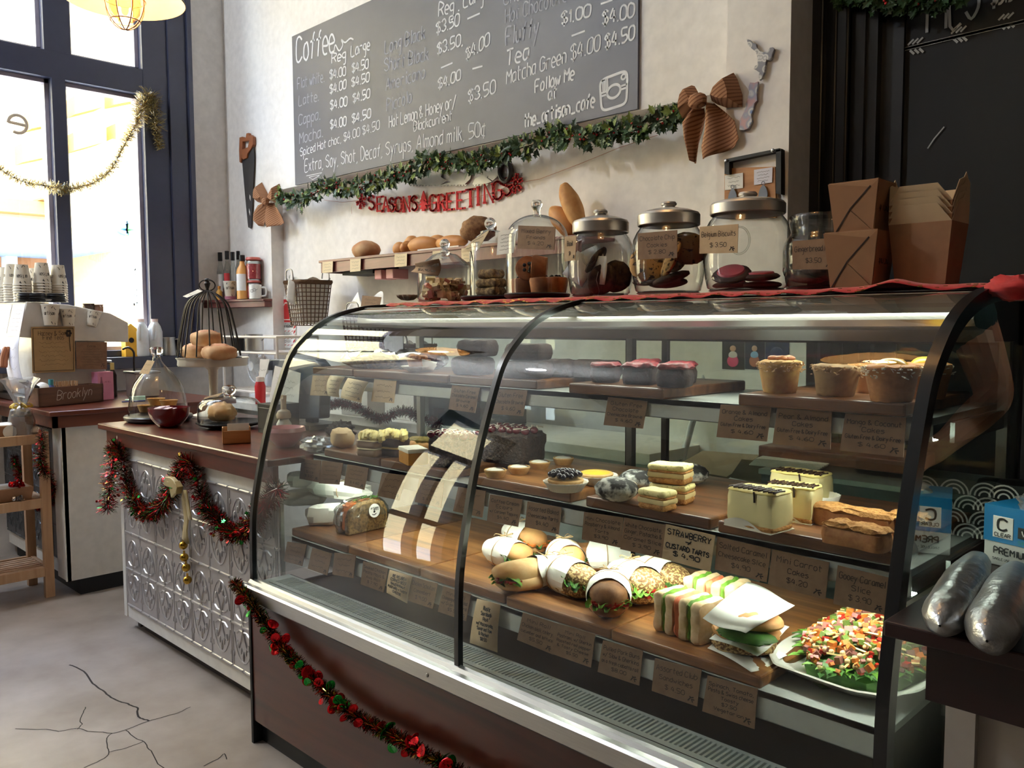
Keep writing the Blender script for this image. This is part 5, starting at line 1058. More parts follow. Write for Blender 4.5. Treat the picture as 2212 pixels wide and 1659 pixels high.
def biscuit_jar(px, w_px, top, sh, lid0, lid1, label, lid=True, y=YJ, name='biscuit_jar', knobw=.2):
    p = jpos(px, y); s = mpp(p); R = w_px * s / 2; zs = zpx(sh, px, y); z1 = zpx(lid0, px, y); z0 = zpx(lid1, px, y)
    t = thing(name, label, 'glass jar', p, group='big glass biscuit jars')
    q = MB(); pr = [(0, .004), (R * .80, .004), (R * .90, .010), (R * .95, .03), (R * 1.0, zs * .35), (R * 1.0, zs * .72), (R * .97, zs * .86), (R * .88, zs * .97), (R * .80, zs * 1.03), (R * .78, z0)]
    q.lathe([(r, z) for r, z in pr], n=40); q.lathe([(0, .0), (R * .8, .0), (R * .88, .004), (R * .8, .008), (0, .008)], n=40); q.ob('glass', GLASSJ, t, ang=60)
    q = MB(); a0 = -PI / 2 - .1; c = Vector((0.0, -R * .985, zs * .62)); q.tube([(R * .22 * math.cos(a), -R * (1.0 - .5 * (.22 * math.cos(a)) ** 2) - .001, zs * .66 + R * .30 * math.sin(a)) for a in [2 * PI * k / 28 for k in range(28)]], .0024, 6, closed=True); q.xf(Matrix.Rotation(.35, 4, 'Z')); q.ob('moulded_ring', GLASSJ, t)
    q = MB()
    if lid:
        q.lathe([(R * .84, z0 - .002), (R * .86, z0), (R * .86, z0 + (z1 - z0) * .42), (R * .82, z0 + (z1 - z0) * .52), (R * .6, z0 + (z1 - z0) * .64), (R * .34, z0 + (z1 - z0) * .72), (R * .3, z0 + (z1 - z0) * .74), (0, z0 + (z1 - z0) * .74)], n=40); ld = q.ob('lid', LIDM, t, ang=30)
        q = MB(); q.lathe([(R * .17, z0 + (z1 - z0) * .72), (R * .17, z1 - .010), (R * .21, z1 - .008), (R * .22, z1 - .004), (R * .19, z1), (0, z1)], n=24); q.ob('lid_knob', LIDM, ld, ang=40)
    else:
        q.lathe([(R * .78, z0 - .02), (R * .82, z0 - .016), (R * .80, z0 - .008), (R * .83, z0), (R * .86, z1 - .012), (R * .86, z1 - .004), (R * .82, z1), (R * .78, z1 - .004), (R * .77, z0 - .02)], n=40); q.ob('glass_rim', GLASSJ, t, ang=60)
    return t, R, zs
j4, R4, z4 = biscuit_jar(1297, 141, 500, 512, 454, 503, 'steel lidded jar of dark cookies in white paper bags, fourth from left')
j5, R5, z5 = biscuit_jar(1443, 155, 490, 498, 437, 487, 'steel lidded jar of chocolate chip cookies, fifth from left')
j6, R6, z6 = biscuit_jar(1612, 184, 460, 474, 416, 463, 'largest steel lidded jar with a few pink iced biscuits at the bottom')
j7, R7, z7 = biscuit_jar(1776, 166, 500, 508, 465, 492, 'lidless glass jar with dark gingerbread, beside the kraft boxes', lid=False)
CCH = mat('chip_cookie', (188, 148, 92), .75, col2=(60, 38, 26), scale=75, lo=.56, hi=.63, bump=.4, bscale=90)
DCK = mat('dark_cookie', (46, 30, 28), .75, col2=(86, 62, 48), scale=60, bump=.5, bscale=90)
PINKI = mat('pink_icing', (186, 62, 84), .4)
DBIS = mat('dark_biscuit', (70, 40, 34), .7, bump=.3)
def cookie(par, p, r, h, tilt, m, label, grp, icing=None, name='cookie'):
    o = thing(name, label, 'cookie', Vector(par.location) + Vector(p), group=grp, rot=tilt); q = MB(); q.blob((0, 0, 0), r, r, h, .07, 4, 22, 10, seed=p[0] * 900, pw=.9); q.ob('biscuit', m, o, ang=60)
    if icing: q = MB(); q.lathe([(r * .74, h * .72), (r * .68, h * 1.12), (0, h * 1.15)], n=24); q.ob('icing', icing, o)
    return o
for i, (x, y, z, ta, tb) in enumerate(((-.025, -.035, .035, 1.25, .3), (.03, -.03, .045, -1.2, -.4), (0, .0, .05, 1.0, 1.2), (-.035, .02, .06, 1.3, .8), (.035, .025, .055, 1.2, -.9), (0, -.02, .098, .9, .2))):
    cookie(j4, (x, y, z), .043, .011, (ta, tb, i), DCK, 'dark cookie inside the fourth glass jar', 'dark cookies in the fourth jar')
for i, (x, z, rz) in enumerate(((-.03, .075, .5), (.03, .07, -.4), (.0, .095, .2), (.012, .05, -.9))):
    q = MB(); q.grid(lambda u, v: ((u - .5) * .07, .004 * math.sin(u * 6 + v * 3), (v - .5) * .075), 4, 4); q.xf(Matrix.Rotation(.6 - .5 * i, 4, 'Y')); single(q, 'paper_bag', PAPER, 'white paper bag corner ' + ('at the left', 'at the right', 'at the top', 'low down')[i] + ' among the dark cookies in the fourth jar', 'paper bag', Vector(j4.location) + Vector((x, -.05 + .008 * i, z)), rz, solid=.0006)
for i, (x, y, z, ta, tb) in enumerate(((-.03, -.045, .075, 1.2, .7), (.035, -.04, .085, 1.15, -.75), (.01, -.01, .1, 1.3, -.5), (-.02, .03, .1, 1.2, .5), (.045, .02, .115, .9, -.6), (0, 0, .03, .1, .1), (.03, -.03, .04, .3, -.2), (-.035, -.02, .038, .2, .3))):
    cookie(j5, (x, y, z), .048, .012, (ta, tb * 0, i * .9 if i > 3 else tb), CCH if i < 5 else DCK, 'speckled chocolate chip cookie in the fifth jar' if i < 5 else 'dark cookie low in the fifth jar', 'chip cookies in the fifth jar' if i < 5 else 'dark cookies low in the fifth jar')
for i, (x, y, z, ta, lb) in enumerate(((-.02, -.035, .042, .5, 'pink iced dark biscuit leaning up at the front of the largest jar'), (.035, .0, .035, .12, 'pink iced dark biscuit lying at the right in the largest jar'), (.03, .02, .016, .05, 'dark biscuit under the right pink one in the largest jar'), (-.045, .01, .018, .08, 'pink iced biscuit flat at the left in the largest jar'))):
    cookie(j6, (x, y, z), .045, .010, (ta, 0, .3), DBIS, lb, None, PINKI if i != 2 else None, 'iced_biscuit')
for i, (x, y, z, ta) in enumerate(((-.03, -.02, .03, .2), (.03, -.03, .035, -.2), (0, .02, .05, .3))):
    cookie(j7, (x, y, z), .045, .012, (ta, .2, i), DCK, 'dark gingerbread piece ' + ('left', 'right', 'uppermost')[i] + ' in the lidless jar', None, None, 'gingerbread')
q = MB(); q.blob((0, 0, .05), .060, .060, .038, .35, 5, 20, 10, flat=.03); single(q, 'cellophane_wrap', CELLO, 'crinkled cellophane around the gingerbread in the lidless jar', 'wrapping', Vector(j7.location) + Vector((0, 0, .004)), ang=15)
# nougat jar
p = jpos(962); s = mpp(p); R = 60 * s; j1 = thing('sweet_jar', 'squat glass jar with ball knob lid, full of nut and pink pieces', 'glass jar', p)
zb_ = zpx(580, 962); zl = zpx(560, 962); q = MB(); q.lathe([(0, .004), (R * .94, .004), (R, .012), (R, zb_)], n=40); q.lathe([(0, 0), (R * .95, 0), (R, .004)], n=40); q.ob('glass', GLASSJ, j1, ang=60)
q = MB(); q.lathe([(R * 1.04, zb_), (R * 1.04, zb_ + .006), (R * .9, zb_ + .012), (R * .45, zl + .014), (R * .2, zl + .020)], n=40); ld = q.ob('lid', GLASSJ, j1, ang=60); q = MB(); zk = zpx(527, 962); q.blob((0, 0, zk - .0), .017, .017, .017, nu=20, nv=14); q.blob((0, 0, zk - .028), .016, .016, .012, nu=20, nv=12); q.lathe([(.007, zk - .02), (.007, zk - .012)], n=12); q.lathe([(.017, zk - .046), (.010, zk - .036), (.009, zk - .03)], n=20); q.ob('lid_knob', KNOB, ld)
NUT = mat('nougat', (206, 176, 140), .7, col2=(110, 72, 50), scale=50, lo=.5, hi=.62, bump=.4); PK = mat('pink_nougat', (226, 150, 136), .6); PALE = mat('pale_nougat', (226, 206, 160), .6)
rs = random.Random(9); q = MB()
for i in range(70):
    a = rs.uniform(0, 6.28); r = R * .78 * rs.random() ** .5; z = rs.uniform(.012, zb_ * (.80 + .12 * math.cos(a * 2)) - .018); Rm = Matrix.Rotation(rs.uniform(0, 6), 3, 'Z') @ Matrix.Rotation(rs.uniform(0, 6), 3, 'X')
    q.obox((r * math.cos(a), r * math.sin(a), z), Rm @ Vector((rs.uniform(.009, .017), 0, 0)), Rm @ Vector((0, rs.uniform(.008, .013), 0)), Rm @ Vector((0, 0, rs.uniform(.004, .009))), rs.choices((0, 1, 2), (5, 2.5, 3))[0])
o = single(q, 'nougat_pieces', [NUT, PK, PALE], 'broken nut, pink and cream nougat pieces filling the leftmost jar', 'sweets', p, smooth=False, bevel=.0015); o['kind'] = 'stuff'
# tall dome with slices
def base_disc(p, r, par, h=.014): q = MB(); q.lathe([(0, 0), (r * .86, 0), (r * .98, h * .4), (r, h * .8), (r * .97, h), (r * .9, h * .9), (0, h * .8)], n=48); return q.ob('base', BLACKPL, par, ang=50)
yj2 = 1.84; p = jpos(1060, yj2); s = mpp(p); j2 = thing('glass_cloche', 'tall narrow glass dome with ball knob on black base over seeded slices', 'cloche', p, group='glass domes on the case'); base_disc(p, 66 * s, j2)
R = 45 * s; zz = lambda py: zpx(py, 1060, yj2); q = MB(); q.lathe([(R, .012), (R, zz(528)), (R * .9, zz(524))], n=40); q.lathe([(R * .98, zz(526)), (R * .72, zz(518)), (R * .70, zz(512)), (R * .5, zz(506)), (R * .48, zz(500)), (R * .2, zz(496))], n=40); q.ob('glass', GLASSJ, j2, ang=50)
q = MB(); q.blob((0, 0, zz(483)), .0185, .0185, .0185, nu=20, nv=14); q.lathe([(R * .3, zz(500)), (.010, zz(496)), (.010, zz(492))], n=16); q.ob('knob', KNOB, j2)
SEEDS = mat('seed_slice', (112, 86, 58), .8, col2=(176, 146, 100), scale=90, lo=.45, hi=.6, bump=.6, bscale=110)
for i, (z, w_, x) in enumerate(((.013, .088, 0), (.040, .086, .004), (.068, .072, .002))):
    q = MB(); q.nbox(-w_ / 2, w_ / 2, -.03, .03, 0, .027, .003, 60, .009, 0, i * 7); single(q, 'seed_slice', SEEDS, ('bottom', 'middle', 'top')[i] + ' dark seeded slice stacked under the tall glass dome', 'slice', p + Vector((x, 0, z)), .12, 'seeded slices under the tall dome', ang=60)
# big dome with friands
yj3 = 1.83; p = jpos(1160, yj3); s = mpp(p); j3 = thing('glass_cloche', 'wide glass dome with tall knob on black base over berry cakes', 'cloche', p, group='glass domes on the case'); base_disc(p, 72 * s, j3, .016)
R = 67 * s; zz = lambda py: zpx(py, 1165, yj3); H_ = zz(463); q = MB(); q.lathe([(R, .014)] + [(R * math.cos(a), zz(515) + (H_ - zz(515)) * math.sin(a)) for a in [PI / 2 * k / 12 for k in range(0, 12)]] + [(.012, H_)], n=44); q.ob('glass', GLASSJ, j3, ang=80)
q = MB(); q.lathe([(.011, H_ - .006), (.010, zz(455)), (.016, zz(445)), (.017, zz(438)), (.012, zz(432)), (0, zz(431))], n=24); q.ob('knob', KNOB, j3)
FRI = mat('friand', (190, 122, 72), .65, col2=(160, 94, 52), scale=40, bump=.2)
for i, (x, z, rot, lb) in enumerate(((-.048, .016, (0, 0, 0), 'left lower berry cake under the wide glass dome'), (.03, .016, (0, 0, .3), 'front lower berry cake under the wide glass dome'), (.06, .016, (0, 0, .8), 'right lower berry cake under the wide glass dome'), (-.025, .085, (1.35, 0, .7), 'berry cake lying on its side, upper left under the wide dome'), (.022, .088, (1.5, .1, -.9), 'berry cake lying on its side showing blueberries under the wide dome'))):
    t = thing('berry_friand', lb, 'cake', p + Vector((x, -.01 + .022 * (i == 2), z)), group='berry cakes under the wide dome', rot=rot); q = MB(); dz = -.02 if i > 2 else 0
    q.lathe([(0, dz), (.032, dz), (.038, dz + .035), (.036, dz + .043), (0, dz + .048)], n=26, jit=.0006); q.ob('cake', FRI, t); q = MB()
    for k in range(5): q.blob((.012 * math.cos(k * 1.26), .012 * math.sin(k * 1.26), dz + .047), .006, .006, .005, .1, 3, 8, 6, seed=k)
    q.ob('berry_topping', BERRY, t)
q = MB(); q.lathe([(0, 0), (.02, .003), (.032, .012), (.036, .02)], n=48, flute=12, fa=.12); single(q, 'scalloped_shell', mat('shell_ornament', (126, 104, 86), .5, col2=(160, 140, 120), scale=30), 'small brown scalloped dish lying at the left end of the case top', 'dish', (jpos(880, 1.9).x, 1.9, ZT + .012), rot if False else 0, solid=.002)
# cards on the jars
def jcard(c, y, lines, label, m=KRAFT, **kw): return card(c, y, lines, label, m, group='name cards on the jars', cat='name card', name='name_card', **kw)
jcard([(1120, 487), (1200, 490), (1197, 540), (1118, 537)], 1.735, ['Mixed Berry', 'Friands', '$ 4.20'], 'brown card on the wide dome reading Mixed Berry Friands')
jcard([(1077, 501), (1119, 491), (1109, 546), (1073, 551)], 1.745, ['~', '~', '~', '~', '~'], 'white printed card between the two glass domes', PAPER, logo=False)
jcard([(1021, 519), (1058, 496), (1034, 538), (996, 546)], 1.78, ['~', '~', '~'], 'tilted cream paper tag hanging from the tall dome knob', CREAM, logo=False)
jcard([(896, 569), (948, 559), (944, 596), (886, 587)], 1.73, ['ASST. BOXES', '$7.90 ea'], 'curled kraft tag hand lettered on the nougat jar', KRAFT, hand=True, logo=False, curl=-.012)
jcard([(1378, 504), (1463, 497), (1463, 557), (1378, 561)], 1.735, ['Chocolate Chip', 'Cookies', '$ 2.80'], 'brown card on a jar reading Chocolate Chip Cookies')
jcard([(1512, 490), (1595, 484), (1593, 546), (1511, 548)], 1.72, ['Belgium Biscuits', '$ 3.50'], 'pale brown card on a jar reading Belgium Biscuits', KRAFTL)
jcard([(1712, 521), (1806, 513), (1804, 582), (1712, 582)], 1.74, ['Gingerbread Men', '$3.50'], 'brown card on the lidless jar reading Gingerbread')
jcard([(1220, 511), (1245, 509), (1243, 562), (1219, 565)], 1.74, ['Biscuit', '$4'], 'narrow pale card edge-on at the left side of the dark cookie jar', KRAFTL)
# noodle boxes
def noodle_box(p, wx, wy, h, label, price, open_=False, tp=.80, hs=.02):
    t = thing('food_box', label, 'food box', p, group='kraft food boxes'); q = MB(); b = [(-wx / 2 * tp, -wy / 2 * tp, 0), (wx / 2 * tp, -wy / 2 * tp, 0), (wx / 2 * tp, wy / 2 * tp, 0), (-wx / 2 * tp, wy / 2 * tp, 0)]; T = [(-wx / 2, -wy / 2, h), (wx / 2, -wy / 2, h), (wx / 2, wy / 2, h), (-wx / 2, wy / 2, h)]
    if not open_: q.hexa(b, T)
    else: q.add(b + T, [(3, 2, 1, 0)] + [(i, (i + 1) % 4, 4 + (i + 1) % 4, 4 + i) for i in range(4)])
    q.ob('carton', KRAFTBOX, t, smooth=False, solid=0 if not open_ else .001, bevel=.0012)
    if not open_:
        P = lambda u, v: Vector(b[0]).lerp(Vector(b[1]), u).lerp(Vector(T[0]).lerp(Vector(T[1]), u), v) + Vector((0, -.0016, 0))
        q = MB(); q.poly([P(0, 1), P(.86, .86), P(.42, .46), P(.08, .0)]); q.poly([P(.0, 1.0), P(.08, 0), P(.02, 0)]); q.poly([P(1, 1), P(.98, .0), P(.44, .44), P(.9, .9)]); q.poly([P(.42, .44), P(.96, 0), P(.12, 0)]); q.ob('folded_flap', mat('kraft_fold', (138, 98, 66), .7), t, smooth=False, solid=.001)
        q = MB(); q.ribbon([P(.86, .88), P(.44, .46), P(.06, .0)], .0016, (0, -1, 0), 0, .0012); q.ob('flap_gap', mat('box_shadow_gap', (40, 22, 14), .9), t, smooth=False)
        q = MB(); Q = lambda u, v: Vector(b[1]).lerp(Vector(b[2]), u).lerp(Vector(T[1]).lerp(Vector(T[2]), u), v); write(q, price, Q(.18, .42), Q(.72, .42), (0, 0, 1), .021, .001, (1, 0, 0), 0, 2, .2, 0, .001); q.ob('price_lettering', INKBLK, t, smooth=False)
        q = MB(); q.poly([(-wx / 2 * .98, -wy / 2 * .98, h + .001), (wx / 2 * .98, -wy / 2 * .98, h + .001), (wx / 2 * .98, wy / 2 * .98, h + .001), (-wx / 2 * .98, wy / 2 * .98, h + .001)]); q.ob('lid_flap', KRAFTBOX, t, smooth=False, solid=.0015)
    else:
        q = MB(); zf = h
        for sx in (-1, 1):
            X_ = sx * wx / 2; q.poly([(X_, -wy / 2, zf), (X_, wy / 2, zf), (X_ + sx * .006, wy * .32, zf + .04), (X_ + sx * .008, .012, zf + .046), (X_ + sx * .008, 0, zf + .058), (X_ + sx * .008, -.012, zf + .046), (X_ + sx * .006, -wy * .32, zf + .04)])
        for sy in (-1, 1): Y_ = sy * wy / 2; q.poly([(-wx / 2, Y_, zf), (wx / 2, Y_, zf), (wx * .3, Y_ + sy * .012, zf + .034), (-wx * .3, Y_ + sy * .012, zf + .034)])
        q.ob('open_flap', [mat('kraft_inside', (206, 182, 146), .7)], t, smooth=False, solid=.001)
    return t
pb = onY(1883, 630, 1.735); noodle_box(Vector((pb.x - .045, 1.735 + .045, ZT)), .112, .098, .112, 'closed kraft food box marked $10.50, the lower of the stacked two', '$10.50')
noodle_box(Vector((pb.x - .046, 1.735 + .052, ZT + .1135)), .104, .092, .100, 'closed kraft food box marked $9.50 on top of another box', '$9.50')
po = onY(2015, 620, 1.83)
for k in range(4): noodle_box(Vector((po.x - .012, 1.83, ZT + .002 + .013 * k)), .120, .098, .122, ('lowest', 'second', 'third', 'topmost')[k] + ' open kraft box of the nested stack behind the closed boxes', '', True)
q = MB(); q.blob((0, 0, .0), .055, .04, .022, .4, 3, 18, 10); single(q, 'red_cloth_bundle', REDCLOTH, 'crumpled red cloth end at the right edge of the case top', 'cloth', onY(2200, 622, 1.70), ang=50)
# ================================================================ things on the serving counter
ZC = .887
def vprof(px, rows, p):                # profile from (py, half width px) rows at the depth of p
    s = mpp(p); o = []
    for py, hw in rows: o.append((hw * s, onY(px, py, p.y).z - p.z))
    return o
p = onZ(343, 909, ZC); t = thing('bell_cloche', 'tall glass bell dome on a black disc over small pastry tarts, behind the red bowl', 'cloche', p); base_disc(p, 70 * mpp(p), t, .028)
q = MB(); q.lathe(vprof(345, [(903, 61), (880, 60), (856, 56), (840, 52), (827, 47), (812, 37), (798, 24), (786, 14), (779, 9), (771, 8)], p), n=44); q.ob('glass', GLASSJ, t, ang=80)
q = MB(); q.lathe(vprof(345, [(774, 8), (766, 8), (762, 13), (754, 14), (750, 11), (749, 0)], p), n=28); q.ob('knob', KNOB, t)
for px, py, dz, lb in ((316, 900, .028, 'pastry tart shell at the lower left under the bell dome'), (345, 898, .028, 'pastry tart shell hidden behind the red bowl under the bell dome'), (372, 897, .028, 'pastry tart shell at the right under the bell dome'), (338, 882, .066, 'pastry tart shell stacked upper left under the bell dome'), (365, 881, .066, 'pastry tart shell stacked upper right under the bell dome')):
    x = onY(px, py, p.y); q = MB(); q.lathe([(0, .004), (.027, .003), (.036, .030), (.038, .034), (.035, .034), (.027, .012), (0, .012)], n=30, flute=15, fa=.02); single(q, 'tart_shell', PASTRY, lb, 'tart', (x.x, p.y, ZC + dz), 0, 'tart shells under the bell dome')
card([(318, 778), (334, 780), (321, 808), (301, 807)], p.y - .09, ['~', '~'], 'small kraft tag hanging on the bell dome', KRAFTL, logo=False, group=None, name='paper_tag', cat='tag')
p = onZ(366, 922, ZC); t = thing('red_bowl', 'deep dark red glazed bowl with a spoon of sugar sachets at the counter edge', 'bowl', p)
REDGL = mat('dark_red_glaze', (112, 16, 24), .18, coat=.5); q = MB(); pr = vprof(366, [(924, 16), (920, 22), (910, 32), (900, 39), (890, 42), (880, 43)], p); q.lathe([(0, 0)] + [(r, max(z, 0)) for r, z in pr] + [(r * .96, z) for r, z in pr[::-1]][0:5] + [(0, pr[0][1] + .01)], n=44); q.ob('bowl', REDGL, t, ang=60)
q = MB(); R = pr[-1][0]; zt_ = pr[-1][1]
for i in range(9): q.obox((random.uniform(-.5, .5) * R, random.uniform(-.5, .5) * R, zt_ - .006 + random.uniform(-.004, .006)), (.018, .006, .002), (-.005, .014, .003), (0, 0, .003))
q.ob('sachets', mat('pink_sachets', (222, 196, 206), .6), t, bevel=.001)
yp = 1.70; p = onZ(497, 922, ZC); t = thing('low_cloche', 'low wide glass dome with round knob on a black plate over a bread roll', 'cloche', p)
s = mpp(p); q = MB(); q.lathe([(0, 0), (40 * s, 0), (62 * s, .010), (70 * s, .020), (69 * s, .024), (55 * s, .016), (0, .014)], n=48); q.ob('plate', BLACKPL, t, ang=50)
q = MB(); q.lathe(vprof(502, [(912, 66), (885, 66), (873, 64), (864, 56), (859, 40), (857, 18)], p), n=44); q.ob('glass', GLASSJ, t, ang=80); q = MB(); q.lathe(vprof(502, [(859, 12), (853, 10), (848, 15), (840, 16), (834, 12), (832, 0)], p), n=24); q.ob('knob', KNOB, t)
q = MB(); q.blob((0, 0, .038), .064, .048, .045, .16, 4, 26, 16, flat=.034, seed=4); single(q, 'bread_roll', BREADR, 'knobbly golden bread roll under the low glass dome', 'bread', p + Vector((-.05, -.01, .018)), .4, ang=50)
card([(443, 858), (482, 848), (470, 857), (437, 867)], p.y, ['~'], 'kraft tag lying on the low glass dome', KRAFTL, logo=False, group=None, name='paper_tag', cat='tag')
a, b = onZ(481, 960, ZC), onZ(542, 957, ZC); t = thing('card_holder', 'little bamboo box holding white business cards beside the low dome', 'card holder', a, math.atan2((b - a).y, (b - a).x)); L = (b - a).length; h = onY(482, 925, a.y).z - ZC
q = MB(); q.box(0, L, 0, .004, 0, h * .8); q.box(0, L, .045, .049, 0, h); q.box(0, .004, 0, .049, 0, h); q.box(L - .004, L, 0, .049, 0, h); q.box(0, L, 0, .049, 0, .004); q.ob('box', LIGHTWOOD, t, smooth=False, bevel=.001)
q = MB(); [q.box(.018, L - .004, .014 + .003 * i, .0155 + .003 * i, .004, h * 1.22 - .001 * i) for i in range(8)]; q.ob('business_cards', PAPER, t, smooth=False)
# cake stand with bird cage
p = Vector((onY(463, 890, 1.80).x, 1.80, ZC)); t = thing('cake_stand', 'chipped white metal pedestal cake stand carrying three scones', 'cake stand', p); CHIP = mat('chipped_white_enamel', (226, 222, 210), .5, col2=(120, 108, 92), scale=26, lo=.64, hi=.70, detail=8); s = mpp(p)
zP = onY(462, 776, 1.80).z - ZC; R = 75 * s; q = MB(); q.lathe([(0, zP - .006), (R * .5, zP - .010), (R * .93, zP - .030), (R * .96, zP - .024), (R * .95, zP - .004), (R, zP + .008), (R * .97, zP + .008), (R * .93, zP), (0, zP - .002)], n=56, flute=20, fa=.008); q.ob('plate', CHIP, t, ang=50)
q = MB(); q.lathe([(R * .62, 0), (R * .6, .012), (R * .25, .03), (.022, .06), (.018, zP * .5), (.022, zP - .05), (.05, zP - .025), (.06, zP - .012)], n=28); q.ob('pedestal', CHIP, t, ang=50)
SCONE = mat('scone', (196, 140, 98), .75, col2=(224, 186, 140), scale=18, bump=.4); ICR = mat('scone_top', (226, 150, 112), .6, col2=(240, 200, 160), scale=40, bump=.4)
zS = onY(462, 776, 1.80).z
for px, dz, r, lb in ((424, 0, .066, 'left lower scone inside the wire cage'), (474, 0, .072, 'right lower scone inside the wire cage'), (447, .062, .068, 'upper scone resting on the other two inside the wire cage')):
    o = thing('scone', lb, 'scone', (onY(px, 770, 1.78).x, 1.78, zS - .002 + dz), group='scones in the wire cage'); q = MB(); q.blob((0, 0, .034), r, r, .036, .10, 3, 24, 14, seed=px, flat=.034, pw=.75); q.ob('scone', SCONE, o, ang=60); q = MB(); q.blob((0, 0, .064), r * .62, r * .62, .012, .35, 7, 18, 8, seed=px); q.ob('rough_top', ICR, o, ang=40)
cg = thing('wire_cage', 'dark wire bird cage cover with ring handle over the scones', 'cage cover', (onY(452, 770, 1.79).x, 1.79, zS)); zz = lambda py: onY(452, py, 1.79).z - zS; s = mpp(cg.location); DW = mat('dark_wire', (46, 42, 40), .5, .6)
for k in range(15):
    a = 2 * PI * k / 15; pr = [(r * s, zz(y)) for y, r in ((769, 66), (730, 60), (690, 52), (665, 46), (650, 38), (638, 24), (630, 10), (628, 3))]; q = MB(); q.tube(cat_rom([(r * math.cos(a), r * math.sin(a), z) for r, z in pr], 3), .0032, 6); q.ob('wire', DW, cg)
q = MB(); q.tube([(66 * s * math.cos(2 * PI * k / 40), 66 * s * math.sin(2 * PI * k / 40), .006) for k in range(40)], .003, 6, closed=True); q.ob('base_ring', DW, cg)
q = MB(); q.lathe([(r * s, zz(y)) for y, r in ((630, 5), (624, 3), (618, 5), (612, 7), (608, 4), (604, 6), (601, 3), (600, 0))], n=16); q.ob('finial', DW, cg); q = MB(); ax = Vector((.7, -.7, 0)); q.tube([Vector((0, 0, zz(616))) + Vector((-.7, -.7, 0)) * 0 + Vector((.707, .707, 0)) * 17 * s * math.cos(2 * PI * k / 30) + Vector((0, 0, 1)) * 12 * s * math.sin(2 * PI * k / 30) for k in range(30)], .003, 6, closed=True); q.ob('ring_handle', DW, cg)
card([(428, 625), (437, 629), (404, 643), (395, 640)], 1.75, ['~'], 'narrow white tag clipped near the top of the wire cage', PAPER, logo=False, group=None, name='paper_tag', cat='tag')
# till, sign, pump bottle, pink bowl
p = onY(640, 930, 1.82); t = thing('till_screen', 'grey blue till screen on a stand behind the left end of the case', 'till', (p.x, 1.82, ZC)); NV = mat('till_navy', (34, 44, 62), .4)
q = MB(); P = lambda px, py: onY(px, py, 1.82) - Vector((p.x, 1.82, ZC)); c = [P(588, 776), P(680, 776), P(694, 792), P(690, 905), P(585, 905)]; q.prism(c, (0, .05, 0)); q.ob('housing', GREYPL, t, bevel=.006); q = MB(); q.prism([P(581, 777), P(604, 777), P(600, 800), P(578, 800)], (0, .052, 0)); q.ob('screen_corner', NV, t, bevel=.003); q = MB(); q.box(-.10, .10, 0, .16, 0, .02); q.box(-.03, .03, .06, .09, .02, .2); q.ob('stand', BLACKPL, t, bevel=.004)
card([(594, 790), (650, 806), (640, 935), (570, 935)], 1.79, ['ZICA 2025', '~', '~', '~', '~', '~', '~'][0:1] and ['~', '~', '~', '~', '~', '~', '~'], 'tall white notice taped to the till screen', PAPER, logo=False, group=None, name='notice', cat='notice')
card([(562, 776), (583, 776), (573, 815), (560, 814)], 1.80, ['~'], 'small white card reader slip beside the till', PAPER, logo=False, group=None, name='slip', cat='notice')
q = MB(); a = onZ(573, 938, ZC); q.box(-.06, .05, 0, .12, 0, .115); q.box(-.05, .04, -.002, 0, .02, .1); single(q, 'receipt_printer', BLACKPL, 'black receipt printer on the counter right of the low dome', 'printer', Vector((a.x - .02, 1.66, ZC)), bevel=.005, smooth=False)
p = onZ(614, 945, ZC); p = Vector((onY(614, 940, 1.62).x, 1.62, ZC)); t = thing('pump_bottle', 'cream pump soap bottle seen through the left end of the case', 'bottle', p); zz = lambda py: onY(614, py, 1.62).z - ZC; s = mpp(p)
q = MB(); q.lathe([(0, 0), (16 * s, 0), (17 * s, .01), (16 * s, zz(915)), (10 * s, zz(905))], n=24); q.ob('bottle', mat('clear_white_plastic', (226, 226, 214), .3), t); q = MB(); q.lathe([(15 * s, zz(903)), (16 * s, zz(896)), (13 * s, zz(888)), (6 * s, zz(884)), (6 * s, zz(862)), (0, zz(860))], n=20); q.obox((-8 * s, 0, zz(858)), (14 * s, 0, 0), (0, 4 * s, 0), (0, 0, 4 * s)); q.ob('pump', mat('cream_plastic', (206, 186, 156), .4), t)
p = Vector((onY(617, 985, 1.52).x, 1.52, ZC)); p.x = min(p.x, -2.53); zz = lambda py: onY(617, py, 1.52).z - ZC; s = mpp(p); R = 44 * s
q = MB(); q.lathe([(0, 0), (R * .4, .002), (R * .75, .03), (R * .95, .07), (R, zz(931)), (R * .97, zz(931)), (R * .9, .07), (R * .7, .034), (0, .01)], n=40); single(q, 'pink_bowl', mat('pale_pink_china', (214, 150, 156), .3, coat=.3), 'pale pink bowl on the counter seen through the left end of the case', 'bowl', (p.x, p.y, ZC), ang=60)
# ================================================================ coffee machine and its surroundings (counter height .91)
ZK = .912; MXP = -4.83
t = thing('espresso_machine', 'big white espresso machine with sloping side panels on the coffee counter', 'coffee machine', (MXP, 1.4, ZK)); lo_ = Vector(t.location)
def mp(px, py, x=MXP): return onX(px, py, x) - lo_
side = [mp(57, 652), mp(148, 658), mp(239, 677), mp(277, 697), mp(278, 739), mp(161, 737), mp(41, 728)]
MW = mat('machine_white', (214, 212, 208), .35)
q = MB(); q.prism(side, (-.018, 0, 0)); q.ob('side_panel', MW, t, bevel=.004)
q = MB(); q.prism([v + Vector((-.64, 0, 0)) for v in side], (-.018, 0, 0)); q.ob('side_panel', MW, t, bevel=.004)
q = MB(); q.prism([v + Vector((-.02, 0, -.004)) for v in (side[0], side[1], side[2], mp(245, 730), mp(70, 726))], (-.62, 0, 0)); q.ob('body', MW, t, smooth=False)
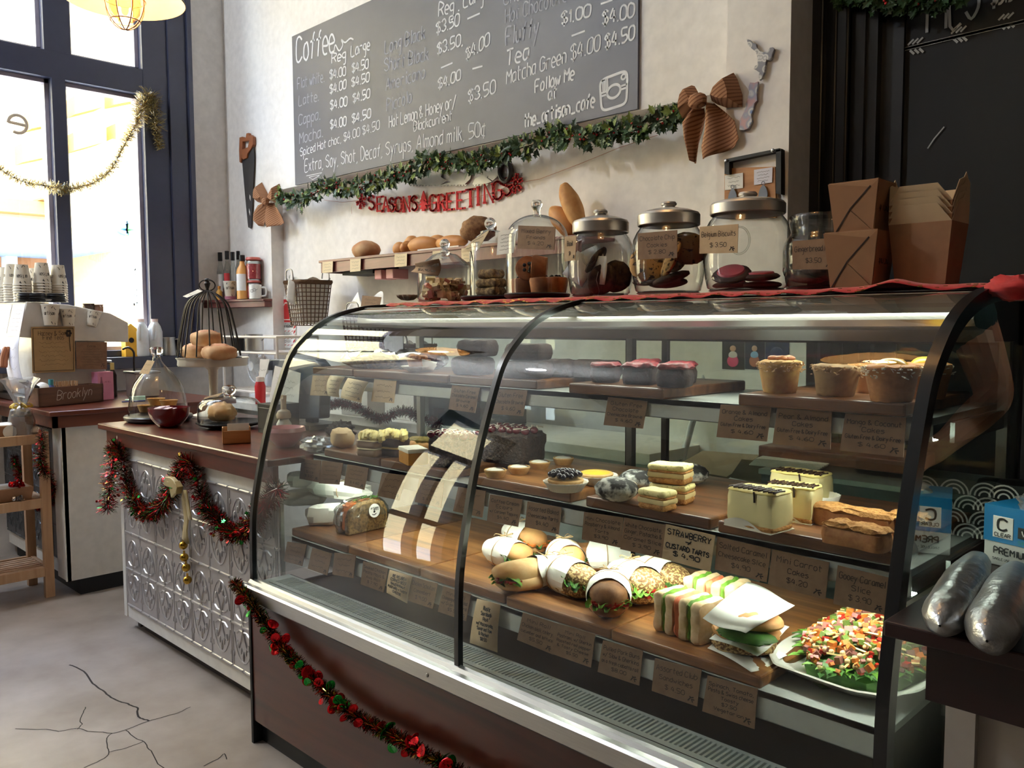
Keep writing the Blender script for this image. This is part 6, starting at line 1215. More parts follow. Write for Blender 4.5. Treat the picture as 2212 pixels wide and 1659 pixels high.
q = MB(); bl_ = mp(64, 727); br_ = mp(240, 735); q.box(-.62, -.03, bl_.y + .02, br_.y - .02, .03, bl_.z + .02); q.ob('lower_body', MW, t, bevel=.01); q = MB(); q.box(-.6, -.05, bl_.y - .02, br_.y, 0, .03); q.ob('drip_base', STEELD, t, bevel=.004)
q = MB(); zt_ = side[0].z; q.tube([(-.02, side[0].y + .02, zt_ + .012), (-.62, side[0].y + .02, zt_ + .012), (-.62, side[1].y, zt_ + .012), (-.02, side[1].y, zt_ + .012)], .005, 6, closed=True); q.ob('cup_rail', STEEL, t)
q = MB(); [q.tube([(-.18 - .2 * i, br_.y - .04, .2), (-.18 - .2 * i, br_.y + .06, .19)], .014, 8) for i in range(2)]; q.ob('group_head', STEELD, t)
for px0, px1, lb in ((13, 22, 'upper'), (20, 29, 'lower')):
    a = mp(px0, 750, MXP - .1); q = MB(); q.tube(cat_rom([a, a + Vector((.01, -.02, -.05)), a + Vector((.03, -.03, -.10))], 3), [.010, .014, .013, .013, .012, .012, .010][:7], 8); q.ob('portafilter_handle', SAWW, t)
TEA = mat('tea_menu_paper', (176, 146, 104), .7)
ta = card([(67, 706), (161, 705), (162, 803), (70, 806)], MXP + .012, ['Harney & Sons', 'Fine Teas', '~', '~', '~', '~', '~', '~'], 'brown framed tea menu headed Harney & Sons Fine Teas taped to the machine', TEA, logo=False, group=None, name='tea_menu', axis='x', cat='menu', fs=1.5)
o_ = Vector(ta.location); q = MB(); cs = [onX(x, y, MXP + .0145) - o_ for x, y in ((71, 710), (158, 709), (159, 799), (74, 802))]
for i in range(4): q.tube([cs[i], cs[(i + 1) % 4]], .0012, 4)
F_ = lambda u, v: cs[0].lerp(cs[1], u).lerp(cs[3].lerp(cs[2], u), v) + Vector((.001, 0, 0))
q.tube([F_(.9, .2), F_(.92, .55)], .0016, 5)
for k in range(6): q.blob(F_(.88 + .05 * math.cos(k * 1.05), .12 + .06 * math.sin(k * 1.05)), .001, .007, .007, nu=8, nv=5)
q.ob('border_and_flower', INK, ta)
card([(163, 739), (231, 739), (231, 798), (166, 797)], MXP + .016, ['Extras', '~', '~', '~', '~', '~', '~', '~'], 'second smaller brown menu beside the tea menu', KRAFT, group=None, name='drinks_menu', axis='x', cat='menu', fs=1.2)
bk = side[0].y + lo_.y - .03
card([(-2, 661), (26, 658), (14, 720), (-14, 722)], bk, ['~'] * 7, 'pale printed page taped on the back of the espresso machine at the left edge', LILAC, logo=False, group=None, name='page', cat='notice')
card([(28, 658), (55, 656), (42, 726), (16, 726)], bk - .004, ['~'] * 6, 'long curling pale receipt page taped beside the first page', LILAC, logo=False, group=None, name='page', cat='notice')
card([(14, 730), (42, 727), (58, 838), (30, 842)], bk - .02, ['~'] * 4, 'curled receipt strip hanging below the taped pages', LILAC, logo=False, group=None, name='receipt_strip', cat='notice', curl=.02)
# paper cups
CUPM = mat('printed_paper_cup', (214, 206, 190), .6); CUPR = mat('cup_rim_white', (236, 232, 222), .5)
def cup_mesh(h=.106, r0=.030, r1=.045, text='artisan', inv=True):
    q = MB(); q.lathe([(0, .002), (r0, 0), (r1 * .965, h - .004)], n=28); q.lathe([(r1 * .95, h - .004), (r1, h - .003), (r1, h), (r1 * .96, h)], n=28, mi=1); q.lathe([(r1 * .95, h), (r0 * .96, .006), (0, .006)], n=28, mi=1)
    def onc(a, z): r = r0 + (r1 * .965 - r0) * z / h + .0007; return Vector((r * math.cos(a), r * math.sin(a), z))
    for rep in range(3):
        a0 = -PI / 4 + rep * 2.1 - .65; L, wd = strokes(text, 2, 0)
        for pl in L: q.ribbon([onc(a0 + 1.3 * v.x / wd, h * .5 + v.y / 6 * .020) for v in pl], .0011, (math.cos(a0 + .65), math.sin(a0 + .65), 0), 2)
        for k in range(6):
            a, z = a0 + random.uniform(0, 1.6), random.choice((.1, .16, .78, .86)) * h
            for j in range(3): q.ribbon([onc(a, z), onc(a + random.uniform(-.16, .16), z + random.uniform(-.008, .010))], .0013, (math.cos(a), math.sin(a), 0), 2)
    return q
CUPS = [CUPM, CUPR, INKBLK]
up_cup = cup_mesh().ob('paper_cup', CUPS, ang=60); up_cup.location = (0, 0, -50); meshc = up_cup.data; bpy.data.objects.remove(up_cup)
zM = lo_.z + side[0].z + .003
WH = ('left', 'middle', 'right'); first = True
def cup_at(loc, rot, label, group=None, sc=1.0):
    o = bpy.data.objects.new('paper_cup', meshc); COL.objects.link(o); o.location = loc; o.rotation_euler = rot; o.scale = (sc,) * 3; return tag(o, label, 'paper cup', group)
for si, (px, pyt, xs, nm) in enumerate(((48, 572, MXP - .12, 'front left stack'), (91, 568, MXP - .12, 'middle stack'), (126, 573, MXP - .13, 'right stack'), (76, 580, MXP - .30, 'stack behind the middle one'), (27, 571, MXP - .22, 'stack behind the front left one'), (14, 578, MXP - .3, 'second stack from the left edge'), (2, 586, MXP - .36, 'stack cut off by the left edge'))):
    zt = onX(px, pyt, xs).z; y = onX(px, 610, xs).y; n = max(4, int((zt - .106 - zM) / .0135 + .5)); pt = (zt - .106 - zM) / max(n, 1)
    for k in range(n + 1):
        cup_at((xs, y, zM + .106 + pt * k), (PI, 0, PI * 1.0 + .35 * (si % 3) + 0.0), 'upside down printed paper cup on top of the ' + nm if k == n else 'nested paper cup rim within the ' + nm + ' on the machine', 'paper cups in the ' + nm)
for px0, px1, py0, py1, sc, tl, lb in ((88, 131, 653, 703, 1.0, .03, 'large sample cup taped on the machine side, left of the three'), (130, 167, 664, 704, .86, -.04, 'medium sample cup taped on the machine side'), (181, 214, 672, 705, .78, .30, 'small tilted sample cup taped on the machine side, right of the three')):
    c = onX((px0 + px1) / 2, py1, MXP + .034); o = cup_at(c, (-tl, 0, .35), lb, 'sample cups on the machine', sc)
LID = MB(); LID.lathe([(.046, 0), (.047, .006), (.044, .008), (.043, .016), (.038, .018), (.037, .014), (0, .014)], n=28)
for px, py, x, n, lb in ((58, 650, MXP - .05, 3, 'left stack'), (78, 655, MXP - .03, 3, 'middle stack'), (122, 656, MXP - .05, 3, 'right stack')):
    for k in range(n):
        y = onX(px, py, x).y; q = MB(); q.v, q.f, q.m = list(LID.v), list(LID.f), list(LID.m); single(q, 'cup_lid', BLACKPL, ('lowest', 'second', 'top')[k] + ' black cup lid in the ' + lb + ' before the cups', 'cup lid', (x, y, zM + .013 * k), 0, 'black cup lids', ang=40)
c = onX(204, 672, MXP - .2); 
for dx, r, h, m, lb in ((0, .030, .055, mat('dark_glass_jar', (84, 66, 54), .25), 'dark jar on the machine top by the window'), (.05, .027, .05, mat('clip_jar_brown', (150, 112, 92), .3), 'clip top jar on the machine top by the window')):
    q = MB(); q.lathe([(0, 0), (r, 0), (r, h * .8), (r * .85, h * .85), (r * 1.02, h * .88), (r * 1.02, h), (0, h)], n=24); q.tube([(r, 0, h * .95), (r * 1.4, 0, h * .7), (r * 1.05, 0, h * .4)], .002, 5); single(q, 'storage_jar', m, lb, 'jar', (c.x, c.y - .03 + dx, lo_.z + mp(200, 672, MXP).z - .01), ang=40)
# crate, carton, bits on the coffee counter
a, b = onZ(85, 880, ZK), onZ(224, 867, ZK); d = (b - a).normalized(); t = thing('brooklyn_crate', 'brown wooden crate lettered Brooklyn holding stirrers and sachets', 'crate', a, math.atan2(d.y, d.x)); L = (b - a).length; h = onY(85, 839, a.y).z - ZK; D_ = .10
q = MB(); q.box(0, L, 0, .010, 0, h); q.box(0, L, D_, D_ + .01, 0, h); q.box(0, .010, 0, D_ + .01, 0, h); q.box(L - .01, L, 0, D_ + .01, 0, h); q.box(0, L, 0, D_, 0, .008); q.ob('crate', BROWNWOOD, t, smooth=False, bevel=.001)
q = MB(); write(q, 'Brooklyn', (L * .26, 0, h * .30), (L * .80, 0, h * .42), (0, 0, 1), h * .48, .0014, (0, -1, 0), 0, 4, .1, .25, .0012); q.ob('lettering', mat('silver_lettering', (206, 200, 190), .5), t, smooth=False); q = MB(); write(q, 'NEW YORK STYLE', (L * .36, 0, h * .12), (L * .8, 0, h * .16), (0, 0, 1), h * .08, .0006, (0, -1, 0), 0, 1, 0, 0, .001); 
C_ = lambda u, v, z: t.matrix_basis @ Vector((L * u, D_ * v, z))
tr = Vector(a); M_ = Matrix.Translation(a) @ Matrix.Rotation(t.rotation_euler.z, 4, 'Z'); C_ = lambda u, v, z: M_ @ Vector((L * u, D_ * v, z))
q = MB()
for i in range(46): x = L * (.36 + .30 * random.random()); y = D_ * random.uniform(.2, .8); q.obox((x, y, h * .62), (.0022, 0, 0), (0, .0012, 0), (random.uniform(-.004, .004), 0, h * .62))
o = single(q, 'wooden_stirrers', PINE, 'bundle of wooden stirrers standing in the Brooklyn crate', 'stirrers', a, t.rotation_euler.z, smooth=False); o['kind'] = 'stuff'
q = MB(); q.lathe([(0, 0), (.017, 0), (.017, h * .9), (.010, h * 1.02)], n=16); q.lathe([(.012, h * 1.0), (.012, h * 1.3), (0, h * 1.3)], n=16, mi=1); single(q, 'small_bottle', [mat('blue_bottle', (76, 96, 160), .3), mat('teal_cap', (70, 150, 160), .4)], 'small blue bottle with teal cap in the Brooklyn crate', 'bottle', C_(.28, .5, .008), ang=50)
q = MB(); q.blob((0, 0, 0), .042, .03, .03, .05, 2, 18, 12); single(q, 'white_pouch', PAPER, 'rounded white pouch in the left of the Brooklyn crate', 'pouch', C_(.15, .5, h * .95))
q = MB(); q.obox((0, 0, 0), (.05, 0, -.03), (0, .03, 0), (.003, 0, .005)); single(q, 'black_wallet', BLACKPL, 'black folder leaning out at the left end of the Brooklyn crate', 'folder', C_(.03, .6, h * 1.08), t.rotation_euler.z, smooth=False)
a2, b2 = onZ(222, 867, ZK), onZ(256, 864, ZK); d2 = (b2 - a2); q = MB(); h2 = onY(230, 806, a2.y).z - ZK; q.box(0, d2.length, 0, .055, 0, h2); ca = single(q, 'pink_carton', mat('pink_carton', (206, 132, 164), .5), 'pink upright carton standing right of the Brooklyn crate', 'carton', a2 + Vector((-.06, .0, 0)), math.atan2(d2.y, d2.x), smooth=False, bevel=.002)
q = MB(); q.lathe([(.0, .04), (.010, .04), (.011, .08), (.004, .11), (.004, .125), (0, .125)], n=12); q.xf(Matrix.Diagonal((1, .15, 1, 1))); q.xf(Matrix.Translation((.02, -.002, 0))); write(q, 'LIVE WELL', (.035, -.001, h2 * .62), (.075, -.001, h2 * .62), (0, 0, 1), .008, .0006, (0, -1, 0)); q.ob('print', mat('carton_print', (150, 90, 110), .6), ca)
q = MB(); q.lathe([(0, 0), (.022, 0), (.022, .12), (.010, .15)], n=18); q.lathe([(.011, .15), (.011, .19), (0, .19)], n=14, mi=1); single(q, 'syrup_bottle', [mat('dark_bottle', (40, 26, 22), .25), mat('gold_cap', (214, 190, 120), .4)], 'dark bottle with gold neck behind the pink carton', 'bottle', onZ(240, 858, ZK) + Vector((-.1, .02, .05)) * 0 + Vector((-.05, .03, 0)), ang=50)
g0 = onZ(276, 858, ZK); t = thing('water_tap', 'bent steel tap over a white box behind the coffee counter', 'tap', (g0.x - .05, g0.y + .06, ZK)); q = MB(); q.box(-.05, .09, -.03, .10, 0, .13); q.ob('housing', MW, t, smooth=False, bevel=.003); q = MB(); q.box(-.06, .10, -.04, .11, .13, .142); q.ob('top_plate', STEELD, t, smooth=False, bevel=.003); q = MB(); q.tube(cat_rom([(0, 0, .14), (0, 0, .20), (0, 0, .25), (-.02, -.02, .275), (-.05, -.04, .265)], 5), .006, 8); q.ob('spout', mat('dark_chrome', (80, 76, 74), .25, .9), t)
q = MB(); q.box(0, .10, 0, .07, 0, .004); q.box(.02, .10, .01, .05, .004, .02); single(q, 'notepad', mat('mint_notepad', (196, 226, 206), .7), 'pale green notepad and papers on the coffee counter near the bell dome', 'notepad', onZ(270, 866, ZK), 1.2, smooth=False)
q = MB(); q.tube([(0, 0, .004), (.11, .02, .005)], .004, 8); single(q, 'pen', mat('blue_pen', (70, 76, 140), .4), 'blue and white pen on the coffee counter edge', 'pen', onZ(263, 870, ZK), 1.1)
# ================================================================ gift things on the pine rack
zr = ZR[0]; p = onZ(48, 938, zr) if False else Vector((RX1 - .06, onX(47, 925, RX1 - .06).y, zr))
t = thing('gift_pot', 'kraft pot in a cellophane gift bag with yellow ribbon on the pine rack', 'gift bag', p); s = mpp(p)
q = MB(); q.lathe([(0, 0), (20 * s, 0), (22 * s, 40 * s)], n=28); q.ob('pot', KRAFTBOX, t); q = MB(); q.blob((0, 0, 42 * s), 19 * s, 19 * s, 12 * s, .3, 8, 20, 10); q.ob('straw', mat('straw', (134, 116, 90), .9, bump=1, bscale=200), t)
q = MB(); q.lathe([(24 * s, 0), (26 * s, 30 * s), (20 * s, 52 * s), (9 * s, 62 * s), (18 * s, 84 * s), (30 * s, 108 * s), (38 * s, 122 * s)], n=18, jit=.006); q.ob('cellophane', CELLO, t, ang=20)
q = MB()
for k in range(5): a = k * 1.25; q.tube(cat_rom([(0, 0, 61 * s), (14 * s * math.cos(a), 14 * s * math.sin(a), 68 * s), (22 * s * math.cos(a + .3), 22 * s * math.sin(a + .3), 60 * s), (0, 0, 61 * s)], 4), .006, 5, flat=.2)
q.ob('ribbon', mat('yellow_ribbon', (232, 196, 70), .4), t)
p = Vector((RX1 - .11, onX(10, 940, RX1 - .04).y, zr)); q = MB(); q.box(-.08, .08, -.14, .10, 0, .05); kb = single(q, 'kraft_gift_box', KRAFTBOX, 'flat kraft box with a round white sticker on the top of the pine rack', 'box', p, bevel=.002, smooth=False); q = MB(); q.lathe([(0, 0), (.03, 0), (.03, .001), (0, .001)], (.081, .02, .02), 24, 0, (1, 0, 0)); q.box(-.07, .07, -.12, .08, .05, .052); q.ob('sticker', PAPER, kb, smooth=False)
q = MB(); q.blob((0, 0, .018), .022, .022, .018, .25, 4, 16, 10); q.tube(cat_rom([(0, 0, .02), (.02, .01, .03), (.03, 0, .012)], 3), .003, 5); single(q, 'cord_ornament', mat('pale_cord', (206, 190, 170), .7), 'small pale knotted ornament at the right end of the rack top', 'ornament', Vector((RX1 - .03, onX(77, 936, RX1 - .03).y, zr)))
zr2 = ZR[1]; p = Vector((RX1 - .10, onX(15, 1085, RX1 - .05).y, zr2)); q = MB(); q.hexa([(-.09, -.12, 0), (.07, -.12, 0), (.07, .10, 0), (-.09, .10, 0)], [(-.10, -.13, .06), (.08, -.13, .06), (.08, .11, .06), (-.10, .11, .06)]); kb = single(q, 'kraft_tray', KRAFTBOX, 'kraft gift tray with window lid on the middle of the pine rack', 'gift box', p, bevel=.002, smooth=False); q = MB(); q.box(-.085, .065, -.115, .095, .06, .063); q.ob('window_lid', mat('film_lid', (214, 208, 200), .2), kb, smooth=False)
def rosette(p, r, m, label):
    q = MB()
    for k in range(11): a = 2 * PI * k / 7.3; z = .25 * r + .5 * r * (k / 11); rr_ = r * (1 - .5 * k / 11); q.tube(cat_rom([(0, 0, z * .5), (rr_ * .8 * math.cos(a), rr_ * .8 * math.sin(a), z + .3 * r), (rr_ * math.cos(a + .25), rr_ * math.sin(a + .25), z * .6), (0, 0, z * .5)], 4), .006, 5, flat=.15)
    return single(q, 'gift_bow', m, label, 'gift bow', p)
rosette(Vector((RX1 - .05, onX(36, 1068, RX1 - .05).y, zr2 + .062)), .035, REDFOIL, 'shiny red gift bow on the kraft tray'); rosette(Vector((RX1 - .025, onX(38, 1085, RX1 - .025).y, zr2)), .028, SILVERF, 'silver gift bow on the front of the middle rack shelf')
# ================================================================ window sill
ZS = 1.121
def milk(px, label):
    y = onX(px, 747, XW + .07).y; t = thing('milk_bottle', label, 'milk bottle', (XW + .08, y, ZS), group='milk bottles on the window sill')
    s = mpp((XW + .08, y, ZS)); q = MB(); pr = [(.0, 0), (.044, 0), (.048, .01), (.047, .15), (.036, .185), (.022, .208), (.019, .216)]; q.lathe(pr, n=28, sq=(1, .95)); q.tube(cat_rom([(.030, -.02, .195), (.058, -.03, .19), (.062, -.034, .15), (.046, -.03, .10)], 4), .011, 8); q.ob('bottle', MILKPL, t, ang=60); q = MB(); q.lathe([(.021, .212), (.021, .230), (0, .230)], n=20); q.ob('cap', mat('pale_pink_cap', (224, 200, 196), .4), t, ang=40)
milk(304, 'left white milk bottle on the window sill'); milk(334, 'right white milk bottle on the window sill')
q = MB(); y = onX(278, 747, XW + .06).y; q.box(-.035, .035, -.035, .035, 0, .17); q.hexa([(-.035, -.035, .17), (.035, -.035, .17), (.035, .035, .17), (-.035, .035, .17)], [(-.035, -.002, .2), (.035, -.002, .2), (.035, .002, .2), (-.035, .002, .2)]); q.lathe([(0, 0), (.016, 0), (.016, .001)], (.036, .0, .10), 20, 1, (1, 0, 0), cap1=True); single(q, 'juice_carton', [mat('yellow_carton', (238, 182, 52), .5), INKBLK], 'yellow carton beside the milk bottles on the window sill', 'carton', (XW + .07, y, ZS), smooth=False, bevel=.002)
def jug(loc, r, h, label, rz=0):
    t = thing('milk_jug', label, 'milk jug', loc, rz, 'steel milk jugs'); q = MB(); q.lathe([(0, 0), (r, 0), (r * 1.02, .01), (r * .92, h * .6), (r * .85, h * .85), (r * .95, h), (r * .93, h), (r * .82, h * .85), (0, .01)], n=32); q.ob('jug', STEEL, t, ang=50); q = MB(); q.tube(cat_rom([(r * .9, 0, h * .88), (r * 1.5, 0, h * .85), (r * 1.5, 0, h * .3), (r * .98, 0, h * .22)], 4), .004, 6); q.ob('handle', STEEL, t)
jug((XW + .08, onX(364, 744, XW + .08).y, ZS), .046, .115, 'steel milk jug on the window sill right of the milk', .9)
# ================================================================ corner shelf
SZ = onY(510, 647, 2.66).z; q = MB(); q.prism([(XW + .002, 2.56, SZ - .052), (-4.88, 2.70, SZ - .052), (-4.875, 2.749, SZ - .052), (XW + .002, 2.749, SZ - .052)], (0, 0, .036)); q.prism([(XW + .002, 2.545, SZ - .016), (-4.875, 2.690, SZ - .016), (-4.872, 2.749, SZ - .016), (XW + .002, 2.749, SZ - .016)], (0, 0, .015))
tag(q.ob('corner_shelf', SHELFWOOD, smooth=False, bevel=.002), 'small red timber shelf in the corner right of the window', 'shelf')
def sp(px, y=2.67): return Vector((onY(px, 646, y).x, y, SZ))
def hz_(py, px, y=2.67): return onY(px, py, y).z - SZ
def bottle(px, w_px, top, label, body, cap, y=2.67, neck=.5, capm=BLACKPL, fill=None, lab=None, cat='bottle', capt=18):
    p = sp(px, y); s = mpp(p); r = w_px * s / 2; H = hz_(top, px, y); hc = capt * s
    t = thing('shelf_bottle', label, cat, p, group='bottles on the corner shelf'); q = MB(); q.lathe([(0, 0), (r, 0), (r, (H - hc) * .72), (r * .8, (H - hc) * .82), (r * neck * 1.1, (H - hc) * .92), (r * neck, H - hc)], n=24); q.ob('bottle', body, t, ang=60); q = MB(); q.lathe([(r * neck * 1.25, H - hc), (r * neck * 1.25, H), (0, H)], n=18); q.ob('cap', capm, t, ang=40)
    if fill: q = MB(); q.lathe([(0, .003), (r * .93, .003), (r * .93, (H - hc) * fill[1]), (0, (H - hc) * fill[1])], n=24); q.ob('contents', fill[0], t, ang=40)
    if lab: q = MB(); q.lathe([(r * 1.01, (H - hc) * .22), (r * 1.01, (H - hc) * .66)], n=16, arc=(-1.9, .1)); q.ob('label', lab, t)
    return t
CLB = thin_glass('bottle_glass', (236, 238, 236), (120, 124, 124), .08, .8, 3); LABM = mat('white_label', (228, 226, 226), .6); REDL = mat('label_red', (196, 60, 64), .6)
bottle(478, 15, 545, 'clear syrup bottle at the left of the four tall bottles', CLB, None, fill=(mat('red_syrup', (150, 70, 66), .3), .3), lab=LABM); bottle(493, 15, 542, 'clear syrup bottle with red label, second of the four', CLB, None, fill=(MATS['red_syrup'], .45), lab=REDL); bottle(505, 14, 544, 'clear syrup bottle with dark syrup, third of the four', CLB, None, fill=(mat('dark_syrup', (84, 40, 36), .3), .4)); bottle(517, 13, 542, 'clear syrup bottle furthest right, behind the orange bottle', CLB, None, 2.715)
bottle(525, 25, 551, 'orange filled bottle with white label and barcode', mat('orange_drink', (222, 160, 88), .35), None, 2.645, .4, lab=LABM, capt=13)
bottle(449, 27, 597, 'pink bottle with a green cap at the left of the corner shelf', mat('pink_bottle', (206, 154, 154), .4), None, 2.64, .5, mat('green_cap', (20, 104, 76), .4), capt=9)
bottle(474, 13, 618, 'short yellow sauce bottle in front of the syrups', mat('yellow_bottle', (232, 178, 84), .4), None, 2.635, .4, mat('orange_cap', (222, 150, 70), .4), capt=6)
c = sp(498, 2.632); o = cup_at(c + Vector((0, 0, .012)), (0, 0, .3), 'printed paper cup standing in a pink saucer on the corner shelf'); q = MB(); q.lathe([(0, 0), (.034, 0), (.036, .02), (.032, .02), (0, .01)], n=24); single(q, 'pink_saucer', mat('pink_rubber', (176, 110, 132), .5), 'pink holder under the paper cup on the corner shelf', 'holder', c)
def clipjar(px, y, z0, z1, label, r):
    p = Vector((onY(px, 600, y).x, y, SZ + z0)); h = z1 - z0; t = thing('clip_jar', label, 'clip jar', p, group='red clip jars'); q = MB(); q.lathe([(0, 0), (r, 0), (r, h * .78), (r * .85, h * .86)], n=26); q.ob('glass', CLB, t, ang=50); q = MB(); q.lathe([(0, .004), (r * .94, .004), (r * .94, h * .7), (0, h * .72)], n=26); q.ob('contents', mat('pink_candy', (214, 84, 92), .6, col2=(190, 60, 70), scale=90), t); q = MB(); q.lathe([(r * .95, h * .86), (r * 1.05, h * .9), (r * .9, h), (0, h)], n=26); q.ob('lid', mat('red_seal_lid', (190, 96, 84), .35), t, ang=40)
clipjar(548, 2.70, .004, hz_(606, 548, 2.70), 'lower clip jar half hidden behind the mug', .045); clipjar(548, 2.70, hz_(604, 548, 2.70), hz_(556, 548, 2.70), 'upper clip jar full of pink candy on the corner shelf', .047)
c = sp(552, 2.675); s = mpp(c); t = thing('mug', 'white mug printed with a molecule drawing on the corner shelf', 'mug', c, .7); r, h = 13 * s, hz_(615, 552, 2.675); q = MB(); q.lathe([(0, 0), (r, 0), (r, h), (r * .92, h), (r * .92, .01), (0, .01)], n=30); q.ob('mug', WHITEPL, t, ang=50); q = MB(); q.tube(cat_rom([(r * .95, 0, h * .8), (r * 1.75, 0, h * .75), (r * 1.75, 0, h * .25), (r * .95, 0, h * .18)], 5), .006, 8); q.ob('handle', WHITEPL, t)
q = MB(); hx = lambda cx_, cz: [(-r * .2 + cx_ + .010 * math.cos(k * PI / 3), -r * 1.0 - .001, h * .55 + cz + .010 * math.sin(k * PI / 3)) for k in range(7)]; q.tube(hx(0, 0), .0008, 4); q.tube(hx(.016, .006), .0008, 4); q.tube([(-r * .2 + .026, -r - .001, h * .6), (-r * .2 + .036, -r * .9, h * .68)], .0008, 4); q.ob('drawing', INKBLK, t)
# ================================================================ wall decorations
WU, WL = WY - .002, WY + .083          # upper wall face, lower wall face
def flat(pts, y, th, f=onY): return [f(a, b, y) for a, b in pts]
def plate(q, pts, y, th, mi=0): P = flat(pts, y, th); q.prism(P, (0, th, 0), mi); return q
o = onY(532, 390, WU); t = thing('hand_saw', 'old hand saw with wooden handle hung upright beside the corner', 'saw', o); M = Matrix.Translation(-o)
q = MB(); plate(q, [(521, 326), (548, 318), (549, 345), (546, 420), (542, 494), (536, 491), (529, 420), (523, 350)], WU - .012, .003); q.xf(M).ob('blade', SAWBL, t, smooth=False)
q = MB()
for a in ([(517, 297), (523, 295), (524, 305), (523, 330), (520, 352), (517, 350), (516, 325)], [(523, 295), (530, 299), (532, 288), (536, 287), (539, 297), (538, 304), (524, 306)], [(538, 296), (541, 291), (546, 295), (546, 312), (541, 322), (535, 318), (538, 304)], [(523, 322), (535, 318), (541, 322), (534, 332), (533, 341), (524, 345), (522, 340)]): plate(q, a, WU - .022, .020)
q.xf(M).ob('handle', SAWW, t, smooth=False, bevel=.002)
q = MB(); plate(q, [(539, 420), (541, 424), (541, 434), (539, 428)], WU - .0125, .001); plate(q, [(538, 450), (540, 458), (540, 466), (538, 458)], WU - .0125, .001); q.xf(M).ob('paint_fleck', PAPER, t, smooth=False)
def bow(cx, cy, y, k, label, L, R_, T1, T2):
    # hessian ribbon bow: two loops, a knot and two tails, drawn from pixel outlines and given depth
    o = onY(cx, cy, y); t = thing('hessian_bow', label, 'bow', o, group='striped hessian bows'); M = Matrix.Translation(-o); dep = .05 * k
    for lp, nm in ((L, 'loop'), (R_, 'loop')):
        q = MB(); c = onY(sum(a for a, b in lp) / len(lp), sum(b for a, b in lp) / len(lp), y); ring = [onY(a, b, y) for a, b in lp]
        n = len(ring); vs = [p for p in ring] + [p.lerp(c, .45) + Vector((0, -dep, 0)) for p in ring] + [c + Vector((0, -dep * 1.1, 0))] + [p + Vector((0, .003, 0)) for p in ring]
        fs = [(i, (i + 1) % n, n + (i + 1) % n, n + i) for i in range(n)] + [(n + i, n + (i + 1) % n, 2 * n) for i in range(n)] + [tuple(2 * n + 1 + i for i in range(n))] + [(i, (i + 1) % n, 2 * n + 1 + (i + 1) % n, 2 * n + 1 + i) for i in range(n)]
        q.add(vs, fs); q.xf(M).ob(nm, HESS, t, ang=50)
    for tl in (T1, T2):
        q = MB(); m = len(tl) // 2; Lp = [onY(*a, y) for a in tl[:m]]; Rp = [onY(*a, y) for a in tl[m:]]
        def surf(u, v):
            f = v * (m - 1); i = min(int(f), m - 2); g = f - i; a = Lp[i].lerp(Lp[i + 1], g); b = Rp[i].lerp(Rp[i + 1], g); return a.lerp(b, u) + Vector((0, -dep * (.35 + .35 * math.sin(u * 5 + .8)), 0))
        q.grid(surf, 10, 8); q.xf(M).ob('tail', HESS, t, solid=.0015, ang=60)
    q = MB(); q.blob((0, -dep * 1.0, 0), .028 * k, .022 * k, .022 * k, .15, 4, 14, 10, pw=.8); q.ob('knot', HESS, t)
def hess():
    m, n, o = _new('striped_hessian'); vec = _coord(n, (1, 1, 1), (0, .45, 0)); wv = n.nodes.new('ShaderNodeTexWave'); wv.inputs['Scale'].default_value = 26; wv.inputs['Distortion'].default_value = .4; wv.bands_direction = 'Z'; n.links.new(vec, wv.inputs['Vector'])
    p = _pbsdf(n, o, _ramp(n, wv.outputs['Fac'], ((.0, (104, 62, 42)), (.16, (150, 104, 72)), (.9, (170, 124, 92)))), .9, 0); n.links.new(_bump(n, _noise(n, vec, 300, 3), .4), p.inputs['Normal']); return m
HESS = hess()
bow(588, 436, WU - .004, .95, 'small striped hessian bow at the left end of the holly garland', [(585, 432), (577, 417), (565, 394), (558, 404), (556, 418), (556, 436), (570, 440)], [(586, 430), (594, 415), (603, 397), (605, 412), (604, 440), (594, 438)],
    [(580, 438), (566, 445), (557, 460), (555, 476), (568, 488), (586, 440), (582, 455), (578, 470), (574, 482), (570, 489)], [(586, 440), (583, 455), (581, 470), (582, 482), (585, 492), (594, 438), (604, 455), (612, 470), (617, 482), (612, 485)])
bow(1526, 224, 2.64, 1.15, 'large striped hessian bow at the right end of the holly garland', [(1523, 228), (1513, 210), (1500, 186), (1494, 184), (1481, 204), (1474, 236), (1474, 256), (1500, 240)], [(1537, 218), (1548, 190), (1566, 172), (1584, 157), (1592, 170), (1603, 205), (1603, 231), (1570, 233), (1550, 226)],
    [(1510, 236), (1497, 252), (1486, 268), (1489, 300), (1502, 348), (1524, 234), (1528, 250), (1522, 280), (1513, 310), (1504, 354)], [(1537, 226), (1536, 250), (1534, 285), (1527, 320), (1530, 347), (1545, 224), (1572, 245), (1590, 262), (1599, 300), (1590, 318)])
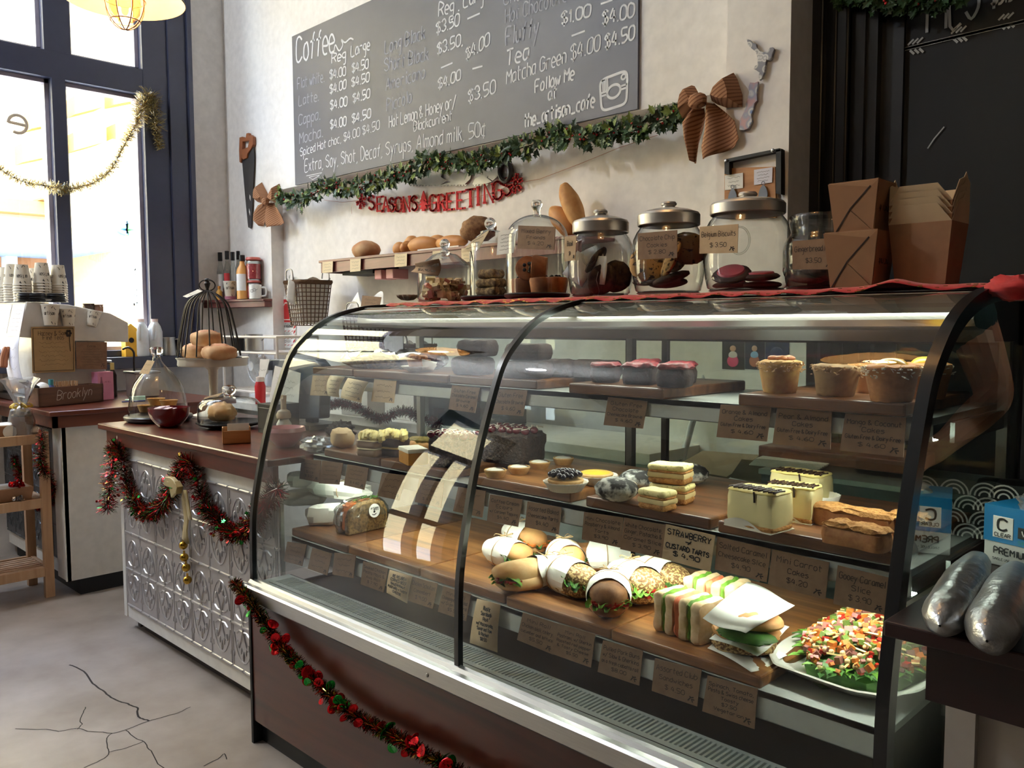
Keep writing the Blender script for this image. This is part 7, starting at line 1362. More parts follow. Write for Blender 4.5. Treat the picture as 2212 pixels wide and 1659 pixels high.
# holly garland
HP = [(604, 425), (630, 432), (650, 434), (680, 418), (720, 402), (750, 408), (790, 402), (830, 392), (860, 380), (900, 372), (918, 352), (935, 350), (960, 352), (1000, 350), (1030, 352), (1060, 344), (1090, 334), (1130, 318), (1170, 308), (1200, 292), (1230, 294), (1270, 302), (1300, 296), (1340, 285), (1370, 286), (1400, 272), (1440, 256), (1470, 252), (1490, 246)]
path = [onY(a, b, WY - .03) for a, b in HP]; o = path[0].copy(); t = thing('holly_garland', 'green holly leaf garland with red berries strung between the two bows under the chalkboard', 'garland', o); M = Matrix.Translation(-o)
def holly(q, path, n, s, rad, seed, mats_w=(5, 1.3), yb=WY - .001):
    rs = random.Random(seed); fr, L = frame_path(path, 160); bq = MB()
    for i in range(n):
        p, T = fr[rs.randrange(160)]; d = Vector((rs.uniform(-1, 1), rs.uniform(-1, -.05), rs.uniform(-1, 1))).normalized(); p = p + (d - T * d.dot(T)) * rad * rs.uniform(.1, 1); k = s * rs.uniform(.75, 1.2)
        nn = (Vector((rs.uniform(-.8, .8), -1, rs.uniform(-.6, .8)))).normalized(); u = nn.cross(d).cross(nn).normalized(); v = nn.cross(u); mi = rs.choices((0, 1), mats_w)[0]
        out = [(0, 0), (.18, .22), (.22, .10), (.42, .34), (.48, .16), (.68, .30), (.76, .12), (1.05, 0)]; out = out + [(a, -b) for a, b in out[-2:0:-1]]
        pts = [p + u * a * k + v * b * k * 1.15 - nn * (-.28 * k * abs(b)) for a, b in out]; mid = p + u * .5 * k; q.add(pts + [mid], [(j, (j + 1) % len(pts), len(pts)) for j in range(len(pts))], mi)
        if rs.random() < .09: bq.blob(p + nn * .008, .005, .005, .005, nu=8, nv=6)
    for v_ in range(len(q.v)):
        if q.v[v_][1] > yb: q.v[v_] = (q.v[v_][0], yb, q.v[v_][2])
    q.tube([p for p, T in fr[::4]], .0028, 5, 2); return q, bq
q, bq = holly(MB(), path, 1500, .040, .042, 4); q.xf(M).ob('leaves', [LEAF, LEAFY, STEMM], t, smooth=False); bq.xf(M).ob('berries', RED2, t)
path = [onY(a, b, 2.80) for a, b in ((1810, -12), (1870, -8), (1930, 0), (1990, 4), (2040, -4), (2100, -20))]; o = path[0].copy(); t = thing('holly_garland', 'dark holly garland hanging at the top of the black chalkboard door', 'garland', o); M = Matrix.Translation(-o); q, bq = holly(MB(), path, 420, .034, .03, 8, yb=2.84); q.xf(M).ob('leaves', [LEAF, LEAF, STEMM], t, smooth=False); bq.xf(M).ob('berries', RED2, t)
# cut-out steel saw
o = onY(990, 380, WL); t = thing('decorative_saw', 'grey steel saw with leaf shaped cut-outs hung behind the holly garland', 'saw', o); M = Matrix.Translation(-o); q = MB()
P_ = [[(882, 398), (900, 388), (915, 372), (930, 366), (944, 366), (936, 380), (922, 392), (908, 399)], [(944, 366), (958, 372), (952, 382), (966, 390), (950, 400), (908, 399), (922, 392), (936, 380)], [(958, 372), (985, 371), (1002, 374), (992, 384), (974, 393), (966, 390), (972, 382)], [(1002, 374), (1018, 372), (1016, 386), (1004, 398), (950, 400), (974, 393), (992, 384)], [(1020, 398), (1026, 386), (1040, 378), (1030, 374), (1046, 368), (1060, 372), (1052, 384), (1062, 392), (1050, 397)], [(1056, 370), (1080, 356), (1078, 372), (1072, 384), (1064, 390), (1054, 384)]]
for a in P_: plate(q, a, WL - .010, .0025)
for i in range(26):
    x = 884 + i * 6.6
    if 1008 < x < 1020: continue
    plate(q, [(x, 398.6 - .04 * (x > 1020) * (x - 1020)), (x + 5.6, 398.6 - .04 * (x > 1020) * (x - 1020)), (x + 2.6, 402.5 - .04 * (x > 1020) * (x - 1020))], WL - .010, .002)
q.xf(M).ob('blade', SAWST, t, smooth=False)
q = MB(); q.tube([onY(1092 + 12 * math.cos(a), 372 + 20 * math.sin(a), WL - .012) for a in [2 * PI * k / 24 for k in range(24)]], .012, 8, closed=True); q.xf(M).ob('handle', mat('dark_handle', (50, 44, 44), .5), t)
# banner
BP = WL - .012; o = onY(950, 400, BP); t = thing('greeting_banner', 'red felt letter banner spelling SEASONS GREETINGS on a string', 'banner', o); M = Matrix.Translation(-o)
def felt(q, pts2, th=.006): return q.prism(pts2, (0, th, 0))
def letter(ch, x0, x1, yb_, yt_):
    A, B = onY(x0, yb_, BP), onY(x1, yb_ - (x1 - x0) * .10, BP); Tt = onY(x0, yt_, BP); up = Vector((0, 0, 1)); h = (Tt - A).length; d = B - A; gx = d / 4.0; q = MB(); hw = .0062
    for st in GL[ch].split(' '):
        p = [(int(st[i]), int(st[i + 1]) - 3) for i in range(0, len(st), 2)]; P = [A + gx * a + up * (b / 6 * h) for a, b in p]
        if ch in 'SGO' : P = cat_rom(P, 3)
        n = len(P); L_ = []; R2 = []
        for i in range(n):
            tg = (P[min(i + 1, n - 1)] - P[max(i - 1, 0)]).normalized(); s_ = Vector((tg.z, 0, -tg.x)); k = hw * (.75 + .45 * abs(tg.z)); L_.append(P[i] + s_ * k); R2.append(P[i] - s_ * k)
        for i in range(n - 1): felt(q, [L_[i], L_[i + 1], R2[i + 1], R2[i]])
        for i in range(1, n - 1): q.lathe([(0, 0), (hw * .9, 0), (hw * .9, .006), (0, .006)], P[i], 8, 0, (0, 1, 0))
        if ch in 'EARNTI':
            for e in (P[0], P[-1]):
                if min(abs(e.z - A.z - (e.x - A.x) / max(d.x, 1e-6) * d.z), abs(e.z - A.z - h)) < .012: felt(q, [e + Vector((-.011, 0, -.0045)), e + Vector((.011, 0, -.0045)), e + Vector((.011, 0, .0045)), e + Vector((-.011, 0, .0045))])
    q.xf(M).ob('letter', REDFELT, t, smooth=False)
for ch, x0, x1, yb_, yt_ in (('S', 796, 808, 453, 423), ('E', 814, 826, 456, 426), ('A', 826, 839, 457, 427), ('S', 841, 850, 457, 428), ('O', 854, 866, 457, 427), ('N', 871, 884, 457, 426), ('S', 889, 900, 455, 424), ('G', 928, 942, 456, 422), ('R', 947, 960, 455, 421), ('E', 965, 978, 453, 418), ('E', 987, 1001, 451, 415), ('T', 1008, 1023, 447, 410), ('I', 1028, 1044, 443, 405), ('N', 1046, 1064, 438, 399), ('G', 1066, 1083, 431, 393), ('S', 1086, 1102, 423, 386)): letter(ch, x0, x1, yb_, yt_)
def flake(cx, cy, r):
    q = MB(); c = onY(cx, cy, BP); rr_ = r * mpp(c)
    for k in range(6):
        a = k * PI / 3 + .3; d = Vector((math.cos(a), 0, math.sin(a))); s_ = Vector((-d.z, 0, d.x)); q.obox(c + d * rr_ * .6 + Vector((0, .003, 0)), d * rr_ * .45, s_ * .005, (0, .003, 0))
        for f in (.55, .85):
            for sg in (-1, 1): e = (d + s_ * sg * .9).normalized(); q.obox(c + d * rr_ * f + e * rr_ * .16 + Vector((0, .003, 0)), e * rr_ * .18, Vector((-e.z, 0, e.x)) * .004, (0, .003, 0))
    q.lathe([(rr_ * .16, 0), (rr_ * .34, 0), (rr_ * .34, .006), (rr_ * .16, .006), (rr_ * .16, 0)], c, 16, 0, (0, 1, 0)); q.xf(M).ob('snowflake', REDFELT, t, smooth=False)
flake(779, 433, 16); flake(1113, 396, 19)
q = MB()
for yb_, w_ in ((452, 8), (444, 9.5), (436, 8), (428, 5)): felt(q, [onY(914 - w_, yb_, BP), onY(914 + w_, yb_ - 2, BP), onY(914, yb_ - 16, BP)])
felt(q, [onY(911, 456, BP), onY(917, 456, BP), onY(917, 450, BP), onY(911, 450, BP)]); q.xf(M).ob('tree', REDFELT, t, smooth=False)
q = MB(); q.tube([onY(a, b, BP + .002) for a, b in ((700, 432), (740, 437), (779, 433), (830, 440), (914, 440), (1000, 432), (1060, 418), (1113, 396), (1165, 387), (1250, 355), (1340, 318), (1420, 292))], .0012, 4); q.tube([onY(a, b, BP) for a, b in ((762, 440), (759, 450), (760, 462))], .001, 4); q.xf(M).ob('string', mat('pink_twine', (196, 150, 136), .9), t)
# bread shelf
BSY = 2.60; a, b = onY(688, 563, BSY), onY(1250, 498, BSY); zB = a.z; t = thing('bread_shelf', 'long red timber wall shelf carrying loaves, with small tags on its edge', 'shelf', (a.x, BSY, zB)); LB = b.x - a.x
q = MB(); q.box(0, LB, 0, .232, -.014, 0); q.ob('top', SHELFWOOD, t, smooth=False, bevel=.002); q = MB(); q.box(.012, LB - .01, .008, .030, -.068, -.014); q.box(.012, .03, .03, .23, -.068, -.014); q.ob('edge', SHELFWOOD, t, smooth=False); q = MB(); q.box(.14, .42, .06, .23, -.085, -.016); q.ob('bracket', BLACKMAT, t, smooth=False)
for k, (px, py, w_, h, lb) in enumerate(((708, 577, 23, 24, 'first'), (768, 573, 23, 27, 'second'), (866, 562, 27, 28, 'third'), (945, 552, 21, 20, 'fourth'), (1007, 551, 20, 30, 'fifth'))):
    card([(px - w_ / 2, py - h / 2 + 1), (px + w_ / 2, py - h / 2 - 1), (px + w_ / 2 - 1, py + h / 2 - 1), (px - w_ / 2, py + h / 2 + 1)], BSY - .004, ['~', '~', '~'], lb + ' small cream tag from the left on the bread shelf edge', CREAM, group='tags on the bread shelf', logo=False, name='shelf_tag', cat='tag')
for px, w_, lb in ((816, 22, 'left'), (841, 22, 'right')): q = MB(); c = onY(px, 583, BSY + .05); q.box(-.03, .03, 0, .10, 0, .05); single(q, 'pink_packet', mat('pink_packet', (214, 150, 148), .5), lb + ' pink packet tucked under the bread shelf', 'packet', (c.x, BSY + .05, zB - .12), smooth=False, bevel=.004)
BALE = mat('floury_loaf', (168, 110, 68), .8, col2=(206, 170, 128), scale=9, bump=.15); GOLDR = mat('golden_roll', (206, 150, 88), .55, col2=(186, 122, 66), scale=8); DARKL = mat('dark_seed_loaf', (112, 76, 48), .85, col2=(150, 112, 76), scale=60, bump=.6)
def loaf(px, y, rx, ry, rz_, m, label, dz=0, rot=0.0, amp=.06, tilt=None, name='bread_loaf'):
    q = MB(); q.blob((0, 0, rz_ * .82), rx, ry, rz_, amp, 2.5, 24, 14, seed=px, flat=rz_ * .8); o = single(q, name, m, label, 'bread', (onY(px, 540, y).x, y, zB + .001 + dz), rot, 'loaves on the bread shelf', ang=60)
    if tilt: o.rotation_euler = tilt
    return o
loaf(791, 2.71, .082, .072, .052, BALE, 'round floury brown loaf alone at the left of the bread shelf')
loaf(864, 2.70, .042, .035, .036, GOLDR, 'small golden roll at the left of the roll group'); loaf(882, 2.72, .03, .05, .038, GOLDR, 'narrow golden roll end-on between the rolls'); loaf(890, 2.77, .05, .04, .056, GOLDR, 'tall golden roll at the back of the group'); loaf(914, 2.68, .10, .042, .042, GOLDR, 'long golden roll at the front of the group', rot=.1); loaf(945, 2.77, .07, .04, .050, GOLDR, 'golden roll behind the long front roll')
loaf(975, 2.70, .11, .04, .034, GOLDR, 'flattish golden roll on the white tray', dz=.007); q = MB(); q.box(-.13, .17, -.07, .07, 0, .006); single(q, 'bread_tray', PAPER, 'thin white tray under the golden roll on the bread shelf', 'tray', (onY(965, 530, 2.69).x, 2.685, zB + .001), smooth=False)
loaf(1033, 2.71, .085, .07, .062, DARKL, 'dark crusty seeded loaf propped behind the tall dome', dz=.030, amp=.14, rot=.4); loaf(1222, 2.72, .11, .042, .042, BREADC, 'brown baguette leaning upright behind the wide dome', dz=.12, tilt=(0, 1.15, .2)); loaf(1206, 2.73, .09, .045, .045, GOLDR, 'golden loaf leaning beside the brown baguette', dz=.05, tilt=(0, .8, .1))
# woven baskets
BK = mat('dark_woven_cane', (84, 62, 46), .8, col2=(120, 92, 70), scale=80); BKL = mat('cane_rim', (108, 82, 60), .85)
def basket(c, wx, wy, h, tp, label, nx=9, ny=6, nz=10, lean=0.0):
    t = thing('woven_basket', label, 'basket', c, group='open weave wire handled baskets', rot=(0, 0, lean)); S_ = lambda u, z: (lambda k: [(-1 + 2 * u * 4, -1), (1, -1 + 2 * (u * 4 - 1)), (1 - 2 * (u * 4 - 2), 1), (-1, 1 - 2 * (u * 4 - 3))][min(int(u * 4), 3)])(0)
    def P(u, z): x, y = S_(u % 1.0, z); k = tp + (1 - tp) * z / h; r = max(abs(x), abs(y)); f = 1 / (max(1e-6, (abs(x) ** 5 + abs(y) ** 5) ** .2)); return Vector((x * f * wx / 2 * k, y * f * wy / 2 * k, z))
    N = (nx + ny) * 2; q = MB()
    for i in range(N): q.tube([P(i / N, h * k / 8) + Vector((0, 0, 0)) for k in range(9)], .0028, 5)
    for k in range(nz + 1): z = h * .92 * k / nz; q.tube([P(i / (N * 2), z) + Vector((0, 0, .003 * math.sin(i * PI))) for i in range(N * 2)], .0026, 5, closed=True)
    q.ob('weave', BK, t); q = MB()
    for i in range(N * 5): a = P(i / (N * 5), h * .93); b_ = P(i / (N * 5) + .006, h * 1.01); q.tube([a, (a + b_) / 2 + (a - Vector((0, 0, a.z))) * .03, b_], .0035, 4)
    q.ob('rim', BKL, t); q = MB()
    for i in range(5): z = h * (.15 + .85 * i / 4)
    q.grid(lambda u, v: P(u, h * (.03 + 1.0 * v)) * 1.0 * (1) - Vector((P(u, h * (.03 + v)).x, P(u, h * (.03 + v)).y, 0)) * .06 + Vector((0, 0, .012 * math.sin(u * 40) * v)), 40, 4); q.ob('liner', PAPER, t)
    for s in (-1, 1): q = MB(); q.tube(cat_rom([(-wx * .2, s * wy * .48, h * .9), (-wx * .19, s * wy * .5, h * 1.14), (-wx * .12, s * wy * .5, h * 1.24), (wx * .12, s * wy * .5, h * 1.24), (wx * .19, s * wy * .5, h * 1.14), (wx * .2, s * wy * .48, h * .9)], 4), .0035, 6); q.ob('handle', STEELD, t)
    return t
yb_ = 2.62; c = onY(667, 703, yb_); basket(Vector((c.x, yb_, c.z)), .235, .22, .25, .74, 'tall open weave basket with white liner left of the bread shelf', lean=-.12)
q = MB(); q.grid(lambda u, v: (-.09 + .05 * u + .03 * v, -.02 * math.sin(u * 4), .12 * v - .05 * u), 5, 5); single(q, 'liner_paper', PAPER, 'white paper flopping over the left rim of the woven basket', 'paper', onY(640, 640, yb_ - .12), ang=40, solid=.001)
yb2 = 2.46; c = onY(800, 765, yb2); basket(Vector((c.x, yb2, c.z)), .26, .20, .20, .8, 'second open weave basket lined with white paper behind the left of the case'); q = MB(); q.grid(lambda u, v: ((u - .5) * .30, .02 * math.sin(u * 9), .085 * v * (.4 + abs(math.sin(u * 5.3)))), 16, 4); single(q, 'tissue_paper', PAPER, 'crumpled white tissue sticking up out of the second basket', 'paper', Vector((c.x - .02, yb2 - .02, c.z + .185)), ang=30, solid=.001)
card([(783, 638), (824, 642), (818, 672), (779, 668)], yb2 - .115, ['~', '~', '~'], 'small brown card clipped on the front of the second basket', group=None, name='basket_card', cat='name card')
yb3 = 2.50; c = onY(898, 822, yb3); basket(Vector((c.x, yb3, c.z)), .17, .15, .17, .8, 'smaller woven basket behind the paper cased pie', 6, 5, 8); q = MB(); q.prism([(-.04, 0, 0), (.085, 0, 0), (.085, 0, .10), (.05, 0, .115), (-.02, 0, .11), (-.06, 0, .075)], (0, .004, 0)); single(q, 'white_label', LILAC, 'white angular card standing behind the small woven basket', 'card', Vector((c.x - .01, yb3 - .13, c.z + .115)), smooth=False)
for nm_, lb_ in (('woven_basket.001', 'second woven basket'), ('woven_basket.002', 'small woven basket')):
    b_ = bpy.data.objects[nm_]; q = MB(); q.box(-.11, .11, -.10, .10, .871 - b_.location.z, -.001); single(q, 'white_riser', WHITEP, 'white box riser on the bench under the ' + lb_, 'riser', b_.location, smooth=False, bevel=.003)
# fire extinguisher sign
SY = WL - .004; cs = [(600, 640), (641, 640), (637, 752), (600, 752)]; P = [onY(a, b, SY) for a, b in cs]; o = P[0].copy(); t = thing('extinguisher_sign', 'red and white striped fire extinguisher sign board on the wall', 'sign', o); M = Matrix.Translation(-o); S2 = lambda u, v, e=0: P[0].lerp(P[1], u).lerp(P[3].lerp(P[2], u), v) + Vector((0, -e, 0))
q = MB(); q.prism([S2(0, 0), S2(1, 0), S2(1, 1), S2(0, 1)], (0, .003, 0)); q.xf(M).ob('board', PAPER, t, smooth=False); q = MB()
for k in range(11):
    v = k / 11
    for u0, u1 in ((0, .1), (.9, 1)): q.poly([S2(u0, v + .045, .001), S2(u1, v, .001), S2(u1, v + .045, .001), S2(u0, v + .09, .001)])
q.poly([S2(.13, .06, .0012), S2(.87, .06, .0012), S2(.87, .50, .0012), S2(.13, .50, .0012)])
for v in (.66, .80, .93):
    for k in range(4): q.poly([S2(.15 + k * .2, v + .02, .001), S2(.25 + k * .2, v, .001), S2(.32 + k * .2, v, .001), S2(.22 + k * .2, v + .02, .001)])
q.xf(M).ob('red_print', RED, t, smooth=False); q = MB(); q.tube([S2(.3, .45, .002), S2(.3, .2, .002), S2(.42, .13, .002), S2(.58, .13, .002), S2(.7, .2, .002), S2(.7, .45, .002)], .004, 5, closed=True); q.xf(M).ob('extinguisher_outline', PAPER, t); q = MB()
for tx, v, h, hw in (('DRY POWDER', .555, .014, .0012), ('FIRE EXTINGUISHER', .60, .014, .0015)): write(q, tx, S2(.14, v), S2(.86, v), (0, 0, 1), h, hw, (0, -1, 0), 0, 1, 0, 0, .0015)
for v in (.72, .75, .86, .89): squiggle(q, S2(.35, v), S2(.8, v), (0, 0, 1), .008, .001, (0, -1, 0), 0, .0015)
q.xf(M).ob('lettering', INKBLK, t, smooth=False); q = MB(); [q.poly([S2(.15, v, .001), S2(.27, v, .001), S2(.27, v + .05, .001), S2(.15, v + .05, .001)]) for v in (.70, .84)]; q.xf(M).ob('green_mark', mat('sign_green2', (40, 140, 80), .6), t, smooth=False)
# island map ornament on the pillar
PY = 2.648; m_, n_, o_ = _new('map_print'); vec = _coord(n_); vo = n_.nodes.new('ShaderNodeTexVoronoi'); vo.inputs['Scale'].default_value = 42; n_.links.new(vec, vo.inputs['Vector']); _pbsdf(n_, o_, _ramp(n_, vo.outputs['Distance'], ((.12, (206, 206, 206)), (.3, (150, 150, 156)), (.42, (216, 214, 210)), (.6, (124, 124, 134)))), .5, 0)
m2_, n_, o_ = _new('map_print_blue'); vec = _coord(n_); vo = n_.nodes.new('ShaderNodeTexVoronoi'); vo.inputs['Scale'].default_value = 30; n_.links.new(vec, vo.inputs['Vector']); _pbsdf(n_, o_, _ramp(n_, vo.outputs['Distance'], ((.1, (110, 130, 176)), (.3, (206, 206, 202)), (.45, (150, 152, 172)), (.7, (188, 150, 150)))), .5, 0)
NI = [(1613, 84), (1619, 86), (1624, 91), (1633, 95), (1634, 102), (1641, 110), (1650, 113), (1658, 110), (1663, 103), (1669, 102), (1672, 106), (1668, 116), (1666, 126), (1660, 130), (1655, 128), (1653, 140), (1651, 155), (1645, 170), (1640, 173), (1638, 165), (1641, 157), (1634, 152), (1628, 149), (1631, 142), (1636, 140), (1637, 128), (1633, 112), (1624, 105), (1616, 97)]
SI = [(1620, 178), (1630, 179), (1637, 176), (1636, 187), (1634, 200), (1635, 217), (1629, 224), (1626, 238), (1622, 248), (1624, 262), (1616, 277), (1607, 281), (1597, 280), (1598, 266), (1600, 256), (1608, 240), (1610, 226), (1614, 216), (1618, 200), (1617, 188)]
o = onY(1630, 180, PY); t = thing('island_map_art', 'patterned two-part island map cut-out on the white pillar above the bow', 'wall art', o); M = Matrix.Translation(-o)
for pts, nm, m in ((NI, 'north_island', m_), (SI, 'south_island', m2_)): q = MB(); P = [onY(a, b, PY - .014) for a, b in pts]; q.prism(P, (0, .010, 0)); q.xf(M).ob(nm, m, t, smooth=False)
# black angled frame with cards
o = onY(1625, 430, PY); t = thing('key_board', 'black metal frame around a plywood key board with two pinned cards on the pillar', 'key board', o); M = Matrix.Translation(-o); FY = PY - .03
q = MB(); plate(q, [(1565, 364), (1604, 362), (1674, 360), (1676, 470), (1565, 470)], PY - .012, .010); q.xf(M).ob('plywood', LIGHTWOOD, t, smooth=False)
q = MB(); plate(q, [(1565, 344), (1684, 320), (1687, 326), (1567, 351)], FY, .026); plate(q, [(1676, 324), (1687, 322), (1687, 420), (1676, 418)], FY, .026); plate(q, [(1565, 346), (1575, 345), (1575, 376), (1565, 376)], FY, .026); q.xf(M).ob('frame', BLACKMAT, t, smooth=False)
q = MB(); [q.lathe([(0, 0), (.007, 0), (.005, .003), (0, .004)], onY(a, b, FY), 10, 0, (0, -1, 0)) for a, b in ((1568, 348), (1669, 325))]; q.xf(M).ob('screw', STEELD, t)
card([(1566, 379), (1605, 373), (1605, 406), (1566, 411)], PY - .015, ['~', '~', '~'], 'white business card pinned at the left of the key board', PAPER, logo=False, group=None, name='pinned_card', cat='card'); card([(1629, 367), (1669, 361), (1668, 394), (1629, 400)], PY - .015, ['~', '~', '~', '~'], 'white and blue business card pinned at the right of the key board', LILAC, logo=False, group=None, name='pinned_card', cat='card')
for px, py, lb in ((1582, 424, 'left'), (1648, 417, 'right')): q = MB(); c = onY(px, py, PY - .02); q.prism([(.016 * math.cos(a) * (1 - .3 * math.sin(a)), 0, .026 * math.sin(a)) for a in [2 * PI * k / 20 for k in range(20)]], (0, .003, 0)); q.tube([(.006 * math.cos(2 * PI * k / 12), 0, .032 + .006 * math.sin(2 * PI * k / 12)) for k in range(12)], .0012, 5, closed=True); single(q, 'key_tag', mat('grey_tag', (116, 122, 134), .4, .4), 'grey oval key tag hanging at the ' + lb + ' of the key board', 'key tag', c, smooth=False)
# gold bow and bells on the counter front
c = onY(384, 1050, 1.30); t = thing('bell_ribbon', 'gold ribbon bow trailing a string of small brass bells down the tin panel', 'ribbon', c); M = Matrix.Translation(-c); Y_ = 1.30
q = MB(); pp = lambda a, b, e=0: onY(a, b, Y_) + Vector((0, -e, 0))
q.prism([pp(366, 1028), pp(378, 1030), pp(394, 1046), pp(386, 1054), pp(370, 1050), pp(363, 1046)], (0, -.018, 0)); q.prism([pp(372, 1054), pp(386, 1054), pp(388, 1062), pp(376, 1075)], (0, -.012, 0)); q.obox(pp(391, 1052, .012), (.014, 0, -.01), (0, .012, 0), (.008, 0, .014)); q.xf(M).ob('bow', GOLDRIB, t, bevel=.003)
q = MB(); q.grid(lambda u, v: onY(394 + 12 * u + 2 * v, 1060 + 115 * v, Y_ + .05 * v) + Vector((0, -.004 * math.sin(v * 9 + u), 0)), 3, 8); q.grid(lambda u, v: onY(399 + 8 * u + 12 * v, 1058 + 65 * v, Y_ + .02 * v) + Vector((0, -.006, 0)), 3, 6); q.xf(M).ob('ribbon_tail', GOLDRIB, t, solid=.0008)
for px, py in ((396, 1178), (398, 1204), (402, 1226), (405, 1253)): q = MB(); p = onY(px, py, 1.345); q.blob(p, .016, .016, .016, nu=16, nv=12); q.tube([p + Vector((0, 0, .016)), p + Vector((0, 0, .026))], .004, 8); q.xf(M).ob('bell', BRASS, t)
# pendant lamps
LSH = mat('lamp_shade_inside', (236, 218, 190), .5); LOUT = mat('lamp_shade_outside', (60, 60, 62), .4)
def pendant(p, label):
    t = thing('pendant_lamp', label, 'pendant lamp', p, group='caged pendant lamps'); R = .2
    pr = [(R, 0), (R * .96, .02), (R * .80, .065), (R * .5, .12), (R * .3, .16), (R * .28, .22)]; q = MB(); q.lathe(pr, n=48); q.ob('shade', LSH, t, ang=60); q = MB(); q.lathe([(r + .003, z + .002) for r, z in pr] + [(R * .2, .26), (0, .27)], n=48); q.lathe([(R, 0), (R + .004, .001)], n=48); q.ob('shade_outside', LOUT, t, ang=60)
    q = MB(); q.lathe([(0, -.075), (.03, -.068), (.048, -.045), (.052, -.01), (.05, .06), (.05, .12)], n=28); q.ob('glass_cover', thin_glass('lamp_glass', (255, 240, 214), (220, 190, 150), .08, .6, 3), t)
    q = MB(); q.blob((0, 0, .045), .027, .027, .036, nu=16, nv=12); q.ob('bulb', emit('lamp_bulb', (255, 206, 140), 9), t)
    q = MB()
    for k in range(4): a = k * PI / 4; q.tube([(.068 * math.cos(b) * math.cos(a), .068 * math.cos(b) * math.sin(a), -.10 * math.sin(b) + .0) if b > 0 and b < PI else (.068 * math.cos(b) * math.cos(a), .068 * math.cos(b) * math.sin(a), .08) for b in [PI * j / 16 for j in range(17)]], .0022, 6)
    for z, r in ((0, .068), (-.07, .049)): q.tube([(r * math.cos(2 * PI * k / 30), r * math.sin(2 * PI * k / 30), z) for k in range(30)], .0022, 6, closed=True)
    q.ob('wire_guard', mat('lamp_wire', (150, 110, 80), .4, .6), t); q = MB(); q.tube([(0, 0, .27), (0, 0, 4.29 - p[2])], .006, 8); q.ob('cord', BLACKPL, t)
    light('pendant_light', 'POINT', Vector(p) + Vector((0, 0, -.02)), 4.0, (1.0, .74, .46), shadow_soft_size=.05)
pendant((-3.14, 1.225, 2.452), 'cream lined caged pendant lamp hanging at the top left before the window'); pendant((-1.06, 1.33, 2.50), 'caged pendant lamp hanging over the display case, mirrored in its glass')
# ================================================================ behind the case
t = thing('back_bench', 'white work bench along the wall behind the display case', 'bench', (-4.80, 2.36, 0)); M = Matrix.Translation(-t.location)
q = MB(); q.box(-4.85, -1.68, 2.34, 2.74, .83, .87); q.xf(M).ob('worktop', WHITEP, t, smooth=False, bevel=.002); q = MB(); q.box(-4.84, -1.69, 2.37, 2.74, .08, .83); q.box(-4.8, -1.7, 2.40, 2.7, 0, .08); q.xf(M).ob('carcass', WHITEP, t, smooth=False)
GB_ = mat('grey_bench', (78, 88, 90), .4); t = thing('prep_fridge', 'grey topped prep bench behind the right half of the case', 'bench', (-1.42, 2.30, 0)); M = Matrix.Translation(-t.location)
a = onY(1638, 1012, 2.30); q = MB(); q.box(a.x, -.55, 2.30, 2.64, .86, a.z); q.xf(M).ob('worktop', mat('grey_steel_top', (150, 156, 154), .35, .5), t, smooth=False, bevel=.002); q = MB(); q.box(a.x + .005, -.555, 2.31, 2.64, .0, .86); q.xf(M).ob('cabinet', GB_, t, smooth=False); ZW = a.z
q = MB(); [q.box(-.10 + .004 * k, .10 + .006 * k, -.07, .07 + .004 * k, .004 * k, .004 * k + .003) for k in range(6)]; single(q, 'paper_stack', PAPER, 'stack of white papers on the grey prep bench', 'papers', (onY(1705, 1005, 2.42).x, 2.42, ZW), .15, smooth=False)
a, b = onY(1638, 962, 2.40), onY(1960, 1000, 2.40); q = MB(); q.box(0, b.x - a.x, 0, .22, 0, a.z - onY(1638, 988, 2.40).z); single(q, 'chopping_board', mat('red_brown_board', (120, 62, 36), .5, col2=(96, 46, 28), scale=6), 'thick red brown chopping board on the prep bench behind the right price cards', 'board', (a.x, 2.40, max(ZW + .001, onY(1638, 988, 2.40).z)), smooth=False, bevel=.004)
YB = 2.645; q = MB(); P = [onY(*c, YB) for c in ((1440, 728), (1742, 728), (1742, 826), (1440, 826))]; P[2].z -= .25; P[3].z -= .3; t = thing('photo_board', 'white sheet pinned on the wall with three snapshots on it', 'photo board', P[0]); M = Matrix.Translation(-P[0]); q.prism(P, (0, .003, 0)); q.xf(M).ob('sheet', PAPER, t, smooth=False)
for i, (x0, x1, cols) in enumerate(((1560, 1608, ((40, 38, 36), (236, 60, 110), (226, 214, 206))), (1609, 1652, ((38, 44, 60), (190, 110, 70), (140, 190, 226))), (1653, 1704, ((60, 70, 84), (150, 160, 170), (40, 60, 110))))):
    ph = mat('snapshot_%d' % i, cols[0], .3, col2=cols[2] if i == 2 else cols[0], scale=30); c = [onY(x, y, YB - .002) for x, y in ((x0, 733), (x1, 734), (x1, 799), (x0, 797))]; q = MB(); q.prism(c, (0, .0015, 0)); o = q.xf(M).ob('snapshot', ph, t, smooth=False); W_ = c[1].x - c[0].x; H_ = c[0].z - c[3].z; q = MB(); ct = (c[0] + c[2]) / 2 - Vector((0, .002, 0))
    if i < 2: q.blob(ct + Vector((0, 0, -H_ * .22)), W_ * .26, .001, H_ * .2, nu=12, nv=8, mi=1); q.blob(ct + Vector((0, 0, -H_ * .02)), W_ * .2, .0012, H_ * .13, nu=12, nv=8, mi=2); q.blob(ct + Vector((0, -.0003, H_ * .2)), W_ * .14, .0012, H_ * .10, nu=12, nv=8, mi=0)
    else: q.blob(ct, W_ * .3, .001, H_ * .25, nu=12, nv=8, mi=2)
    q.xf(M).ob('print', [mat('print_skin', (206, 160, 130), .6), mat('print_a%d' % i, cols[1], .6), mat('print_b%d' % i, cols[2], .6)], o, smooth=False)
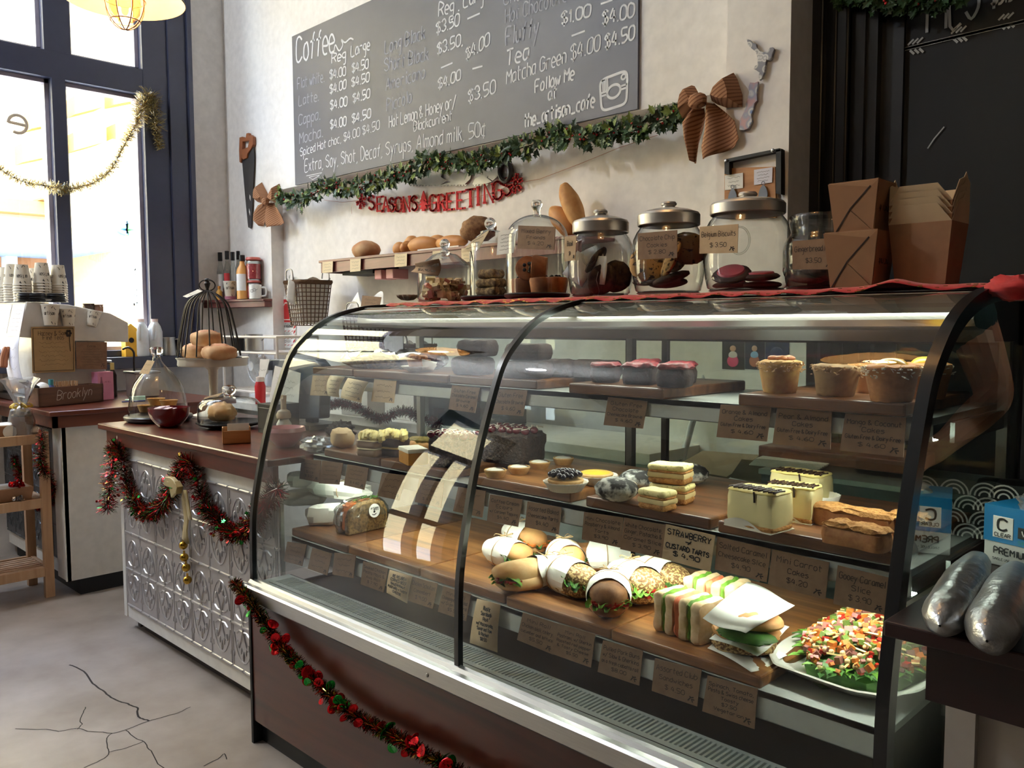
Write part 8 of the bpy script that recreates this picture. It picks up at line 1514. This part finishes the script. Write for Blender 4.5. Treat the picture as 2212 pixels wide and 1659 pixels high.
A, B = onY(1541, 741, 2.70), onY(1476, 985, 2.55); A = A + (A - B) * .02; q = MB(); d = (A - B); q.tube([B - d * 1.2, B + d * .78], .012, 10); q.tube([B + d * .78, B + d * .97], .014, 10, 1); q.tube([B + d * .97, A], [.013, .003], 8, 1); single(q, 'broom', [mat('grey_pole', (190, 194, 194), .35), BLACKPL], 'grey broom handle with black grip leaning against the wall behind the case', 'broom', (0, 0, 0))
CBD = mat('grey_cardboard', (150, 134, 112), .85); q = MB(); c = [onY(*p_, 2.36) for p_ in ((1452, 1010), (1475, 982), (1602, 992), (1570, 1030))]; q.prism([c[0], c[1] + Vector((0, .12, 0)), c[2] + Vector((0, .12, 0)), c[3]], (0, .004, -.008)); q.prism([c[3] + Vector((0, .02, 0)), c[2], c[2] + Vector((.12, .02, .0)), c[3] + Vector((.1, .04, -.01))], (0, .004, -.006)); single(q, 'flattened_carton', CBD, 'flattened cardboard lying on the bench behind the crinkle cookies', 'cardboard', (0, 0, 0), smooth=False)
a = onY(925, 895, 2.40); q = MB(); q.box(0, .34, 0, .28, 0, .16); q.box(-.01, .35, -.02, .30, .16, .19); single(q, 'black_scales', mat('dark_appliance', (26, 32, 40), .3), 'dark grill appliance on the bench behind the cherry cakes', 'appliance', (a.x, 2.40, .871), smooth=False, bevel=.006)
garland('red_tinsel', 'dark red tinsel lying along the bench behind the left half of the case', [onY(a_, b_, 2.30) for a_, b_ in ((690, 884), (730, 872), (770, 880), (820, 905), (870, 888), (920, 908), (950, 915))], .03, 2600, [mat('dark_red_foil', (96, 14, 36), .3, .6), BLACKPL], [6, 2], seed=41)
# white wire rack with pots, fan and sauce
RY = 2.42; a, b = onY(482, 730, RY), onY(598, 730, RY); t = thing('pot_rack', 'white two tier rack with steel pots on the bench left of the sign', 'rack', (a.x, RY, .87)); L = b.x - a.x; zz = lambda py: onY(540, py, RY).z - .87; RW = mat('white_rod', (222, 214, 204), .4); q = MB(); zA, zB2, zC2 = zz(728), zz(762), zz(846)
for x in (0, L):
    for y in (0, .26): q.tube([(x, y, 0), (x, y, zA)], .008, 8)
for z in (zA, zB2, max(.03, zC2)): q.tube([(0, 0, z), (L, 0, z), (L, .26, z), (0, .26, z)], .007, 8, closed=True)
q.ob('frame', RW, t); q = MB(); [q.tube([(L * k / 10, 0, z), (L * k / 10, .26, z)], .004, 6) for z in (zB2, max(.03, zC2)) for k in range(11)]; q.ob('shelf_wires', RW, t); zr_ = .87 + zB2 + .005
for px, r, h, m, lb in ((548, .055, .10, STEEL, 'steel pot at the right of the rack top'), (523, .06, .08, BLACKPL, 'black pot in the middle of the rack top'), (497, .05, .085, STEEL, 'steel pan at the left of the rack top')):
    q = MB(); q.lathe([(0, 0), (r, 0), (r, h), (r * .96, h), (r * .95, .006), (0, .006)], n=30); q.tube(cat_rom([(r, 0, h * .8), (r * 1.3, 0, h * .85), (r, 0, h * .6)], 3), .004, 6); single(q, 'cooking_pot', m, lb, 'pot', (onY(px, 750, RY + .12).x, RY + .12, zr_), .6, ang=50)
c = onY(556, 790, 2.62); t = thing('desk_fan', 'white desk fan with a round grille behind the pot rack', 'fan', (c.x, 2.62, .871)); r = .105; zc_ = c.z - .871; q = MB(); [q.tube([(r * math.cos(2 * PI * k / 36), -.01, zc_ + r * math.sin(2 * PI * k / 36)), (.03 * math.cos(2 * PI * k / 36), -.035, zc_ + .03 * math.sin(2 * PI * k / 36))], .0014, 4) for k in range(36)]; q.tube([(r * math.cos(2 * PI * k / 36), -.01, zc_ + r * math.sin(2 * PI * k / 36)) for k in range(36)], .005, 6, closed=True); q.ob('grille', WHITEPL, t); q = MB(); q.lathe([(.032, -.04), (.03, -.045), (0, -.048)], (0, 0, zc_), 20, 0, (0, 1, 0)); q.lathe([(0, .0), (.05, .0), (.06, .05), (0, .06)], (0, 0, zc_), 20, 0, (0, 1, 0)); q.lathe([(.08, 0), (.08, .015), (.015, .03), (.012, zc_ - .05)], (0, .03, 0), 20); q.ob('motor_and_stand', WHITEPL, t); q = MB()
for k in range(4): a_ = k * PI / 2; q.grid(lambda u, v: (math.cos(a_ + v * .8) * (.03 + .065 * u), .005 + .012 * v, zc_ + math.sin(a_ + v * .8) * (.03 + .065 * u)), 3, 3)
q.ob('blades', mat('fan_blade', (214, 204, 198), .4), t)
p = onY(562, 838, 2.36); q = MB(); q.lathe([(0, 0), (.028, 0), (.030, .10), (.022, .125)], n=20); q.lathe([(.024, .125), (.022, .15), (.006, .155), (.004, .18), (0, .18)], n=16, mi=1); single(q, 'red_sauce_bottle', [RED, mat('white_pump', (226, 210, 196), .4)], 'red sauce bottle with a white pump beside the pot rack', 'bottle', (p.x, 2.36, .871), ang=50)
# ================================================================ right hand counter
FOILM = mat('crumpled_foil', (176, 178, 180), .32, .9, bump=.6, bscale=24, bdist=.01)
def foil(pa, pb, r, label, rz0):
    A, B = onZ(*pa, RZ + r), onZ(*pb, RZ + r * .9); d = B - A; o = A; q = MB(); n = 18
    def s_(u, v):
        k = (.62 + .38 * math.sin(min(1, v * 2.2) * PI / 2)) * (1 if v < .8 else max(.05, math.cos((v - .8) / .2 * PI / 2) ** .5)); a_ = 2 * PI * u; f = 1 + .10 * noise.noise(Vector((math.cos(a_) * 1.6, math.sin(a_) * 1.6, v * 4 + rz0))); X_ = d.normalized(); U = Vector((0, 0, 1)); V = X_.cross(U); return d * v + (U * math.sin(a_) + V * math.cos(a_)) * r * k * f
    q.grid(s_, 30, 30); k0 = len(q.v); q.poly([s_(i / 12, 0) for i in range(12)]); return single(q, 'foil_wrap', FOILM, label, 'foil wrap', o, 0, 'foil wrapped rolls', ang=40)
foil((2112, 1215), (2030, 1352), .031, 'crumpled foil wrapped roll at the left on the dark counter', 1.0); foil((2196, 1240), (2132, 1385), .033, 'crumpled foil wrapped roll at the right edge, touched by a fingertip', 6.0)
# glove box
a = onZ(2124, 1214, RZ); t = thing('glove_box', 'blue and white box of clear vinyl gloves reading PREMIUM VINYL', 'box', (a.x, a.y, RZ), -.30); BLU2 = mat('box_blue', (24, 120, 176), .4); hb = .105; q = MB(); q.box(0, .25, 0, .12, 0, hb); q.ob('box', [mat('box_white', (214, 214, 208), .5)], t, smooth=False, bevel=.002); q = MB(); q.box(-.0006, .2506, -.0008, .1206, .042, hb + .0006); q.ob('blue_band', BLU2, t, smooth=False); q = MB(); q.box(.016, .052, -.0016, .0, .050, .088); q.ob('white_label', PAPER, t, smooth=False, bevel=.0007)
q = MB(); w_ = lambda s_, x0, x1, z, h, hw: write(q, s_, (x0, -.0016, z), (x1, -.0016, z), (0, 0, 1), h, hw, (0, -1, 0), 0, 3, 0, 0, .0008); w_('C', .026, .042, .064, .020, .0018); w_('CLEAR', .020, .048, .053, .006, .0006); w_('PREMIUM', .020, .080, .022, .011, .0012); w_('SINGLE USE - NON STERILE', .018, .090, .011, .004, .0004); q.ob('lettering', INKBLK, t, smooth=False); q = MB(); w_('VINYL', .085, .130, .022, .011, .0012); w_('SINGLE USE', .062, .11, .046, .006, .0005); q.ob('teal_lettering', mat('teal_ink', (30, 130, 120), .5), t, smooth=False)
q = MB(); q.box(.060, .12, -.0016, 0, .056, .075); q.ob('black_label', BLACKPL, t, smooth=False, bevel=.0006); q = MB(); write(q, 'VINYL', (.068, -.0022, .061), (.10, -.0022, .061), (0, 0, 1), .009, .0009, (0, -1, 0), 0, 2, 0, 0, .0008); q.ob('white_lettering', PAPER, t, smooth=False)
q = MB(); q.blob((.13, .05, hb), .10, .05, .028, .4, 7, 22, 12, flat=.0); q.ob('glove_tuft', CELLO, t, ang=25)
# patterned cloth, parcel, wool and bins on the far part of the counter
a = onY(2098, 1150, 1.80); t = thing('wave_cloth', 'folded black cloth with white wave arcs behind the glove box', 'cloth', (a.x, 1.80, RZ)); q = MB(); q.nbox(0, .26, 0, .08, 0, .12, .006, 20, .02); q.ob('cloth', BLACKMAT, t); q = MB()
for r_ in range(4):
    for c_ in range(5):
        cx_, cz = .03 + c_ * .055 + (.027 if r_ % 2 else 0), .004 + r_ * .028
        for k in range(3): q.ribbon([(cx_ + (.026 - k * .008) * math.cos(b_), -.0075, cz + (.026 - k * .008) * math.sin(b_)) for b_ in [PI * j / 12 for j in range(13)]], .0016, (0, -1, 0))
q.ob('wave_print', PAPER, t, smooth=False)
q = MB(); q.box(0, .22, 0, .16, 0, .15); single(q, 'dark_crate', mat('dark_teal_plastic', (22, 34, 42), .5), 'dark plastic crate at the back of the right counter', 'crate', (-.33, 1.90, .72), smooth=False, bevel=.004)
t = bpy.data.objects['dark_crate']; q = MB(); q.box(-.40, 1.0, 1.88, 2.12, 0, .72); rcp(q, 'back_shelf', WG)
q = MB(); q.hexa([(0, 0, 0), (.10, 0, 0), (.10, .07, 0), (0, .07, 0)], [(-.004, 0, .07), (.10, 0, .085), (.10, .07, .085), (-.004, .07, .07)]); single(q, 'yellow_parcel', mat('yellow_kraft', (186, 150, 80), .7), 'small yellowish kraft parcel on the dark crate', 'parcel', (-.32, 1.93, .871), smooth=False, bevel=.002)
q = MB(); q.blob((0, 0, .035), .045, .04, .036, .05, 3, 20, 12)
for k in range(12): q.tube([(.046 * math.cos(b_) * math.cos(k * .5) , .041 * math.cos(b_) * math.sin(k * .5), .035 + .037 * math.sin(b_)) for b_ in [2 * PI * j / 24 for j in range(24)]], .0018, 4, closed=True)
single(q, 'wool_ball', mat('purple_wool', (132, 92, 150), .9), 'ball of purple wool beside the yellow parcel', 'wool', (-.17, 1.97, .871))
# ================================================================ person at the counter (arm mirrored in the end glass, fingertip at the foil)
SKIN = mat('skin', (206, 150, 124), .5, sss=.15); HAIR = mat('brown_hair', (62, 42, 30), .7); TEAL = mat('teal_tshirt', (28, 66, 78), .85); TROU = mat('dark_trousers', (30, 30, 36), .85); SHOE = mat('black_shoes', (18, 18, 20), .5)
per = thing('person', 'person in a teal t-shirt reaching over the right counter to a foil roll', 'person', (-.10, 2.02, 0)); PM = -Vector(per.location)
def skinned(name, nodes, edges, m, sub=2, root=0):
    me = bpy.data.meshes.new(name); me.from_pydata([Vector(p_[:3]) + PM for p_ in nodes], edges, []); me.materials.append(m); o = bpy.data.objects.new(name, me); COL.objects.link(o); o.parent = per
    o.modifiers.new('skin', 'SKIN'); sd = o.modifiers.new('sub', 'SUBSURF'); sd.levels = sub; sd.render_levels = sub
    lay = me.skin_vertices[0].data if me.skin_vertices else None
    if lay is None:
        bm_ = __import__('bmesh').new(); bm_.from_mesh(me); bm_.verts.layers.skin.verify(); bm_.to_mesh(me); bm_.free(); lay = me.skin_vertices[0].data
    for i, p_ in enumerate(nodes): r_ = p_[3]; lay[i].radius = r_ if isinstance(r_, tuple) else (r_, r_); lay[i].use_root = (i == root)
    for p_ in me.polygons: p_.use_smooth = True
    return o
hp = onY(2232, 1272, 1.37)                                           # right fingertips by the foil roll
sh, el, wr = Vector((-.345, 2.04, 1.355)), Vector((-.428, 1.99, 1.15)), Vector((-.392, 1.80, 1.07))
wr2 = Vector((-.05, 1.62, .97)); hd = Vector((hp.x + .055, 1.46, hp.z + .035))
body = [(-.10, 2.06, .95, (.15, .11)), (-.10, 2.05, 1.12, (.13, .10)), (-.10, 2.04, 1.30, (.155, .10)), (-.10, 2.03, 1.42, (.09, .075)), (-.10, 2.00, 1.49, .052), (-.10, 1.985, 1.54, .055), (-.10, 1.98, 1.63, .085), (-.10, 1.985, 1.71, .07),
        (sh.x + .06, sh.y, sh.z + .01, .062), (*sh, .056), ((sh.x + el.x) / 2, (sh.y + el.y) / 2, (sh.z + el.z) / 2, .050), (*el, .041), ((el.x + wr.x) / 2, (el.y + wr.y) / 2, (el.z + wr.z) / 2, .036), (*wr, .025), (wr.x + .03, wr.y - .07, wr.z - .035, (.036, .018)),
        (.06, 2.02, 1.385, .06), (.115, 2.0, 1.36, .055), (.15, 1.93, 1.22, .047), (.14, 1.87, 1.10, .042), (.05, 1.75, 1.02, .036), (*wr2, .025), (*hd, (.036, .018)),
        (-.19, 2.06, .84, .085), (-.20, 2.05, .50, .06), (-.20, 2.08, .10, .042), (-.01, 2.06, .84, .085), (.0, 2.05, .50, .06), (.0, 2.08, .10, .042)]
be = [(0, 1), (1, 2), (2, 3), (3, 4), (4, 5), (5, 6), (6, 7), (3, 8), (8, 9), (9, 10), (10, 11), (11, 12), (12, 13), (13, 14), (3, 15), (15, 16), (16, 17), (17, 18), (18, 19), (19, 20), (20, 21), (0, 22), (22, 23), (23, 24), (0, 25), (25, 26), (26, 27)]
def fingers(c, dr, sd, n0):            # five bent fingers rooted inside the palm
    dr, sd = Vector(dr).normalized(), Vector(sd).normalized(); k = len(body); dn = Vector((0, 0, -1))
    for i, (o_, L_) in enumerate(((-.030, .070), (-.010, .078), (.010, .074), (.029, .060))):
        b0 = c + sd * o_ + dr * .012; pts = [b0, b0 + dr * L_ * .45 + dn * .004, b0 + dr * L_ * .75 + dn * .016, b0 + dr * L_ * .9 + dn * .032]; j = len(body)
        for q_, r_ in zip(pts, (.0095, .009, .0082, .007)): body.append((*q_, r_))
        be.append((n0, j)); be.extend([(j, j + 1), (j + 1, j + 2), (j + 2, j + 3)])
    b0 = c - sd * .026 - dr * .03; j = len(body)
    for q_, r_ in zip((b0, b0 - sd * .022 + dr * .022 + dn * .006, b0 - sd * .026 + dr * .05 + dn * .016), (.012, .0105, .0085)): body.append((*q_, r_))
    be.extend([(n0, j), (j, j + 1), (j + 1, j + 2)])
fingers(hd, (-.62, -.75, -.1), (.75, -.62, 0), 21); fingers(Vector(body[14][:3]), (.45, -.85, -.3), (-.85, -.45, 0), 14)
skinned('body', body, be, SKIN)
skinned('tshirt', [(-.10, 2.06, .90, (.17, .125)), (-.10, 2.05, 1.12, (.15, .118)), (-.10, 2.04, 1.30, (.172, .118)), (-.10, 2.03, 1.41, (.10, .085)), (sh.x + .05, sh.y, sh.z + .01, .076), (*sh, .074), (sh.x - .036, sh.y - .045, sh.z - .115, .068), (.05, 2.02, 1.385, .076), (.115, 2.0, 1.36, .072), (.14, 1.95, 1.25, .064)], [(0, 1), (1, 2), (2, 3), (3, 4), (4, 5), (5, 6), (3, 7), (7, 8), (8, 9)], TEAL)
skinned('trousers', [(-.10, 2.06, .94, (.165, .12)), (-.19, 2.06, .82, .098), (-.20, 2.05, .50, .074), (-.20, 2.08, .09, .060), (-.01, 2.06, .82, .098), (.0, 2.05, .50, .074), (.0, 2.08, .09, .060)], [(0, 1), (1, 2), (2, 3), (0, 4), (4, 5), (5, 6)], TROU)
for x in (-.20, 0): q = MB(); q.blob((x, 2.02, .045), .048, .13, .05, .03, 2, 18, 12, flat=.044, pw=.8); q.v = [tuple(Vector(v_) + PM) for v_ in q.v]; q.ob('shoe', SHOE, per)
q = MB(); q.blob((-.10, 2.015, 1.665), .098, .098, .105, .08, 6, 24, 16); q.blob((-.10, 2.09, 1.66), .05, .05, .06, .1, 5, 16, 12); q.v = [tuple(Vector(v_) + PM) for v_ in q.v]; q.ob('hair', HAIR, per)
q = MB(); q.blob((-.10, 1.893, 1.615), .012, .018, .022, nu=10, nv=8); [q.blob((-.10 + s_ * .085, 1.99, 1.62), .010, .018, .028, nu=10, nv=8) for s_ in (-1, 1)]; q.v = [tuple(Vector(v_) + PM) for v_ in q.v]; q.ob('nose_and_ears', SKIN, per)
q = MB(); [q.blob((-.10 + s_ * .033, 1.905, 1.638), .010, .006, .006, nu=10, nv=8) for s_ in (-1, 1)]; q.v = [tuple(Vector(v_) + PM) for v_ in q.v]; q.ob('eyes', INKBLK, per); q = MB(); q.blob((-.10, 1.903, 1.575), .022, .006, .006, nu=12, nv=6); q.v = [tuple(Vector(v_) + PM) for v_ in q.v]; q.ob('mouth', mat('lips', (160, 84, 80), .5), per)
